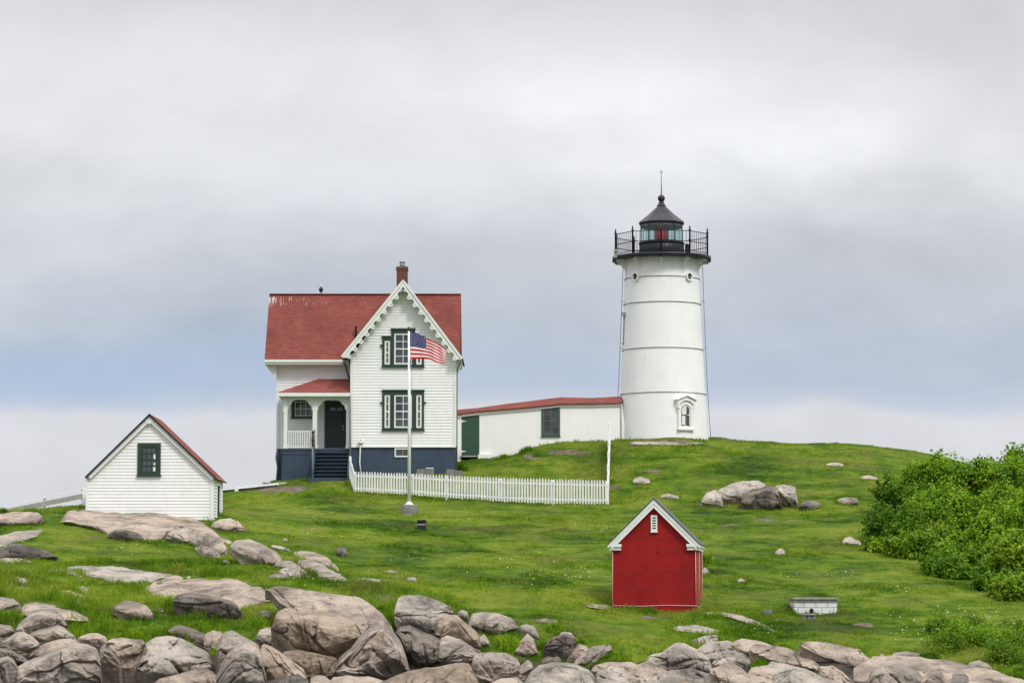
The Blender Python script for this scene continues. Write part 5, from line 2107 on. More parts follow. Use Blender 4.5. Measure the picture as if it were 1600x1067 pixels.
def rock(top, bot, m, label, s=.5, k=1.1, Y=None, Yr=None, cat='boulder', name='boulder', amp=1.0, bulge=.27, group=None, crack=1.0):
    """solid rock: traced silhouette, then a receding top face, a steep front and a back that goes into the ground"""
    _rk[0] += 1
    sd = _rk[0] * 31 + 5
    top, bot = sorted(top), sorted(bot)
    tx, ty = np.array(top, float).T
    bx, by = np.array(bot, float).T
    x0, x1 = min(tx[0], bx[0]), max(tx[-1], bx[-1])
    mid_b = float(np.interp((x0 + x1) / 2, bx, by))
    if Y is None:
        Y = min(hit((x0 + x1) / 2, min(mid_b, 1085)) or 120.0, hit(x0 + (x1 - x0) * .25, min(float(np.interp(x0 + (x1 - x0) * .25, bx, by)), 1085)) or 120,
                hit(x0 + (x1 - x0) * .75, min(float(np.interp(x0 + (x1 - x0) * .75, bx, by)), 1085)) or 120)
    pm = Y / FPX
    wpx = x1 - x0
    hpx = max(3.0, float(np.max(np.interp(np.linspace(x0, x1, 40), bx, by) - np.interp(np.linspace(x0, x1, 40), tx, ty))))
    hm = hpx * pm
    wm = wpx * pm
    nu = int(np.clip(wpx * .75, 14, 110))
    nv = int(np.clip(hpx * .75, 10, 80))
    U = np.linspace(0, 1, nu)
    V = np.linspace(0, 1, nv)
    uu, vv = np.meshgrid(U, V)              # rows: v
    px = x0 + wpx * uu
    jit = np.stack([U * wm * 2.2, np.full(nu, sd * 1.0), np.zeros(nu)], 1)
    tpy = np.interp(x0 + wpx * U, tx, ty) + hpx * .045 * fbm(jit, 3, sd)
    bpy_ = np.interp(x0 + wpx * U, bx, by) + 1.5 + hpx * .03 * fbm(jit + 9, 3, sd)
    bpy_ = np.maximum(bpy_, tpy + .6)
    if float(by.max()) < 1085:      # ends run out to a blunt point
        cv_ = .8 * np.clip((np.abs(2 * U - 1) - .84) / .16, 0, 1) ** 2
        tpy, bpy_ = tpy + (bpy_ - tpy) * cv_ * .6, bpy_ - (bpy_ - tpy) * cv_ * .4
    py = tpy[None] + (bpy_ - tpy)[None] * vv
    hcol = (bpy_ - tpy) * pm                # height of each column in metres
    su = np.clip(s + .22 * fbm(np.stack([U * wm * .9 + sd, np.zeros(nu), np.full(nu, 3.3)], 1), 3, sd + 2), .08, .92)[None]
    rec = np.where(vv < su, ((su - vv) / su) ** 1.15, 0.0)
    fr_ = np.where(vv >= su, (vv - su) / (1 - su), 0.0)
    d = k * hcol[None] * rec * (0.6 + .4 * su / max(s, .1)) + .16 * hcol[None] * fr_ ** 2 - .10 * hm * np.sin(np.pi * np.clip(fr_, 0, 1))
    side = np.abs(2 * uu - 1)
    if Yr is not None:
        d = d + (Yr - Y) * uu
    if float(by.max()) < 985:
        amp *= .62
    d += bulge * min(wm * .5, hm * 1.1) * (1 - np.sqrt(np.clip(1 - side ** 3, 0, 1)))
    # joint planes: every cell tilts its own way
    q = np.stack([uu.ravel() * wm, vv.ravel() * hm], 1)
    cell = max(.28, .55 * min(wm, hm * 1.6))
    qq = q / cell + np.stack([fbm(np.c_[q * 1.3, np.full(len(q), sd)], 2, sd), fbm(np.c_[q * 1.3, np.full(len(q), sd + 9.)], 2, sd)], 1) * .35
    d1, d2, idh, off = worley2(qq, sd)
    facet = soft_planes(qq, sd) * cell * 1.0 + soft_planes(qq * 2.3 + 5.1, sd + 3) * cell * .30
    # split layers: low slanting steps
    phi = (_hash(np.array([sd]), np.array([1]), np.array([2]), 5)[0] - .5) * 1.6
    lay = (q[:, 1] * math.cos(phi) + q[:, 0] * math.sin(phi)) / (.30 + .25 * min(1, hm)) + .9 * fbm(np.c_[q * .8, np.full(len(q), sd + 5.)], 3, sd + 31)
    fr2 = lay - np.floor(lay)
    facet = facet + (np.clip(fr2 / .85, 0, 1) - np.clip((fr2 - .85) / .15, 0, 1)) * .055 * min(1, hm) * np.clip(.3 + 1.5 * fbm(np.c_[q * .6, np.full(len(q), sd + 15.)], 2, sd + 41), 0, 1)
    edge = np.clip((d2 - d1) / .06, 0, 1)
    gate = np.clip(fbm(np.c_[q * .9 / max(.4, cell), np.full(len(q), sd + 77.)], 2, sd) * 5 + .1, 0, 1)
    crk = (1 - edge) * .16 * cell * crack * gate
    # long straight joints: a thin gap with one side stepped back
    rj = np.random.default_rng(sd)
    for _ in range(int(np.clip(wm * hm * 1.1, 0, 5)) + (1 if hm > .5 else 0)):
        pj = np.array([rj.random() * wm, rj.random() * hm])
        aj = rj.choice([.15, 1.35, .75, -.5]) + rj.normal() * .25
        wob_ = .10 * fbm(np.c_[q * 1.4, np.full(len(q), sd + 55. + _)], 3, sd + 51) * min(1, hm)
        ds = (q[:, 0] - pj[0]) * -math.sin(aj) + (q[:, 1] - pj[1]) * math.cos(aj) + wob_
        al = np.abs((q[:, 0] - pj[0]) * math.cos(aj) + (q[:, 1] - pj[1]) * math.sin(aj))
        on = np.clip((.75 * max(wm, hm) * rj.uniform(.4, 1.0) - al) / .3, 0, 1)
        facet = facet + on * (.13 * np.exp(-(ds / .032) ** 2) + .10 * rj.uniform(-1, 1) * np.tanh(ds / .03) * min(1, hm))
    p3_ = np.c_[q / max(hm, .25), np.full(len(q), sd * .7)]
    nz = fbm(p3_ * 1.3, 5, sd + 3, .55) * .20 * min(hm, 1.6) + fbm(np.c_[q * 3.2, np.full(len(q), 1. * sd)], 4, sd + 8, .6) * .07 * min(1, hm)
    lim = np.minimum(1, np.minimum(vv, 1 - vv) * 6 + .25).ravel()
    disp = ((facet + crk) * amp * .78 + nz * amp) * np.clip(lim, 0, 1)
    d = d + disp.reshape(d.shape)
    if k >= 1.5 and s >= .65 and float(by.max()) < 993:
        # ledge lying flush in the ground: follow the slope, standing a little proud of it
        cu, cvv = np.linspace(0, 1, 10), np.linspace(0, 1, 6)
        hg = np.array([[hit(x0 + wpx * a_, float(np.interp(a_, U, tpy) + (np.interp(a_, U, bpy_) - np.interp(a_, U, tpy)) * b_)) or np.nan for a_ in cu] for b_ in cvv])
        hg = np.where(np.isnan(hg), np.nanmax(hg), hg)
        rows_ = np.array([np.interp(U, cu, hg[r_]) for r_ in range(6)])
        surf = np.array([np.interp(V, cvv, rows_[:, c_]) for c_ in range(nu)]).T
        B = min(1.5, .35 + .7 * hm)
        prof_ = np.minimum(1, (1 - vv) / .22) ** .7 * np.minimum(1, vv / .35 + .12) * np.clip((1 - side ** 4), 0, 1) ** .5
        d = surf + .55 - (B + .3) * prof_ - Y + disp.reshape(d.shape) * 1.6 * np.clip(lim, 0, 1).reshape(d.shape)
    # keep the face clear of the turf it stands in
    flush = k >= 1.5 and s >= .65 and float(by.max()) < 993
    cols = np.linspace(.06, .94, 9) if not flush else []
    sh = []
    for u_ in cols:
        iu = int(u_ * (nu - 1))
        best = 0.0
        for v_ in (.08, .3, .6, .97):
            iv = int(v_ * (nv - 1))
            if py[iv, iu] < 1090:
                hh_ = hit(px[iv, iu], py[iv, iu])
                if hh_ is not None:
                    best = min(best, hh_ - (.04 if v_ > .2 else -.25) - (Y + d[iv, iu]))
        sh.append(max(best, -6.0))
    if not flush:
        d = d + np.interp(U, cols, sh)[None]
    X, Yw, Z = P(px, py, Y + d)
    Z = Z + (fbm(np.c_[q * 2.1, np.full(len(q), sd + 40.)], 3, sd) * .05 * min(1, hm)).reshape(d.shape) * np.minimum(1, vv * 5)
    front = np.stack([X, Yw, Z], -1)        # nv, nu, 3
    # back: down behind the top edge, then under
    topr, botr = front[0], front[-1]
    thick = .35 * hm + .25
    b1 = topr + np.array([0, thick * .6, -.12 * hm])
    zlo = np.minimum(botr[:, 2], topr[:, 2] - .05) - .12 - .1 * hm
    b2 = np.stack([topr[:, 0], topr[:, 1] + thick, np.minimum(topr[:, 2] - .3 * hm, topr[:, 2] * .5 + zlo * .5)], 1)
    b3 = np.stack([topr[:, 0], topr[:, 1] + thick * .9, zlo - .05], 1)
    b4 = np.stack([botr[:, 0], botr[:, 1] + .05, zlo], 1)
    if mid_b > float(np.interp((x0 + x1) / 2, ex, ey)) + 3:
        dr = np.minimum(1.0, .5 + .5 * hm)
        sk1_ = botr + np.array([0, .10 * hm, -.12]) + np.stack([0 * U, .05 * fbm(jit + 3, 2, sd + 1), 0 * U], 1)
        sk2_ = botr + np.array([0, .30 * hm + .15, -dr])
        b4 = np.stack([botr[:, 0], sk2_[:, 1] + .05, sk2_[:, 2] - .05], 1)
        b3[:, 2] = np.minimum(b3[:, 2], b4[:, 2])
        loop = np.concatenate([front, sk1_[None], sk2_[None], b4[None], b3[None], b2[None], b1[None]], 0)
    else:
        loop = np.concatenate([front, b4[None], b3[None], b2[None], b1[None]], 0)     # nl, nu, 3
    nl = loop.shape[0]
    vs = loop.reshape(-1, 3)
    org = np.array([vs[:, 0].mean(), vs[:, 1].mean(), botr[:, 2].mean()])
    i = np.arange(nl)[:, None] * nu + np.arange(nu - 1)[None]
    j = ((np.arange(nl) + 1) % nl)[:, None] * nu + np.arange(nu - 1)[None]
    qd = np.stack([i, j, j + 1, i + 1], -1).reshape(-1, 4)
    caps = [list(range(0, nl * nu, nu))[::-1], list(range(nu - 1, nl * nu, nu))]
    me = bpy.data.meshes.new(name)
    me.from_pydata((vs - org).tolist(), [], qd.tolist() + caps)
    me.materials.append(M[m])
    me.polygons.foreach_set('use_smooth', [True] * len(me.polygons))
    me.update()
    me.set_sharp_from_angle(angle=rad(38))
    o = bpy.data.objects.new(name, me)
    o.location = org
    COL.objects.link(o)
    tag(o, label, cat, group)
    ROCKFOOT.append((x0, x1, tx, ty, bx, by, float(Yw.min()), float(Yw.max())))
    return o


def bt(top, dy):
    return [(x, y + d) for (x, y), d in zip(top, dy)]


R = rock
# --- bottom left cliff
R([(-30, 932), (0, 932), (20, 935), (31, 942)], [(-30, 958), (0, 958), (10, 951), (31, 944)], 'rock_grey', 'low rounded grey rock in the grass at the far left edge')
R([(24, 956), (38, 939), (55, 936), (78, 938), (100, 947), (120, 953), (135, 960), (146, 967)], [(24, 962), (70, 970), (100, 972), (125, 972), (146, 969)], 'rock_tan', 'long pinkish sloping slab behind the arched grey boulder at lower left', s=.8, k=1.6)
R([(22, 984), (35, 968), (50, 956), (65, 950), (85, 952), (96, 960), (106, 976)], [(22, 988), (50, 990), (78, 988), (106, 979)], 'rock_grey', 'arched grey boulder with pale rim at lower left', s=.3)
R([(44, 990), (60, 983), (90, 975), (101, 980), (116, 992), (122, 1000)], [(44, 996), (70, 1000), (95, 999), (122, 1003)], 'rock_grey', 'grey wedge stone just below the arched boulder', s=.35)
R([(-30, 974), (16, 976), (24, 984)], [(-30, 1008), (8, 1003), (16, 995), (24, 986)], 'rock_grey', 'grey block cut by the left edge below the grass', s=.25)
R([(-5, 1008), (10, 997), (25, 987), (36, 986), (50, 994), (62, 1002)], [(-5, 1018), (30, 1024), (48, 1020), (62, 1006)], 'rock_grey', 'flat faced grey block with a short crack at lower left', s=.25)
R([(46, 1019), (70, 1005), (90, 998), (112, 996), (126, 1003)], [(46, 1028), (75, 1026), (95, 1016), (126, 1007)], 'rock_tan', 'brownish ledge tucked above the great grey slab', s=.5)
R([(26, 1045), (38, 1035), (55, 1026), (78, 1017), (97, 1008), (115, 1001), (135, 1004), (150, 1011), (157, 1022), (158, 1040)], [(26, 1090), (100, 1100), (158, 1095)], 'rock_grey', 'great smooth grey slab face at the bottom left corner', s=.14, k=1.4, Y=82.6)
R([(-30, 1026), (12, 1025), (22, 1031), (28, 1042)], [(-30, 1095), (20, 1095), (28, 1085)], 'rock_grey', 'broken grey block at the very bottom left corner', s=.12, Y=82.9)
R([(-30, 1005), (5, 1012), (20, 1016), (34, 1024), (44, 1030)], [(-30, 1032), (10, 1034), (25, 1036), (44, 1036)], 'rock_dark', 'dark shadowed stone wedged above the bottom left corner', s=.3)
R([(122, 994), (138, 989), (152, 988), (167, 995), (168, 1003)], [(122, 998), (140, 1006), (158, 1010), (168, 1006)], 'rock_tan', 'small tan stone capping the joint right of the great slab', s=.45)
R([(155, 1016), (162, 1006), (172, 1004), (181, 1016), (188, 1036)], [(155, 1040), (170, 1044), (188, 1046)], 'rock_grey', 'narrow brown stone left of a curved crack at lower left', s=.3, Y=83.6)
R([(166, 1000), (176, 996), (192, 995), (210, 998), (225, 999), (227, 1004)], [(166, 1006), (185, 1040), (205, 1042), (218, 1036), (227, 1008)], 'rock_tan', 'squarish brown boulder between two dark cracks at lower left', s=.22, Y=84.0)
R([(214, 1038), (222, 1012), (230, 1002), (242, 995), (262, 991), (285, 998), (308, 1010), (325, 1020), (334, 1030)], [(214, 1048), (240, 1056), (275, 1060), (310, 1050), (334, 1042)], 'rock_pale', 'big pale wedge boulder with broad bright top at lower left', s=.58, k=1.5, Y=83.5)
R([(160, 1048), (185, 1046), (212, 1046), (232, 1050), (248, 1062)], [(160, 1095), (248, 1095)], 'rock_dark', 'shade darkened grey stones deep in the hollow under the brown boulder', s=.25, Y=84.6)  # grey stones given dark granite to carry the shade of the hollow
R([(232, 1075), (250, 1060), (282, 1052), (302, 1044), (322, 1043), (338, 1050)], [(232, 1098), (338, 1098)], 'rock_tan', 'tan boulder at the bottom edge under the pale wedge', s=.35, Y=82.4)
R([(262, 981), (280, 976), (300, 981), (322, 990)], [(262, 986), (290, 998), (322, 1008)], 'rock_dark', 'dark brown stone under the turf left of the upright boulders', s=.4)
R([(318, 992), (333, 984), (348, 986)], [(318, 1012), (335, 1016), (348, 1006)], 'rock_tan', 'rusty brown stone beside the upright grey boulders', s=.4)
R([(334, 1050), (340, 1003), (347, 989), (362, 985), (380, 992), (398, 1003), (410, 1013)], [(334, 1056), (365, 1066), (410, 1060)], 'rock_grey', 'tall grey boulder leaning behind the big oval boulder', s=.25, k=.7, Y=83.2)
R([(334, 1066), (344, 1042), (354, 1020), (366, 1004), (380, 999), (396, 1006), (409, 1015), (417, 1030), (416, 1050)], [(334, 1100), (416, 1100)], 'rock_grey', 'big oval grey boulder standing at the bottom edge', s=.22, k=.8, Y=82.2, bulge=.8)
R([(404, 1014), (412, 1006), (424, 1008), (442, 1021), (460, 1034), (472, 1041), (480, 1052)], [(404, 1045), (430, 1066), (460, 1072), (480, 1060)], 'rock_rust', 'orange tan boulder slanting down right of the big oval boulder', s=.5, Y=82.7)
R([(412, 1066), (440, 1056), (466, 1049), (478, 1056)], [(412, 1098), (478, 1095)], 'rock_dark', 'dark blocky stone at the bottom edge below the orange tan boulder', s=.25, Y=82.2)
R([(399, 995), (405, 984), (418, 979), (438, 982), (449, 990), (454, 1005)], [(399, 999), (425, 1014), (446, 1019), (454, 1012)], 'rock_grey', 'smooth grey cobble shaped boulder above the oval boulder', s=.4, bulge=.8)
R([(394, 961), (404, 955), (417, 953), (427, 962)], [(394, 967), (415, 970), (427, 966)], 'rock_grey', 'small grey stone in the tuft left of the tan dome')
# --- slabs on the left lawn
R([(88, 919), (110, 920), (130, 928), (148, 939)], [(88, 921), (115, 933), (138, 943), (148, 942)], 'rock_tan', 'narrow pinkish strip of ledge sloping through the grass at left', s=.7, k=2)
R([(117, 915), (130, 912), (142, 921), (148, 930)], [(117, 919), (132, 928), (148, 932)], 'rock_grey', 'thin grey strip of ledge just above the pinkish strip', s=.7, k=2)
R([(7, 918), (20, 913), (45, 915), (52, 919)], [(7, 920), (30, 922), (52, 921)], 'rock_grey', 'low flat grey ledge near the left edge amid tall grass', s=.7, k=2)
R([(16, 906), (28, 901), (42, 904), (48, 910)], [(16, 909), (32, 914), (48, 912)], 'rock_grey', 'small dark fronted stone under a turf lip near the left edge')
R([(176, 948), (186, 942), (196, 938), (212, 939), (228, 945), (239, 956)], [(176, 950), (195, 962), (215, 967), (230, 968), (239, 959)], 'rock_tan', 'rounded pinkish boulder alone in the grass at lower left', s=.55)
R([(237, 951), (246, 948), (257, 951)], [(237, 956), (257, 956)], 'rock_grey', 'little grey stone right of the rounded pinkish boulder')
R([(63, 894), (80, 887), (96, 886), (115, 892), (134, 901)], [(63, 896), (95, 894), (118, 899), (134, 903)], 'rock_pale', 'thin pale ledge at the left foot of the long pale slab', s=.8, k=2.4)
R([(96, 885), (120, 882), (150, 881), (172, 880), (200, 883), (235, 890), (265, 895), (279, 898)], [(96, 888), (125, 896), (145, 904), (175, 911), (205, 912), (230, 911), (248, 904), (279, 900)], 'rock_pale', 'long pale grey slab lying flush in the lawn at left', s=.85, k=2.6, amp=.6)
R([(224, 916), (240, 905), (260, 899), (280, 897), (320, 899), (360, 900), (385, 905), (408, 911), (420, 925), (429, 938)], [(224, 922), (245, 936), (270, 938), (300, 944), (330, 950), (365, 955), (395, 948), (429, 941)], 'rock_tan', 'broad pinkish tan slab stretching right across the left lawn', s=.8, k=2.2, amp=.55)
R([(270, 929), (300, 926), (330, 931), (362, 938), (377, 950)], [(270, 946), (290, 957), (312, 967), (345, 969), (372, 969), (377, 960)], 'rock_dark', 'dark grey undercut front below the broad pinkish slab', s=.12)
R([(-30, 803), (0, 802), (20, 800), (45, 799), (66, 801)], [(-30, 818), (0, 819), (30, 820), (58, 819), (66, 810)], 'rock_tan', 'flat brown ledge at far left below the plank railing', s=.6, k=1.8)
R([(-30, 836), (0, 833), (25, 828), (50, 825), (69, 825)], [(-30, 860), (0, 857), (15, 850), (38, 846), (58, 839), (69, 829)], 'rock_grey', 'smooth grey ledge rising from the far left edge', s=.75, k=2, amp=.6)
R([(-30, 862), (0, 858), (12, 850), (25, 848), (45, 853), (70, 860), (90, 868)], [(-30, 876), (0, 875), (35, 874), (72, 872), (90, 870)], 'rock_dark', 'low dark grey hump under the smooth left ledge', s=.4, k=1.4)
R([(90, 814), (105, 797), (130, 793), (180, 791), (235, 791), (270, 797), (310, 807), (335, 824), (352, 837), (372, 845)], [(90, 818), (130, 821), (160, 832), (175, 842), (225, 845), (270, 842), (300, 848), (352, 864), (372, 850)], 'rock_tan', 'huge tan granite dome in front of the small white outbuilding', s=.75, k=1.6, Y=112.5, amp=.6)
R([(168, 833), (180, 827), (195, 827), (215, 832), (226, 840)], [(168, 840), (195, 846), (226, 846)], 'rock_dark', 'dark brown hump at the foot of the huge tan dome', s=.3, Y=111.4)
R([(255, 836), (262, 825), (275, 821), (300, 824), (325, 834), (345, 843), (355, 852)], [(255, 842), (290, 848), (310, 856), (332, 870), (350, 866), (355, 858)], 'rock_grey', 'grey rounded slab split off the right side of the tan dome', s=.6, Y=110.5)
R([(304, 854), (318, 851), (332, 858), (346, 868)], [(304, 858), (316, 870), (332, 874), (346, 872)], 'rock_grey', 'small grey block at the lower right foot of the tan dome', Y=109.6)
R([(330, 818), (345, 810), (360, 809), (373, 815), (385, 826)], [(330, 822), (350, 830), (385, 829)], 'rock_tan', 'brown boulder beside the right corner of the white outbuilding', s=.6)
R([(359, 850), (370, 843), (390, 842), (412, 850), (430, 861), (442, 873)], [(359, 856), (375, 870), (398, 879), (416, 884), (442, 881)], 'rock_grey', 'rounded grey boulder with a lengthwise crack right of the dome', s=.55)
R([(429, 879), (440, 875), (455, 876), (468, 884), (472, 890)], [(429, 884), (450, 889), (472, 893)], 'rock_grey', 'upper flat grey stone between boulder and pink slab', s=.6)
R([(436, 889), (450, 885), (470, 887), (486, 898)], [(436, 893), (452, 901), (470, 904), (486, 902)], 'rock_pale', 'pale broken stone between boulder and pink slab', s=.6)
R([(419, 899), (430, 896), (445, 896), (454, 901)], [(419, 904), (454, 904)], 'rock_grey', 'small flat grey stone edging the broad tan slab')
R([(453, 859), (470, 856), (490, 859), (510, 867), (525, 880), (533, 892)], [(453, 862), (466, 872), (490, 875), (515, 885), (533, 895)], 'rock_tan', 'slanting slab with pink patch on the middle left lawn', s=.75, k=1.8, amp=.6)
R([(462, 875), (480, 871), (500, 873), (520, 887), (535, 897), (546, 906)], [(462, 880), (480, 893), (500, 904), (525, 909), (546, 908)], 'rock_grey', 'long grey tilted slab below the pink patched slab', s=.65, k=1.6, amp=.6)
R([(525, 858), (533, 853), (540, 856), (542, 862)], [(525, 863), (535, 871), (542, 866)], 'rock_dark', 'round dark stone standing on the lawn above the slabs', s=.35, bulge=.8)
R([(424, 851), (440, 853), (455, 859)], [(424, 854), (440, 858), (455, 862)], 'rock_pale', 'thin pale stone edge above the slab with pink patch', k=2)
R([(555, 904), (570, 902), (595, 905)], [(555, 908), (575, 910), (595, 909)], 'rock_pale', 'flat pale stone in the grass right of the grey slab', k=2)
R([(598, 892), (610, 890), (622, 892)], [(598, 895), (622, 895)], 'rock_pale', 'thin pale stone under a turf lip in mid lawn', k=2)
R([(636, 903), (643, 901), (651, 903)], [(636, 907), (651, 907)], 'rock_pale', 'tiny pale stone on the mid lawn above the pale block')
R([(346, 876), (352, 874), (359, 877)], [(346, 880), (359, 880)], 'rock_pale', 'tiny whitish stone in the grass beneath the dome')
R([(442, 842), (446, 840), (450, 843)], [(442, 845), (450, 845)], 'rock_pale', 'tiny whitish stone on the lawn right of the white outbuilding')
R([(-30, 876), (10, 871), (30, 872), (52, 876)], [(-30, 881), (52, 879)], 'rock_grey', 'thin grey lip of rock at the far left lawn edge', k=2)
# --- central boulders
R([(414, 918), (440, 915), (480, 921), (520, 927), (557, 931), (577, 943), (596, 957), (611, 977), (620, 995), (626, 1010)], [(414, 921), (424, 926), (436, 940), (455, 953), (485, 962), (530, 972), (565, 990), (600, 1000), (626, 1016)], 'rock_tan', 'wide sunlit tan slab curving down over the central boulders', s=.85, k=1.6, amp=.5, Y=90.2)
R([(423, 976), (431, 957), (445, 950), (480, 948), (510, 954), (540, 964), (558, 975), (568, 990)], [(423, 982), (448, 1002), (462, 1018), (490, 1021), (515, 1024), (545, 1012), (568, 994)], 'rock_rust', 'large dome boulder with orange brown stain at lower centre left', s=.35, k=1.0, Y=86.2, bulge=.7)
R([(524, 1030), (548, 1013), (562, 995), (577, 978), (600, 967), (613, 984), (626, 1003), (637, 1030), (642, 1046)], [(524, 1056), (560, 1060), (600, 1060), (626, 1054), (642, 1050)], 'rock_grey', 'massive grey boulder with pale cap right of the dome boulder', s=.3, k=.9, Y=85.2, bulge=.7)
R([(438, 1019), (465, 1015), (500, 1019), (529, 1024)], [(438, 1034), (478, 1058), (505, 1060), (529, 1058)], 'rock_rust', 'brown block under the dome boulder', s=.14, Y=85.6)
R([(485, 1059), (496, 1054), (508, 1055), (517, 1063)], [(485, 1095), (517, 1095)], 'rock_grey', 'small grey stone at the bottom edge below the brown block', s=.3, Y=83.3)
R([(511, 1069), (521, 1058), (545, 1055), (575, 1056), (600, 1064)], [(511, 1098), (600, 1098)], 'rock_tan', 'flat tan stone at the bottom edge below the massive grey boulder', s=.4, Y=82.6)
R([(583, 1071), (610, 1058), (650, 1046), (690, 1038), (720, 1034), (733, 1035), (741, 1050), (749, 1068)], [(583, 1102), (749, 1102)], 'rock_rust', 'broad orange tan boulder at the bottom edge near centre', s=.55, k=1.4, Y=81.8)
R([(616, 936), (630, 929), (650, 928), (670, 931), (694, 941), (707, 951), (711, 962)], [(616, 975), (635, 978), (655, 984), (680, 992), (692, 976), (711, 966)], 'rock_pale', 'pale square topped block crowning the rock pile left of centre', s=.55, k=1.3)
R([(671, 956), (688, 946), (704, 946), (710, 960)], [(671, 970), (682, 982), (697, 968), (710, 963)], 'rock_dark', 'dark notch stone on the right flank of the pale block', s=.3)
R([(619, 982), (640, 976), (668, 988), (688, 998), (692, 1022)], [(619, 992), (635, 1020), (655, 1040), (692, 1044)], 'rock_dark', 'jagged dark rock under the pale square topped block', s=.18, Y=87.2, amp=1.5)
R([(678, 988), (684, 965), (694, 958), (714, 960), (728, 972), (744, 985), (753, 998), (755, 1007)], [(678, 993), (706, 999), (728, 1006), (748, 1012), (755, 1011)], 'rock_rust', 'angular brown boulder tilted down to the right by the dark gap', s=.35, Y=88.6)
R([(714, 957), (722, 952), (730, 955), (734, 968)], [(714, 962), (734, 972)], 'rock_grey', 'small grey stone peeping over the angular brown boulder')
R([(684, 1000), (698, 993), (720, 999), (740, 1012), (754, 1018)], [(684, 1044), (720, 1040), (745, 1030), (754, 1024)], 'rock_grey', 'smooth grey shelf rock below the angular brown boulder', s=.45, Y=86.6)
R([(730, 975), (738, 958), (754, 956), (776, 958), (798, 964), (811, 977)], [(730, 980), (755, 988), (780, 991), (796, 985), (811, 980)], 'rock_grey', 'slanted grey slab with pale scratches below the turf edge', s=.4)
R([(748, 995), (757, 990), (766, 1004)], [(748, 1008), (766, 1010)], 'rock_grey', 'narrow grey splinter right of the angular brown boulder')
R([(812, 977), (822, 975), (835, 978), (844, 996)], [(812, 981), (826, 993), (844, 998)], 'rock_pale', 'thin lilac grey plate leaning in the tuft at centre', s=.5, k=.8)
R([(804, 1014), (814, 1000), (824, 989), (834, 998), (841, 1016)], [(804, 1020), (824, 1025), (841, 1021)], 'rock_tan', 'pointed brown stone poking from the weeds at centre', s=.35, bulge=.8)
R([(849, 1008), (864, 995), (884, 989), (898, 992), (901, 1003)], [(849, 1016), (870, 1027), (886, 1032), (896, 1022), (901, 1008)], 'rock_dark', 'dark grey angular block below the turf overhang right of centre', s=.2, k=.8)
R([(874, 990), (880, 986), (892, 988), (897, 994)], [(874, 994), (897, 997)], 'rock_pale', 'tiny pale chip on top of the dark angular block')
R([(844, 1031), (855, 1021), (868, 1021), (878, 1031)], [(844, 1036), (860, 1039), (878, 1036)], 'rock_grey', 'small rounded grey stone under the dark angular block', bulge=.8)
R([(884, 1032), (894, 1011), (906, 1004), (919, 1010)], [(884, 1036), (900, 1032), (919, 1018)], 'rock_tan', 'rusty brown stone under the turf right of the dark block', s=.3)
R([(837, 968), (850, 965), (872, 968)], [(837, 972), (872, 973)], 'rock_grey', 'flat grey stone half hidden in grass above the weeds')
R([(738, 1026), (746, 1020), (765, 1018), (790, 1020), (808, 1028), (814, 1036)], [(738, 1032), (775, 1034), (800, 1042), (814, 1044)], 'rock_pale', 'thin pale cap slab on the layered block at bottom centre', s=.7, Y=85.0)
R([(734, 1040), (741, 1027), (765, 1025), (792, 1029), (810, 1036), (812, 1046)], [(734, 1050), (750, 1064), (778, 1066), (802, 1063), (812, 1052)], 'rock_grey', 'layered grey block with dark streaks at bottom centre', s=.15, k=.8, Y=84.2)
R([(803, 1056), (812, 1040), (824, 1030), (833, 1036)], [(803, 1064), (818, 1068), (833, 1046)], 'rock_grey', 'grey block wedged right of the layered block', s=.3, Y=84.4)
R([(745, 1075), (770, 1065), (782, 1060), (808, 1058), (822, 1068)], [(745, 1098), (822, 1098)], 'rock_tan', 'tan stone top at the bottom edge below the layered block', Y=82.6)
R([(816, 1075), (830, 1048), (842, 1037), (870, 1035), (900, 1037), (920, 1044), (931, 1056)], [(816, 1102), (931, 1102)], 'rock_pale', 'big smooth pale grey boulder at the bottom edge right of centre', s=.45, k=1.1, Y=82.4, bulge=.7)
# --- right foreground
R([(896, 1034), (908, 1017), (930, 1009), (956, 1005)], [(896, 1040), (930, 1036), (956, 1016)], 'rock_grey', 'mossy grey rock partly under the turf right of centre', s=.5)
R([(924, 1040), (950, 1034), (985, 1033), (1003, 1041)], [(924, 1050), (960, 1052), (1003, 1056)], 'rock_tan', 'brown ledge in the shadow below the turf overhang', s=.4, Y=84.8)
R([(920, 1072), (934, 1049), (955, 1041), (975, 1044), (988, 1058)], [(920, 1100), (988, 1100)], 'rock_pale', 'rounded pale rock at the bottom edge with slanting veins', s=.45, Y=83.0)
R([(962, 1072), (975, 1054), (987, 1040), (1010, 1035), (1032, 1040), (1052, 1053)], [(962, 1102), (1052, 1102)], 'rock_tan', 'tan jointed rock at the bottom edge below the wedge boulder', s=.5, Y=82.8)
R([(998, 1072), (1020, 1058), (1046, 1048), (1080, 1044), (1110, 1051), (1130, 1061), (1140, 1072)], [(998, 1102), (1140, 1102)], 'rock_pale', 'broad pale jointed rock at the bottom edge under the wedge boulder', s=.55, k=1.3, Y=82.2)
R([(1008, 1030), (1016, 1023), (1036, 1019), (1054, 1005), (1070, 1005), (1090, 1014), (1106, 1026), (1117, 1047)], [(1008, 1034), (1040, 1042), (1068, 1047), (1098, 1053), (1117, 1053)], 'rock_pale', 'pale wedge shaped boulder with a dark pit left of the tan ledges', s=.5, k=1.2, Y=84.6)
R([(1082, 1018), (1096, 1009), (1112, 1002), (1136, 999), (1150, 1004), (1158, 1018)], [(1082, 1024), (1115, 1034), (1158, 1030)], 'rock_pale', 'smooth pale hump behind the wedge boulder', s=.65, k=1.4)
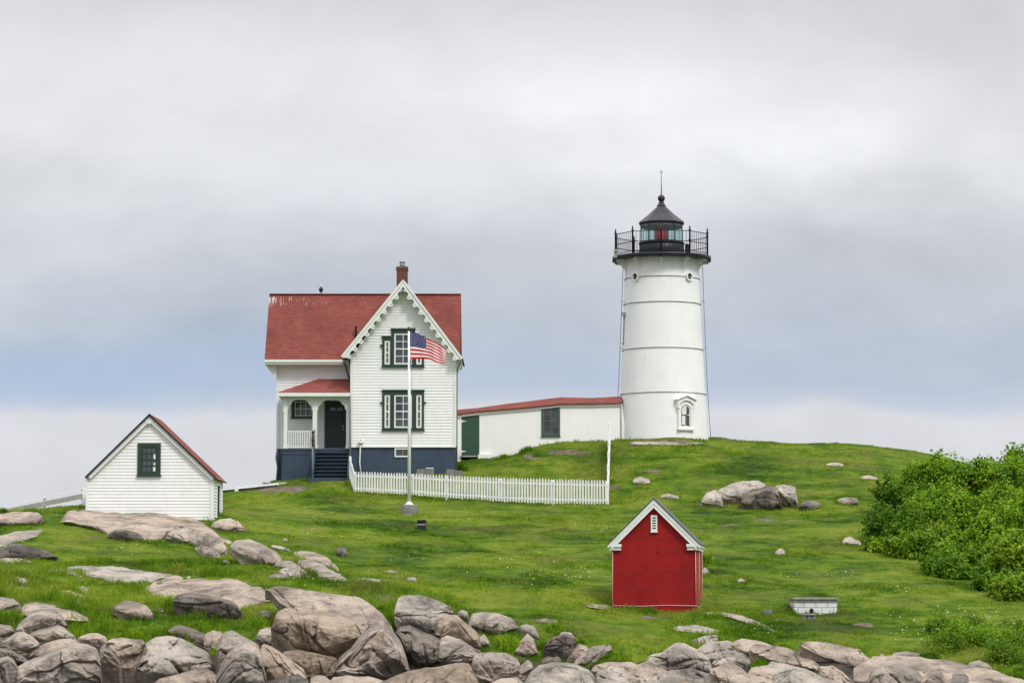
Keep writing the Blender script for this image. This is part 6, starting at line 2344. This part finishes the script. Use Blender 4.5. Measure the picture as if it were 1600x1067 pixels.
R([(1112, 1033), (1134, 1021), (1160, 1020), (1174, 1029)], [(1112, 1040), (1145, 1043), (1166, 1045), (1174, 1036)], 'rock_pale', 'squarish pale rock beside the bright weed clump', s=.55)
R([(1110, 1044), (1140, 1034), (1160, 1042), (1174, 1058)], [(1110, 1060), (1140, 1098), (1174, 1098)], 'rock_tan', 'tan split boulder at the bottom edge right of the wedge boulder', s=.35, Y=82.6)
R([(1162, 1060), (1174, 1041), (1200, 1039), (1218, 1044)], [(1162, 1100), (1218, 1100)], 'rock_tan', 'tan block at the bottom edge below the bright weed clump', s=.4, Y=82.6)
R([(1143, 1002), (1160, 997), (1185, 1001), (1205, 1007), (1214, 1017)], [(1143, 1010), (1175, 1024), (1200, 1028), (1214, 1024)], 'rock_tan', 'sloping tan slab above the bright weed clump', s=.7, k=1.5)
R([(1045, 981), (1060, 975), (1085, 973), (1110, 978), (1134, 986)], [(1045, 984), (1080, 989), (1110, 992), (1134, 989)], 'rock_pale', 'flat pale slabs in the grass below the red hut', s=.8, k=2.4)
R([(1078, 1001), (1100, 993), (1122, 991)], [(1078, 1006), (1100, 1008), (1122, 998)], 'rock_pale', 'small pale outcrop under the flat slabs', s=.7, k=2)
R([(907, 944), (925, 941), (955, 943)], [(907, 946), (935, 951), (955, 953)], 'rock_grey', 'thin grey ledge at the left foot of the red hut', s=.8, k=2.5)
R([(1092, 953), (1125, 954), (1160, 959), (1185, 969), (1205, 979), (1222, 986)], [(1092, 958), (1140, 965), (1180, 979), (1222, 989)], 'rock_grey', 'long grey ledge running down right from the red hut', s=.8, k=2.0, amp=.6)
R([(1172, 1004), (1200, 1007), (1230, 1012), (1252, 1020), (1270, 1030), (1284, 1042)], [(1172, 1018), (1210, 1034), (1250, 1042), (1284, 1048)], 'rock_tan', 'brown sloping ledge left of the long pinkish slab', s=.7, k=1.4)
R([(1200, 1032), (1230, 1037), (1258, 1044), (1280, 1054)], [(1200, 1044), (1240, 1052), (1280, 1060)], 'rock_pale', 'narrow pale step below the brown sloping ledge', s=.6, Y=84.4)
R([(1172, 1046), (1190, 1040), (1215, 1042), (1235, 1042), (1262, 1050), (1292, 1056), (1315, 1066)], [(1172, 1102), (1315, 1102)], 'rock_pale', 'broad pale fractured rock at the bottom edge right of the weeds', s=.55, k=1.3, Y=82.4)
R([(1250, 1002), (1290, 1003), (1320, 1009), (1360, 1017), (1388, 1023)], [(1250, 1008), (1290, 1028), (1330, 1042), (1360, 1046), (1388, 1032)], 'rock_tan', 'long smooth pinkish slab under the lawn edge at lower right', s=.85, k=2.0, amp=.5, Y=87.2)
R([(1282, 1040), (1300, 1040), (1318, 1050), (1332, 1062), (1342, 1074)], [(1282, 1062), (1310, 1100), (1342, 1102)], 'rock_tan', 'ribbed brown rock beside the dark cleft at lower right', s=.5, Y=83.4, amp=1.4)
R([(1334, 1044), (1350, 1034), (1372, 1028), (1400, 1023), (1440, 1026), (1490, 1033), (1540, 1043), (1580, 1055), (1610, 1066), (1660, 1080)], [(1334, 1066), (1380, 1078), (1450, 1088), (1540, 1098), (1660, 1104)], 'rock_tan', 'great pinkish ledge sloping out at the bottom right corner', s=.62, k=1.9, amp=.5, Y=84.0, Yr=80.4)
R([(1355, 1064), (1361, 1047), (1378, 1037), (1405, 1036), (1430, 1046), (1446, 1060), (1452, 1072)], [(1355, 1100), (1452, 1100)], 'rock_grey', 'dark grey rounded boulder set into the great pinkish ledge', s=.2, k=.8, Y=82.4, bulge=.8)
R([(1438, 1060), (1454, 1049), (1468, 1047), (1479, 1060)], [(1438, 1100), (1479, 1100)], 'rock_grey', 'left one of two brown lumps under the great pinkish ledge', s=.3, Y=82.2, bulge=.8)
R([(1477, 1062), (1491, 1051), (1508, 1051), (1523, 1066)], [(1477, 1100), (1523, 1100)], 'rock_dark', 'right darker one of two lumps under the great pinkish ledge', s=.3, Y=82.0, bulge=.8)
R([(1394, 1020), (1415, 1017), (1442, 1021)], [(1394, 1026), (1442, 1027)], 'rock_grey', 'thin grey stone along the turf above the great pinkish ledge', k=2)
R([(1514, 1034), (1530, 1031), (1545, 1037), (1552, 1045)], [(1514, 1040), (1552, 1050)], 'rock_grey', 'weathered grey stone among white flowered weeds at right')
# --- rocks on the hill
R([(1095, 781), (1104, 770), (1118, 765), (1126, 772), (1131, 785)], [(1095, 785), (1114, 790), (1131, 793)], 'rock_pale', 'leftmost pale boulder of the outcrop on the right hillside', s=.45, Y=131.2)
R([(1119, 767), (1138, 757), (1160, 751), (1185, 751), (1199, 757)], [(1119, 773), (1135, 785), (1157, 785), (1182, 774), (1199, 762)], 'rock_pale', 'large pale sloping slab of the outcrop on the right hillside', s=.6, Y=131.6)
R([(1158, 777), (1175, 764), (1200, 758), (1216, 765), (1223, 776), (1222, 790)], [(1158, 788), (1180, 796), (1206, 797), (1222, 795)], 'rock_dark', 'dark brown boulder in the middle of the hillside outcrop', s=.3, Y=130.4)
R([(1211, 759), (1225, 756), (1243, 761), (1248, 770), (1247, 786)], [(1211, 764), (1224, 780), (1236, 793), (1247, 794)], 'rock_pale', 'upright pale boulder at the right end of the hillside outcrop', s=.35, Y=130.6)
R([(1249, 787), (1262, 781), (1282, 784)], [(1249, 793), (1265, 797), (1282, 794)], 'rock_dark', 'small brown stone just right of the hillside outcrop', s=.4)
R([(1308, 779), (1325, 776), (1341, 779)], [(1308, 785), (1325, 788), (1341, 786)], 'rock_grey', 'low grey stone on the hill left of the thicket', s=.5)
R([(1345, 744), (1358, 742), (1372, 746)], [(1345, 748), (1372, 750)], 'rock_grey', 'flat grey stone high on the hill near the thicket top')
R([(1211, 861), (1219, 856), (1227, 860)], [(1211, 866), (1227, 866)], 'rock_pale', 'round whitish stone alone on the slope above the cistern', bulge=.8)
R([(1317, 841), (1328, 838), (1346, 847)], [(1317, 849), (1346, 852)], 'rock_pale', 'low pale stone on the slope beside the thicket')
R([(989, 749), (1000, 744), (1016, 749)], [(989, 754), (1004, 758), (1016, 755)], 'rock_grey', 'small grey boulder on the hill right of the climbing fence')
R([(1032, 774), (1045, 771), (1061, 775)], [(1032, 778), (1061, 779)], 'rock_grey', 'flat grey stone showing behind the red hut roof')
R([(1096, 890), (1102, 886), (1109, 893)], [(1096, 899), (1109, 899)], 'rock_grey', 'small grey stone peeping out right of the red hut')
R([(985, 690), (1010, 689.5), (1040, 690), (1075, 690), (1100, 691)], [(985, 693), (1020, 695), (1075, 695), (1100, 693)], 'rock_grey', 'low grey ledge at the foot of the lighthouse tower', s=.6, k=2, Y=146.4)
R([(1290, 724), (1305, 722), (1318, 724)], [(1290, 727), (1318, 728)], 'rock_grey', 'faint flat stone on the upper right hillside')
R([(1150, 905), (1158, 903), (1166, 906)], [(1150, 909), (1166, 909)], 'rock_tan', 'little brown stone in the grass right of the red hut')

# ================================================================== grass, flowers, weeds
rng = np.random.default_rng(11)


def in_rocks(px, py, Y):
    m = np.zeros(len(px), bool)
    for x0, x1, tx, ty, bx, by, ya, yb in ROCKFOOT:
        s_ = (px > x0 + 1.5) & (px < x1 - 1.5) & (Y > ya - .05) & (Y < yb + 3.5)
        if s_.any():
            i = np.where(s_)[0]
            t = np.interp(px[i], tx, ty)
            b = np.interp(px[i], bx, by)
            m[i] |= (py[i] > t + 1.5) & (py[i] < b - 1.0)
    return m


def scatter(n, y0=80., y1=157.):
    Y = y0 + (y1 - y0) * rng.random(n) ** 1.18
    X = (rng.random(n) - .5) * (Y * .3556 + 9)
    Z = ground(X, Y)
    px, py = proj(X, Y, Z)
    rockv = bil(ROCKM.reshape(gx.shape), X, Y)
    dirtv = bil(DIRT.reshape(gx.shape), X, Y)
    ok = (rockv < .45 + .35 * fbm(np.c_[X, Y, 0 * X] * 1.5, 2, 71)) & (rng.random(n) > dirtv * .92)
    ok &= ~in_rocks(px, py, Y)
    # inside the buildings
    ok &= ~((X > ml) & (X < gr) & (Y > YG - .1) & (Y < YBK))
    ok &= ~((X > gr) & (X < TX) & (Y > YW - .02) & (Y < YW + 1.6)) & ~((X - TX) ** 2 + (Y - YT) ** 2 < 2.45 ** 2)
    ok &= ~((X > sl) & (X < sr) & (Y > YS) & (Y < YS2)) & ~((abs(X - c0.x) < .72) & (Y > YC) & (Y < YC + 1.5))
    ok &= ~((X > st0) & (X < st1) & (Y > YG - 2.2) & (Y < YG))
    lx = (X - ro.x) * math.cos(-OIL_RZ) - (Y - ro.y) * math.sin(-OIL_RZ)
    ly = (X - ro.x) * math.sin(-OIL_RZ) + (Y - ro.y) * math.cos(-OIL_RZ)
    ok &= ~((abs(lx) < hwd) & (ly > 0) & (ly < OD))
    return X[ok], Y[ok], Z[ok], px[ok], py[ok], rockv[ok]


def blades(X, Y, Z, h, nb, spread, lean, width):
    """nb curved blades (a quad and a tip triangle) per tuft -> verts, triangles"""
    n = len(X)
    ang = rng.random((n, nb)) * 2 * math.pi
    r = rng.random((n, nb)) ** .5 * spread[:, None]
    bx, by = X[:, None] + np.cos(ang) * r, Y[:, None] + np.sin(ang) * r
    hh = h[:, None] * rng.uniform(.55, 1.15, (n, nb))
    la = rng.random((n, nb)) * 2 * math.pi
    ll = hh * rng.uniform(.15, 1.0, (n, nb)) * lean
    wa = rng.random((n, nb)) * math.pi
    wd = width[:, None] * rng.uniform(.7, 1.3, (n, nb))
    wx, wy = np.cos(wa) * wd, np.sin(wa) * wd
    bz = Z[:, None] - .03 + 0 * bx
    v0 = np.stack([bx - wx, by - wy, bz], -1)
    v1 = np.stack([bx + wx, by + wy, bz], -1)
    mx, my = bx + np.cos(la) * ll * .4, by + np.sin(la) * ll * .4
    v2 = np.stack([mx - wx * .75, my - wy * .75, bz + hh * .62], -1)
    v3 = np.stack([mx + wx * .75, my + wy * .75, bz + hh * .62], -1)
    v4 = np.stack([bx + np.cos(la) * ll, by + np.sin(la) * ll, bz + hh], -1)
    vs = np.stack([v0, v1, v2, v3, v4], 2).reshape(-1, 3)
    k = np.arange(n * nb) * 5
    tr = np.stack([np.stack([k, k + 1, k + 3], -1), np.stack([k, k + 3, k + 2], -1), np.stack([k + 2, k + 3, k + 4], -1)], 1).reshape(-1, 3)
    return vs, tr


X, Y, Z, px, py, rv = scatter(190000)
pN = np.c_[X, Y, 0 * X]
tall = np.clip(.5 + 1.3 * fbm(pN * .25, 3, 51), 0, 1)
lawn = np.clip((py - 868) / 40, 0, 1) * np.clip((760 - px) / 200, 0, 1)          # rough grass among the left ledges
edge_d = np.interp(px, ex, ey) - py
rough = np.clip(1 - edge_d / 34, 0, 1) * (Y < 100)
h = .05 + .06 * tall + .15 * lawn * (0.4 + tall) + .13 * rough * (0.3 + tall)
h *= np.clip(.75 + 1.1 * fbm(pN * 1.0, 3, 61), .3, 1.9)
segs = [(gpts[i], gpts[i + 1]) for i in range(len(gpts) - 1)] + [(gpts[0], rb_)] + [(pr[i], pr[i + 1]) for i in range(len(pr) - 1)]
seg2 = lambda x0_, y0_, x1_, y1_: (Vector((x0_, y0_, 0)), Vector((x1_, y1_, 0)))
segs += [seg2(gl, YG, gr, YG), seg2(gr, YW, TX - 2.3, YW), seg2(sl, YS, sr, YS), seg2(sr, YS, sr, YS2), seg2(c0.x - .7, YC, c0.x + .7, YC), seg2(px0, YP, st0, YP), seg2(TX - 1.8, YT - 1.8, TX + 1.8, YT - 1.8),
         seg2(ro.x - hwd, ro.y + hwd * .13, ro.x + hwd, ro.y - hwd * .13), seg2(fp.x - .3, YF - .4, fp.x + .3, YF - .4)]
dmin = np.full(len(X), 9.0)
for a_, b_ in segs:
    dx_, dy_ = b_.x - a_.x, b_.y - a_.y
    t_ = np.clip(((X - a_.x) * dx_ + (Y - a_.y) * dy_) / (dx_ * dx_ + dy_ * dy_ + 1e-9), 0, 1)
    dmin = np.minimum(dmin, np.hypot(X - a_.x - t_ * dx_, Y - a_.y - t_ * dy_))
near = np.zeros(len(X))
for x0_, x1_, tx_r, ty_r, bx_r, by_r, ya, yb in ROCKFOOT:
    s_ = (px > x0_ - 5) & (px < x1_ + 5) & (Y > ya - 1.5) & (Y < yb + 3)
    i_ = np.where(s_)[0]
    if len(i_):
        near[i_] = np.maximum(near[i_], np.clip(1 - np.minimum(np.abs(py[i_] - np.interp(px[i_], bx_r, by_r)), np.abs(py[i_] - np.interp(px[i_], tx_r, ty_r))) / 7, 0, 1))
h = h + (.13 * np.exp(-(dmin / .35) ** 2) + .11 * near) * rng.uniform(.3, 1.2, len(X))
vs, tr = blades(X, Y, Z, h, 6, np.full(len(X), .13), .9, .007 + .006 * (Y / 130))
gr_o = raw_mesh('lawn_grass', vs, tr, M['grass'])
tag(gr_o, 'green lawn grass with dry patches covering the slope', 'grass', kind='stuff')

# white and yellow flower specks
FL = [(490, 806, 45, 9, 130), (940, 832, 40, 5, 90), (985, 705, 6, 2, 0), (870, 905, 60, 16, 170), (820, 880, 90, 14, 130), (470, 836, 60, 5, 50), (230, 861, 55, 9, 120), (1250, 905, 40, 5, 60),
      (1320, 905, 30, 5, 50), (1530, 985, 70, 10, 130), (1420, 1000, 40, 8, 45), (1580, 1015, 40, 25, 70), (1190, 985, 50, 12, 60), (1330, 966, 70, 8, 40), (1480, 962, 60, 6, 50), (660, 876, 80, 10, 50),
      (480, 912, 60, 5, 30), (120, 925, 60, 20, 25), (1110, 878, 10, 6, 14), (560, 846, 40, 6, 30), (1190, 800, 60, 16, 22), (1420, 925, 40, 6, 30), (700, 800, 60, 12, 18), (260, 965, 60, 8, 10), (740, 985, 40, 12, 10)]
fx, fy_ = [], []
for a, b, c, d, n in FL:
    n = int(n * (.45 if a > 1380 else .22))
    fx.append(a + rng.normal(size=n) * c * .65)
    fy_.append(b + rng.normal(size=n) * d * .65)
fx, fy_ = np.concatenate(fx), np.concatenate(fy_)
fl_v, fl_f = [], []
for a, b in zip(fx, fy_):
    Yh = hit(a, b)
    if Yh is None or in_rocks(np.array([a]), np.array([b]), np.array([Yh]))[0]:
        continue
    p = PV(a, b, Yh)
    p.z = float(ground(p.x, p.y)) + .10 + .12 * rng.random()
    r = .009 + .017 * rng.random() ** 2
    nrm = Vector((rng.normal() * .5, -0.6, 1)).normalized()
    t1 = nrm.cross(Vector((1, 0, 0))).normalized()
    t2 = nrm.cross(t1)
    o = len(fl_v)
    for k in range(6):
        an = k * math.pi / 3
        fl_v.append(tuple(p + t1 * r * math.cos(an) + t2 * r * math.sin(an)))
    fl_v += [tuple(p - nrm * .012)]
    for k in range(6):
        fl_f.append((o + k, o + (k + 1) % 6, o + 6))
    for k in range(1, 5):
        fl_f.append((o, o + k, o + k + 1))
fo = raw_mesh('wildflowers', np.array(fl_v), np.array(fl_f), M['petal'])
tag(fo, 'tiny white wildflowers sprinkled in drifts over the grass', 'flowers', kind='stuff')


# shrubs: leaf clusters carried on branching stems
def leaf_cloud(cent, nrm_out, n_per, size, spread, seed):
    r_ = np.random.default_rng(seed)
    n = len(cent)
    c = np.repeat(cent, n_per, 0) + r_.normal(size=(n * n_per, 3)) * spread
    out = np.repeat(nrm_out, n_per, 0)
    nr = out * .7 + r_.normal(size=c.shape) * .55 + np.array([0, -.15, .45])
    nr /= np.linalg.norm(nr, axis=1, keepdims=True)
    a = np.cross(nr, r_.normal(size=c.shape))
    a /= np.linalg.norm(a, axis=1, keepdims=True) + 1e-9
    b = np.cross(nr, a)
    s = size * r_.uniform(.6, 1.35, (len(c), 1))
    tipd = a * s
    wd = b * s * .42
    v = np.stack([c - tipd * .55, c + wd - tipd * .05 + nr * s * .08, c + tipd * .62 - nr * s * .10, c - wd - tipd * .05 + nr * s * .08], 1).reshape(-1, 3)
    k = np.arange(len(c)) * 4
    f = np.stack([np.stack([k, k + 1, k + 2], -1), np.stack([k, k + 2, k + 3], -1)], 1).reshape(-1, 3)
    return v, f


def shrub(px, py, Y, rx, ry, m, label, seed, nc=150, nper=40, size=.112, name='shrub', cat='shrub', group=None, depth=1.0, flowers=0, wild=1.0):
    r_ = np.random.default_rng(seed)
    pm = Y / FPX
    c = PV(px, py, Y)
    RX, RZ = rx * pm, ry * pm
    RY = RX * depth
    gz = float(ground(c.x, c.y))
    root = empty(name, (c.x, c.y, gz), label, cat, group)
    u = r_.normal(size=(nc, 3))
    u[:, 2] = np.abs(u[:, 2]) * 1.0 - .35 * r_.random(nc) * (1 if c.z > gz + .4 else 0)
    u /= np.linalg.norm(u, axis=1, keepdims=True)
    lump = 1 + .22 * fbm(u * 1.9 + seed, 3, seed) * wild + .10 * r_.normal(size=nc) * wild
    inner = r_.random(nc) < .10
    lump = np.where(inner, lump * r_.uniform(.45, .8, nc), lump)
    loc = u * lump[:, None] * np.array([RX, RY, RZ])
    # boughs: clusters gather on rounded lobes, leaving dark gaps between them
    nl_ = max(5, nc // 13)
    lu = r_.normal(size=(nl_, 3))
    lu[:, 2] = np.abs(lu[:, 2]) - .25 * r_.random(nl_)
    lu[:, 1] -= .35
    lu /= np.linalg.norm(lu, axis=1, keepdims=True)
    lc = lu * np.array([RX, RY, RZ]) * r_.uniform(.66, .88, (nl_, 1))
    li = r_.integers(0, nl_, nc)
    v_ = r_.normal(size=(nc, 3)) * .75 + lu[li] * .8 + np.array([0, -.1, .55])
    v_ /= np.linalg.norm(v_, axis=1, keepdims=True)
    lr_ = min(RX, 1.6 * RZ) * r_.uniform(.20, .36, nl_)[li]
    lob = lc[li] + v_ * lr_[:, None] * np.array([1, 1, .8]) * r_.uniform(.8, 1.1, (nc, 1))
    use = r_.random(nc) < .88
    loc = np.where(use[:, None], lob, loc * .93)
    u = np.where(use[:, None], v_, u)
    cent = loc + np.array([c.x, c.y, c.z])
    low = cent[:, 2] < ground(cent[:, 0], cent[:, 1]) + .12
    cent[low, 2] = ground(cent[low, 0], cent[low, 1]) + .12 + .25 * r_.random(low.sum())
    # skirt of leaves down to the ground
    ns = nc // 3
    an = r_.random(ns) * 2 * math.pi
    sk = np.stack([c.x + RX * .92 * np.cos(an), c.y + RY * .92 * np.sin(an), np.zeros(ns)], 1)
    g_ = ground(sk[:, 0], sk[:, 1])
    sk[:, 2] = g_ + r_.random(ns) * np.maximum(c.z - g_, .15)
    cent = np.r_[cent, sk]
    out = np.r_[u, np.stack([np.cos(an), np.sin(an), .3 + 0 * an], 1)]
    cl = .17 * min(1.0, RX / 1.2 + .3)
    v, f = leaf_cloud(cent, out, nper, size, np.array([cl, cl, cl * .75]), seed + 1)
    # sprays that stick out of the outline
    tipn = nc // 4
    ti = r_.integers(0, nc, tipn)
    pts = []
    for i in ti:
        for q in np.linspace(0, 1, 7):
            pts.append(cent[i] + (u[i] * np.array([1, 1, .7]) + np.array([0, 0, .55])) * (.08 + .34 * q) * min(1, RX) + r_.normal(size=3) * .03)
    v2, f2 = leaf_cloud(np.array(pts), np.repeat(u[ti], 7, 0), 5, size * .95, np.array([.045] * 3), seed + 2)
    fo_ = raw_mesh('foliage', np.r_[v, v2] - np.array([c.x, c.y, gz]), np.r_[f, f2 + len(v)], M[m], root)
    mb = MB()
    for i in range(7):
        e = cent[r_.integers(0, nc)]
        b0 = Vector((c.x + r_.normal() * .12 * RX, c.y + r_.normal() * .12 * RX, gz - .1))
        e = Vector(e)
        mid_ = b0.lerp(e, .5) + Vector((0, 0, .15 * RZ))
        mb.tube([b0, mid_, e], [.035, .025, .010], 6)
        for k in range(2):
            e2 = Vector(cent[r_.integers(0, nc)])
            mb.tube([mid_, mid_.lerp(e2, .55), e2], [.02, .014, .006], 5)
    mb.build('stems', M['bark'], root)
    if flowers:
        ii = r_.integers(0, nc, flowers)
        fv, ff = leaf_cloud(cent[ii] + u[ii] * .12 + np.array([0, -.05, .10]), u[ii] * .2 + np.array([0, -.5, .8]), 4, .036, np.array([.06, .05, .04]), seed + 5)
        raw_mesh('blossoms', fv - np.array([c.x, c.y, gz]), ff, M['petal'], root)
    return root


G = 'shrubs of the thicket on the right'
shrub(1478, 762, 131, 62, 50, 'leaf_a', 'tall bright shrub whose sprays form the left top of the thicket', 101, 230, group=G)
shrub(1580, 760, 130, 66, 42, 'leaf_a', 'tall bright shrub at the upper right edge of the thicket', 102, 230, group=G)
shrub(1405, 792, 127, 38, 34, 'leaf_c', 'deep green shrub at the thicket left margin below the hilltop', 103, 150, group=G)
shrub(1470, 818, 124, 66, 46, 'leaf_a', 'wide bright shrub in the middle of the thicket', 104, 240, group=G)
shrub(1575, 818, 123, 64, 52, 'leaf_a', 'wide bright shrub in the thicket by the right frame edge', 105, 240, group=G)
shrub(1400, 838, 119, 44, 34, 'leaf_c', 'dark leaved shrub jutting out at the left of the thicket', 106, 170, group=G)
shrub(1455, 868, 115, 56, 40, 'leaf_b', 'yellow green shrub low on the left front of the thicket', 107, 210, group=G)
shrub(1540, 875, 112, 62, 46, 'leaf_a', 'full green shrub at the front of the thicket', 108, 230, group=G)
shrub(1500, 905, 108, 52, 28, 'leaf_c', 'low dark shrub at the front foot of the thicket', 109, 170, group=G)
shrub(1600, 890, 108, 46, 50, 'leaf_b', 'yellow green shrub cut by the right frame edge', 110, 190, group=G)
shrub(1588, 930, 101.5, 34, 24, 'leaf_b', 'small pale green shrub at the lower right corner of the thicket', 111, 110, group=G)
shrub(1375, 862, 116.5, 20, 12, 'leaf_b', 'low sprawling yellowish shrub at the left tip of the thicket', 112, 60, group=G)
shrub(1560, 925, 103.5, 28, 17, 'leaf_c', 'low dark shrub beside the small pale corner shrub', 113, 90, group=G)
shrub(1665, 800, 128, 60, 60, 'leaf_a', 'bright shrub continuing the thicket past the right frame edge', 114, 140, group=G)
shrub(1660, 890, 112, 50, 50, 'leaf_b', 'yellow green shrub past the right frame edge', 115, 110, group=G)
G2 = 'low weedy bushes in the lower right corner'
for i, (a, b, Yv, c, d, m, lab, fl_n) in enumerate([
        (1472, 985, 93, 14, 9, 'leaf_c', 'spiky dark green weed clump left of the white blossoms', 0),
        (1518, 985, 92.5, 26, 11, 'leaf_b', 'weedy bush covered in white blossoms at lower right', 20),
        (1556, 998, 91, 17, 12, 'leaf_c', 'dark green weed clump right of the white blossoms', 4),
        (1500, 1012, 89.5, 22, 10, 'leaf_a', 'low bright weedy bush below the white blossoms', 5),
        (1545, 1022, 88, 26, 13, 'leaf_a', 'green weedy bush above the weathered stone', 10),
        (1588, 1018, 88, 24, 18, 'leaf_b', 'weedy bush with scattered blossoms at the right frame edge', 16),
        (1585, 1044, 85.5, 26, 12, 'leaf_c', 'dark weedy bush hanging over the great pinkish ledge', 6),
        (1480, 1024, 87.5, 20, 7, 'leaf_b', 'low yellowish weed mat left of the weathered stone', 2),
        (1594, 985, 93, 18, 8, 'leaf_b', 'flowery weed patch at the right frame edge below the thicket', 14)]):
    shrub(a, b, Yv, c * 1.35, d * 1.2, m, lab, 200 + i, 80, 34, .055, 'weed_bush', 'bush', G2, flowers=fl_n)


def weed(px, pyb, Y, rx, ry, m, label, group):
    """clump of long blades and leaves growing from one patch of ground"""
    pm = Y / FPX
    c = PV(px, pyb, Y)
    n = int(30 + rx * 5)
    a = rng.random(n) * 2 * math.pi
    r = np.sqrt(rng.random(n)) * rx * pm
    X, Yy = c.x + np.cos(a) * r, c.y + np.sin(a) * r * .7
    gz = ground(X, Yy)
    zb_ = np.where(np.abs(gz - c.z) < .5, gz, c.z - .05)
    h = (ry * 2 * pm) * (1 - .55 * (r / (rx * pm)) ** 2) * rng.uniform(.6, 1.1, n)
    vs, tr = blades(X, Yy, zb_, h, 7, np.full(n, .09), .8, np.full(n, .016))
    o = raw_mesh('weed_clump', vs - np.array(c), tr, M[m])
    o.location = c
    tag(o, label, 'weed', group)
    return o


G3 = 'leafy weeds between the rocks'
for i, (a, b, c, d, m, lab) in enumerate([
        (1275, 1016, 15, 10, 'leaf_a', 'bright green weed clump on the tan ledges at lower right'),
        (1190, 1035, 14, 8, 'leaf_a', 'bright weed clump sitting between the tan ledges'),
        (868, 978, 12, 9, 'leaf_a', 'broad leaved weed under the turf edge at centre'),
        (792, 998, 18, 12, 'leaf_a', 'weeds filling the hollow among the central rocks'),
        (848, 1004, 9, 8, 'leaf_a', 'small weed tuft right of the pointed brown stone'),
        (262, 940, 8, 14, 'leaf_a', 'upright weeds at the left end of the dark undercut rock'),
        (116, 986, 16, 8, 'leaf_a', 'grassy weeds above the small tan capping stone'),
        (262, 990, 18, 7, 'leaf_c', 'dark weeds along the turf lip above the pale wedge boulder'),
        (205, 990, 20, 8, 'leaf_a', 'bright weeds hanging over the squarish brown boulder'),
        (310, 975, 14, 8, 'leaf_a', 'weeds below the dark undercut rock at left'),
        (596, 950, 14, 6, 'leaf_c', 'dry edged weeds along the top of the wide sunlit slab'),
        (905, 1002, 14, 6, 'leaf_a', 'weeds spilling over the rusty brown stone'),
        (960, 1026, 26, 6, 'leaf_b', 'yellowish turf tufts over the brown shadowed ledge'),
        (1225, 1006, 14, 5, 'leaf_a', 'weeds along the turf above the brown sloping ledge'),
        (1450, 1022, 16, 6, 'leaf_c', 'dark weeds at the turf edge above the great ledge'),
        (293, 815, 7, 4, 'leaf_a', 'small weed growing on the huge tan dome'),
        (50, 798, 14, 6, 'leaf_c', 'dark weeds on the ledge below the plank railing'),
        (4, 797, 7, 6, 'leaf_c', 'dark weed tuft at the left frame edge'),
        (620, 972, 7, 9, 'leaf_c', 'weeds in the gap left of the pale block'),
        (405, 968, 14, 9, 'leaf_a', 'green weeds above the cobble shaped boulder'),
        (336, 1016, 5, 7, 'leaf_a', 'small weed tuft beside the upright grey boulder'),
        (1012, 950, 12, 6, 'leaf_c', 'dry weed at the foot of the red hut wall'),
        (722, 728, 8, 7, 'leaf_c', 'dark weeds at the house corner by the green door'),
        (822, 700, 11, 6, 'leaf_b', 'tall thin weeds against the white passage wall'),
        (785, 712, 12, 5, 'leaf_b', 'weeds along the foot of the white passage wall'),
        (1102, 868, 8, 12, 'leaf_b', 'weed with pale flowers beside the red hut'),
        (18, 960, 18, 12, 'leaf_a', 'green weeds between the grey stones at far left')]):
    if not lab:
        continue
    Yh = hit(a, b + d) or 120.0
    if lab.startswith('dry weed'):
        Yh = 96.2
    weed(a, b + d, Yh, c, d, m, lab, G3)
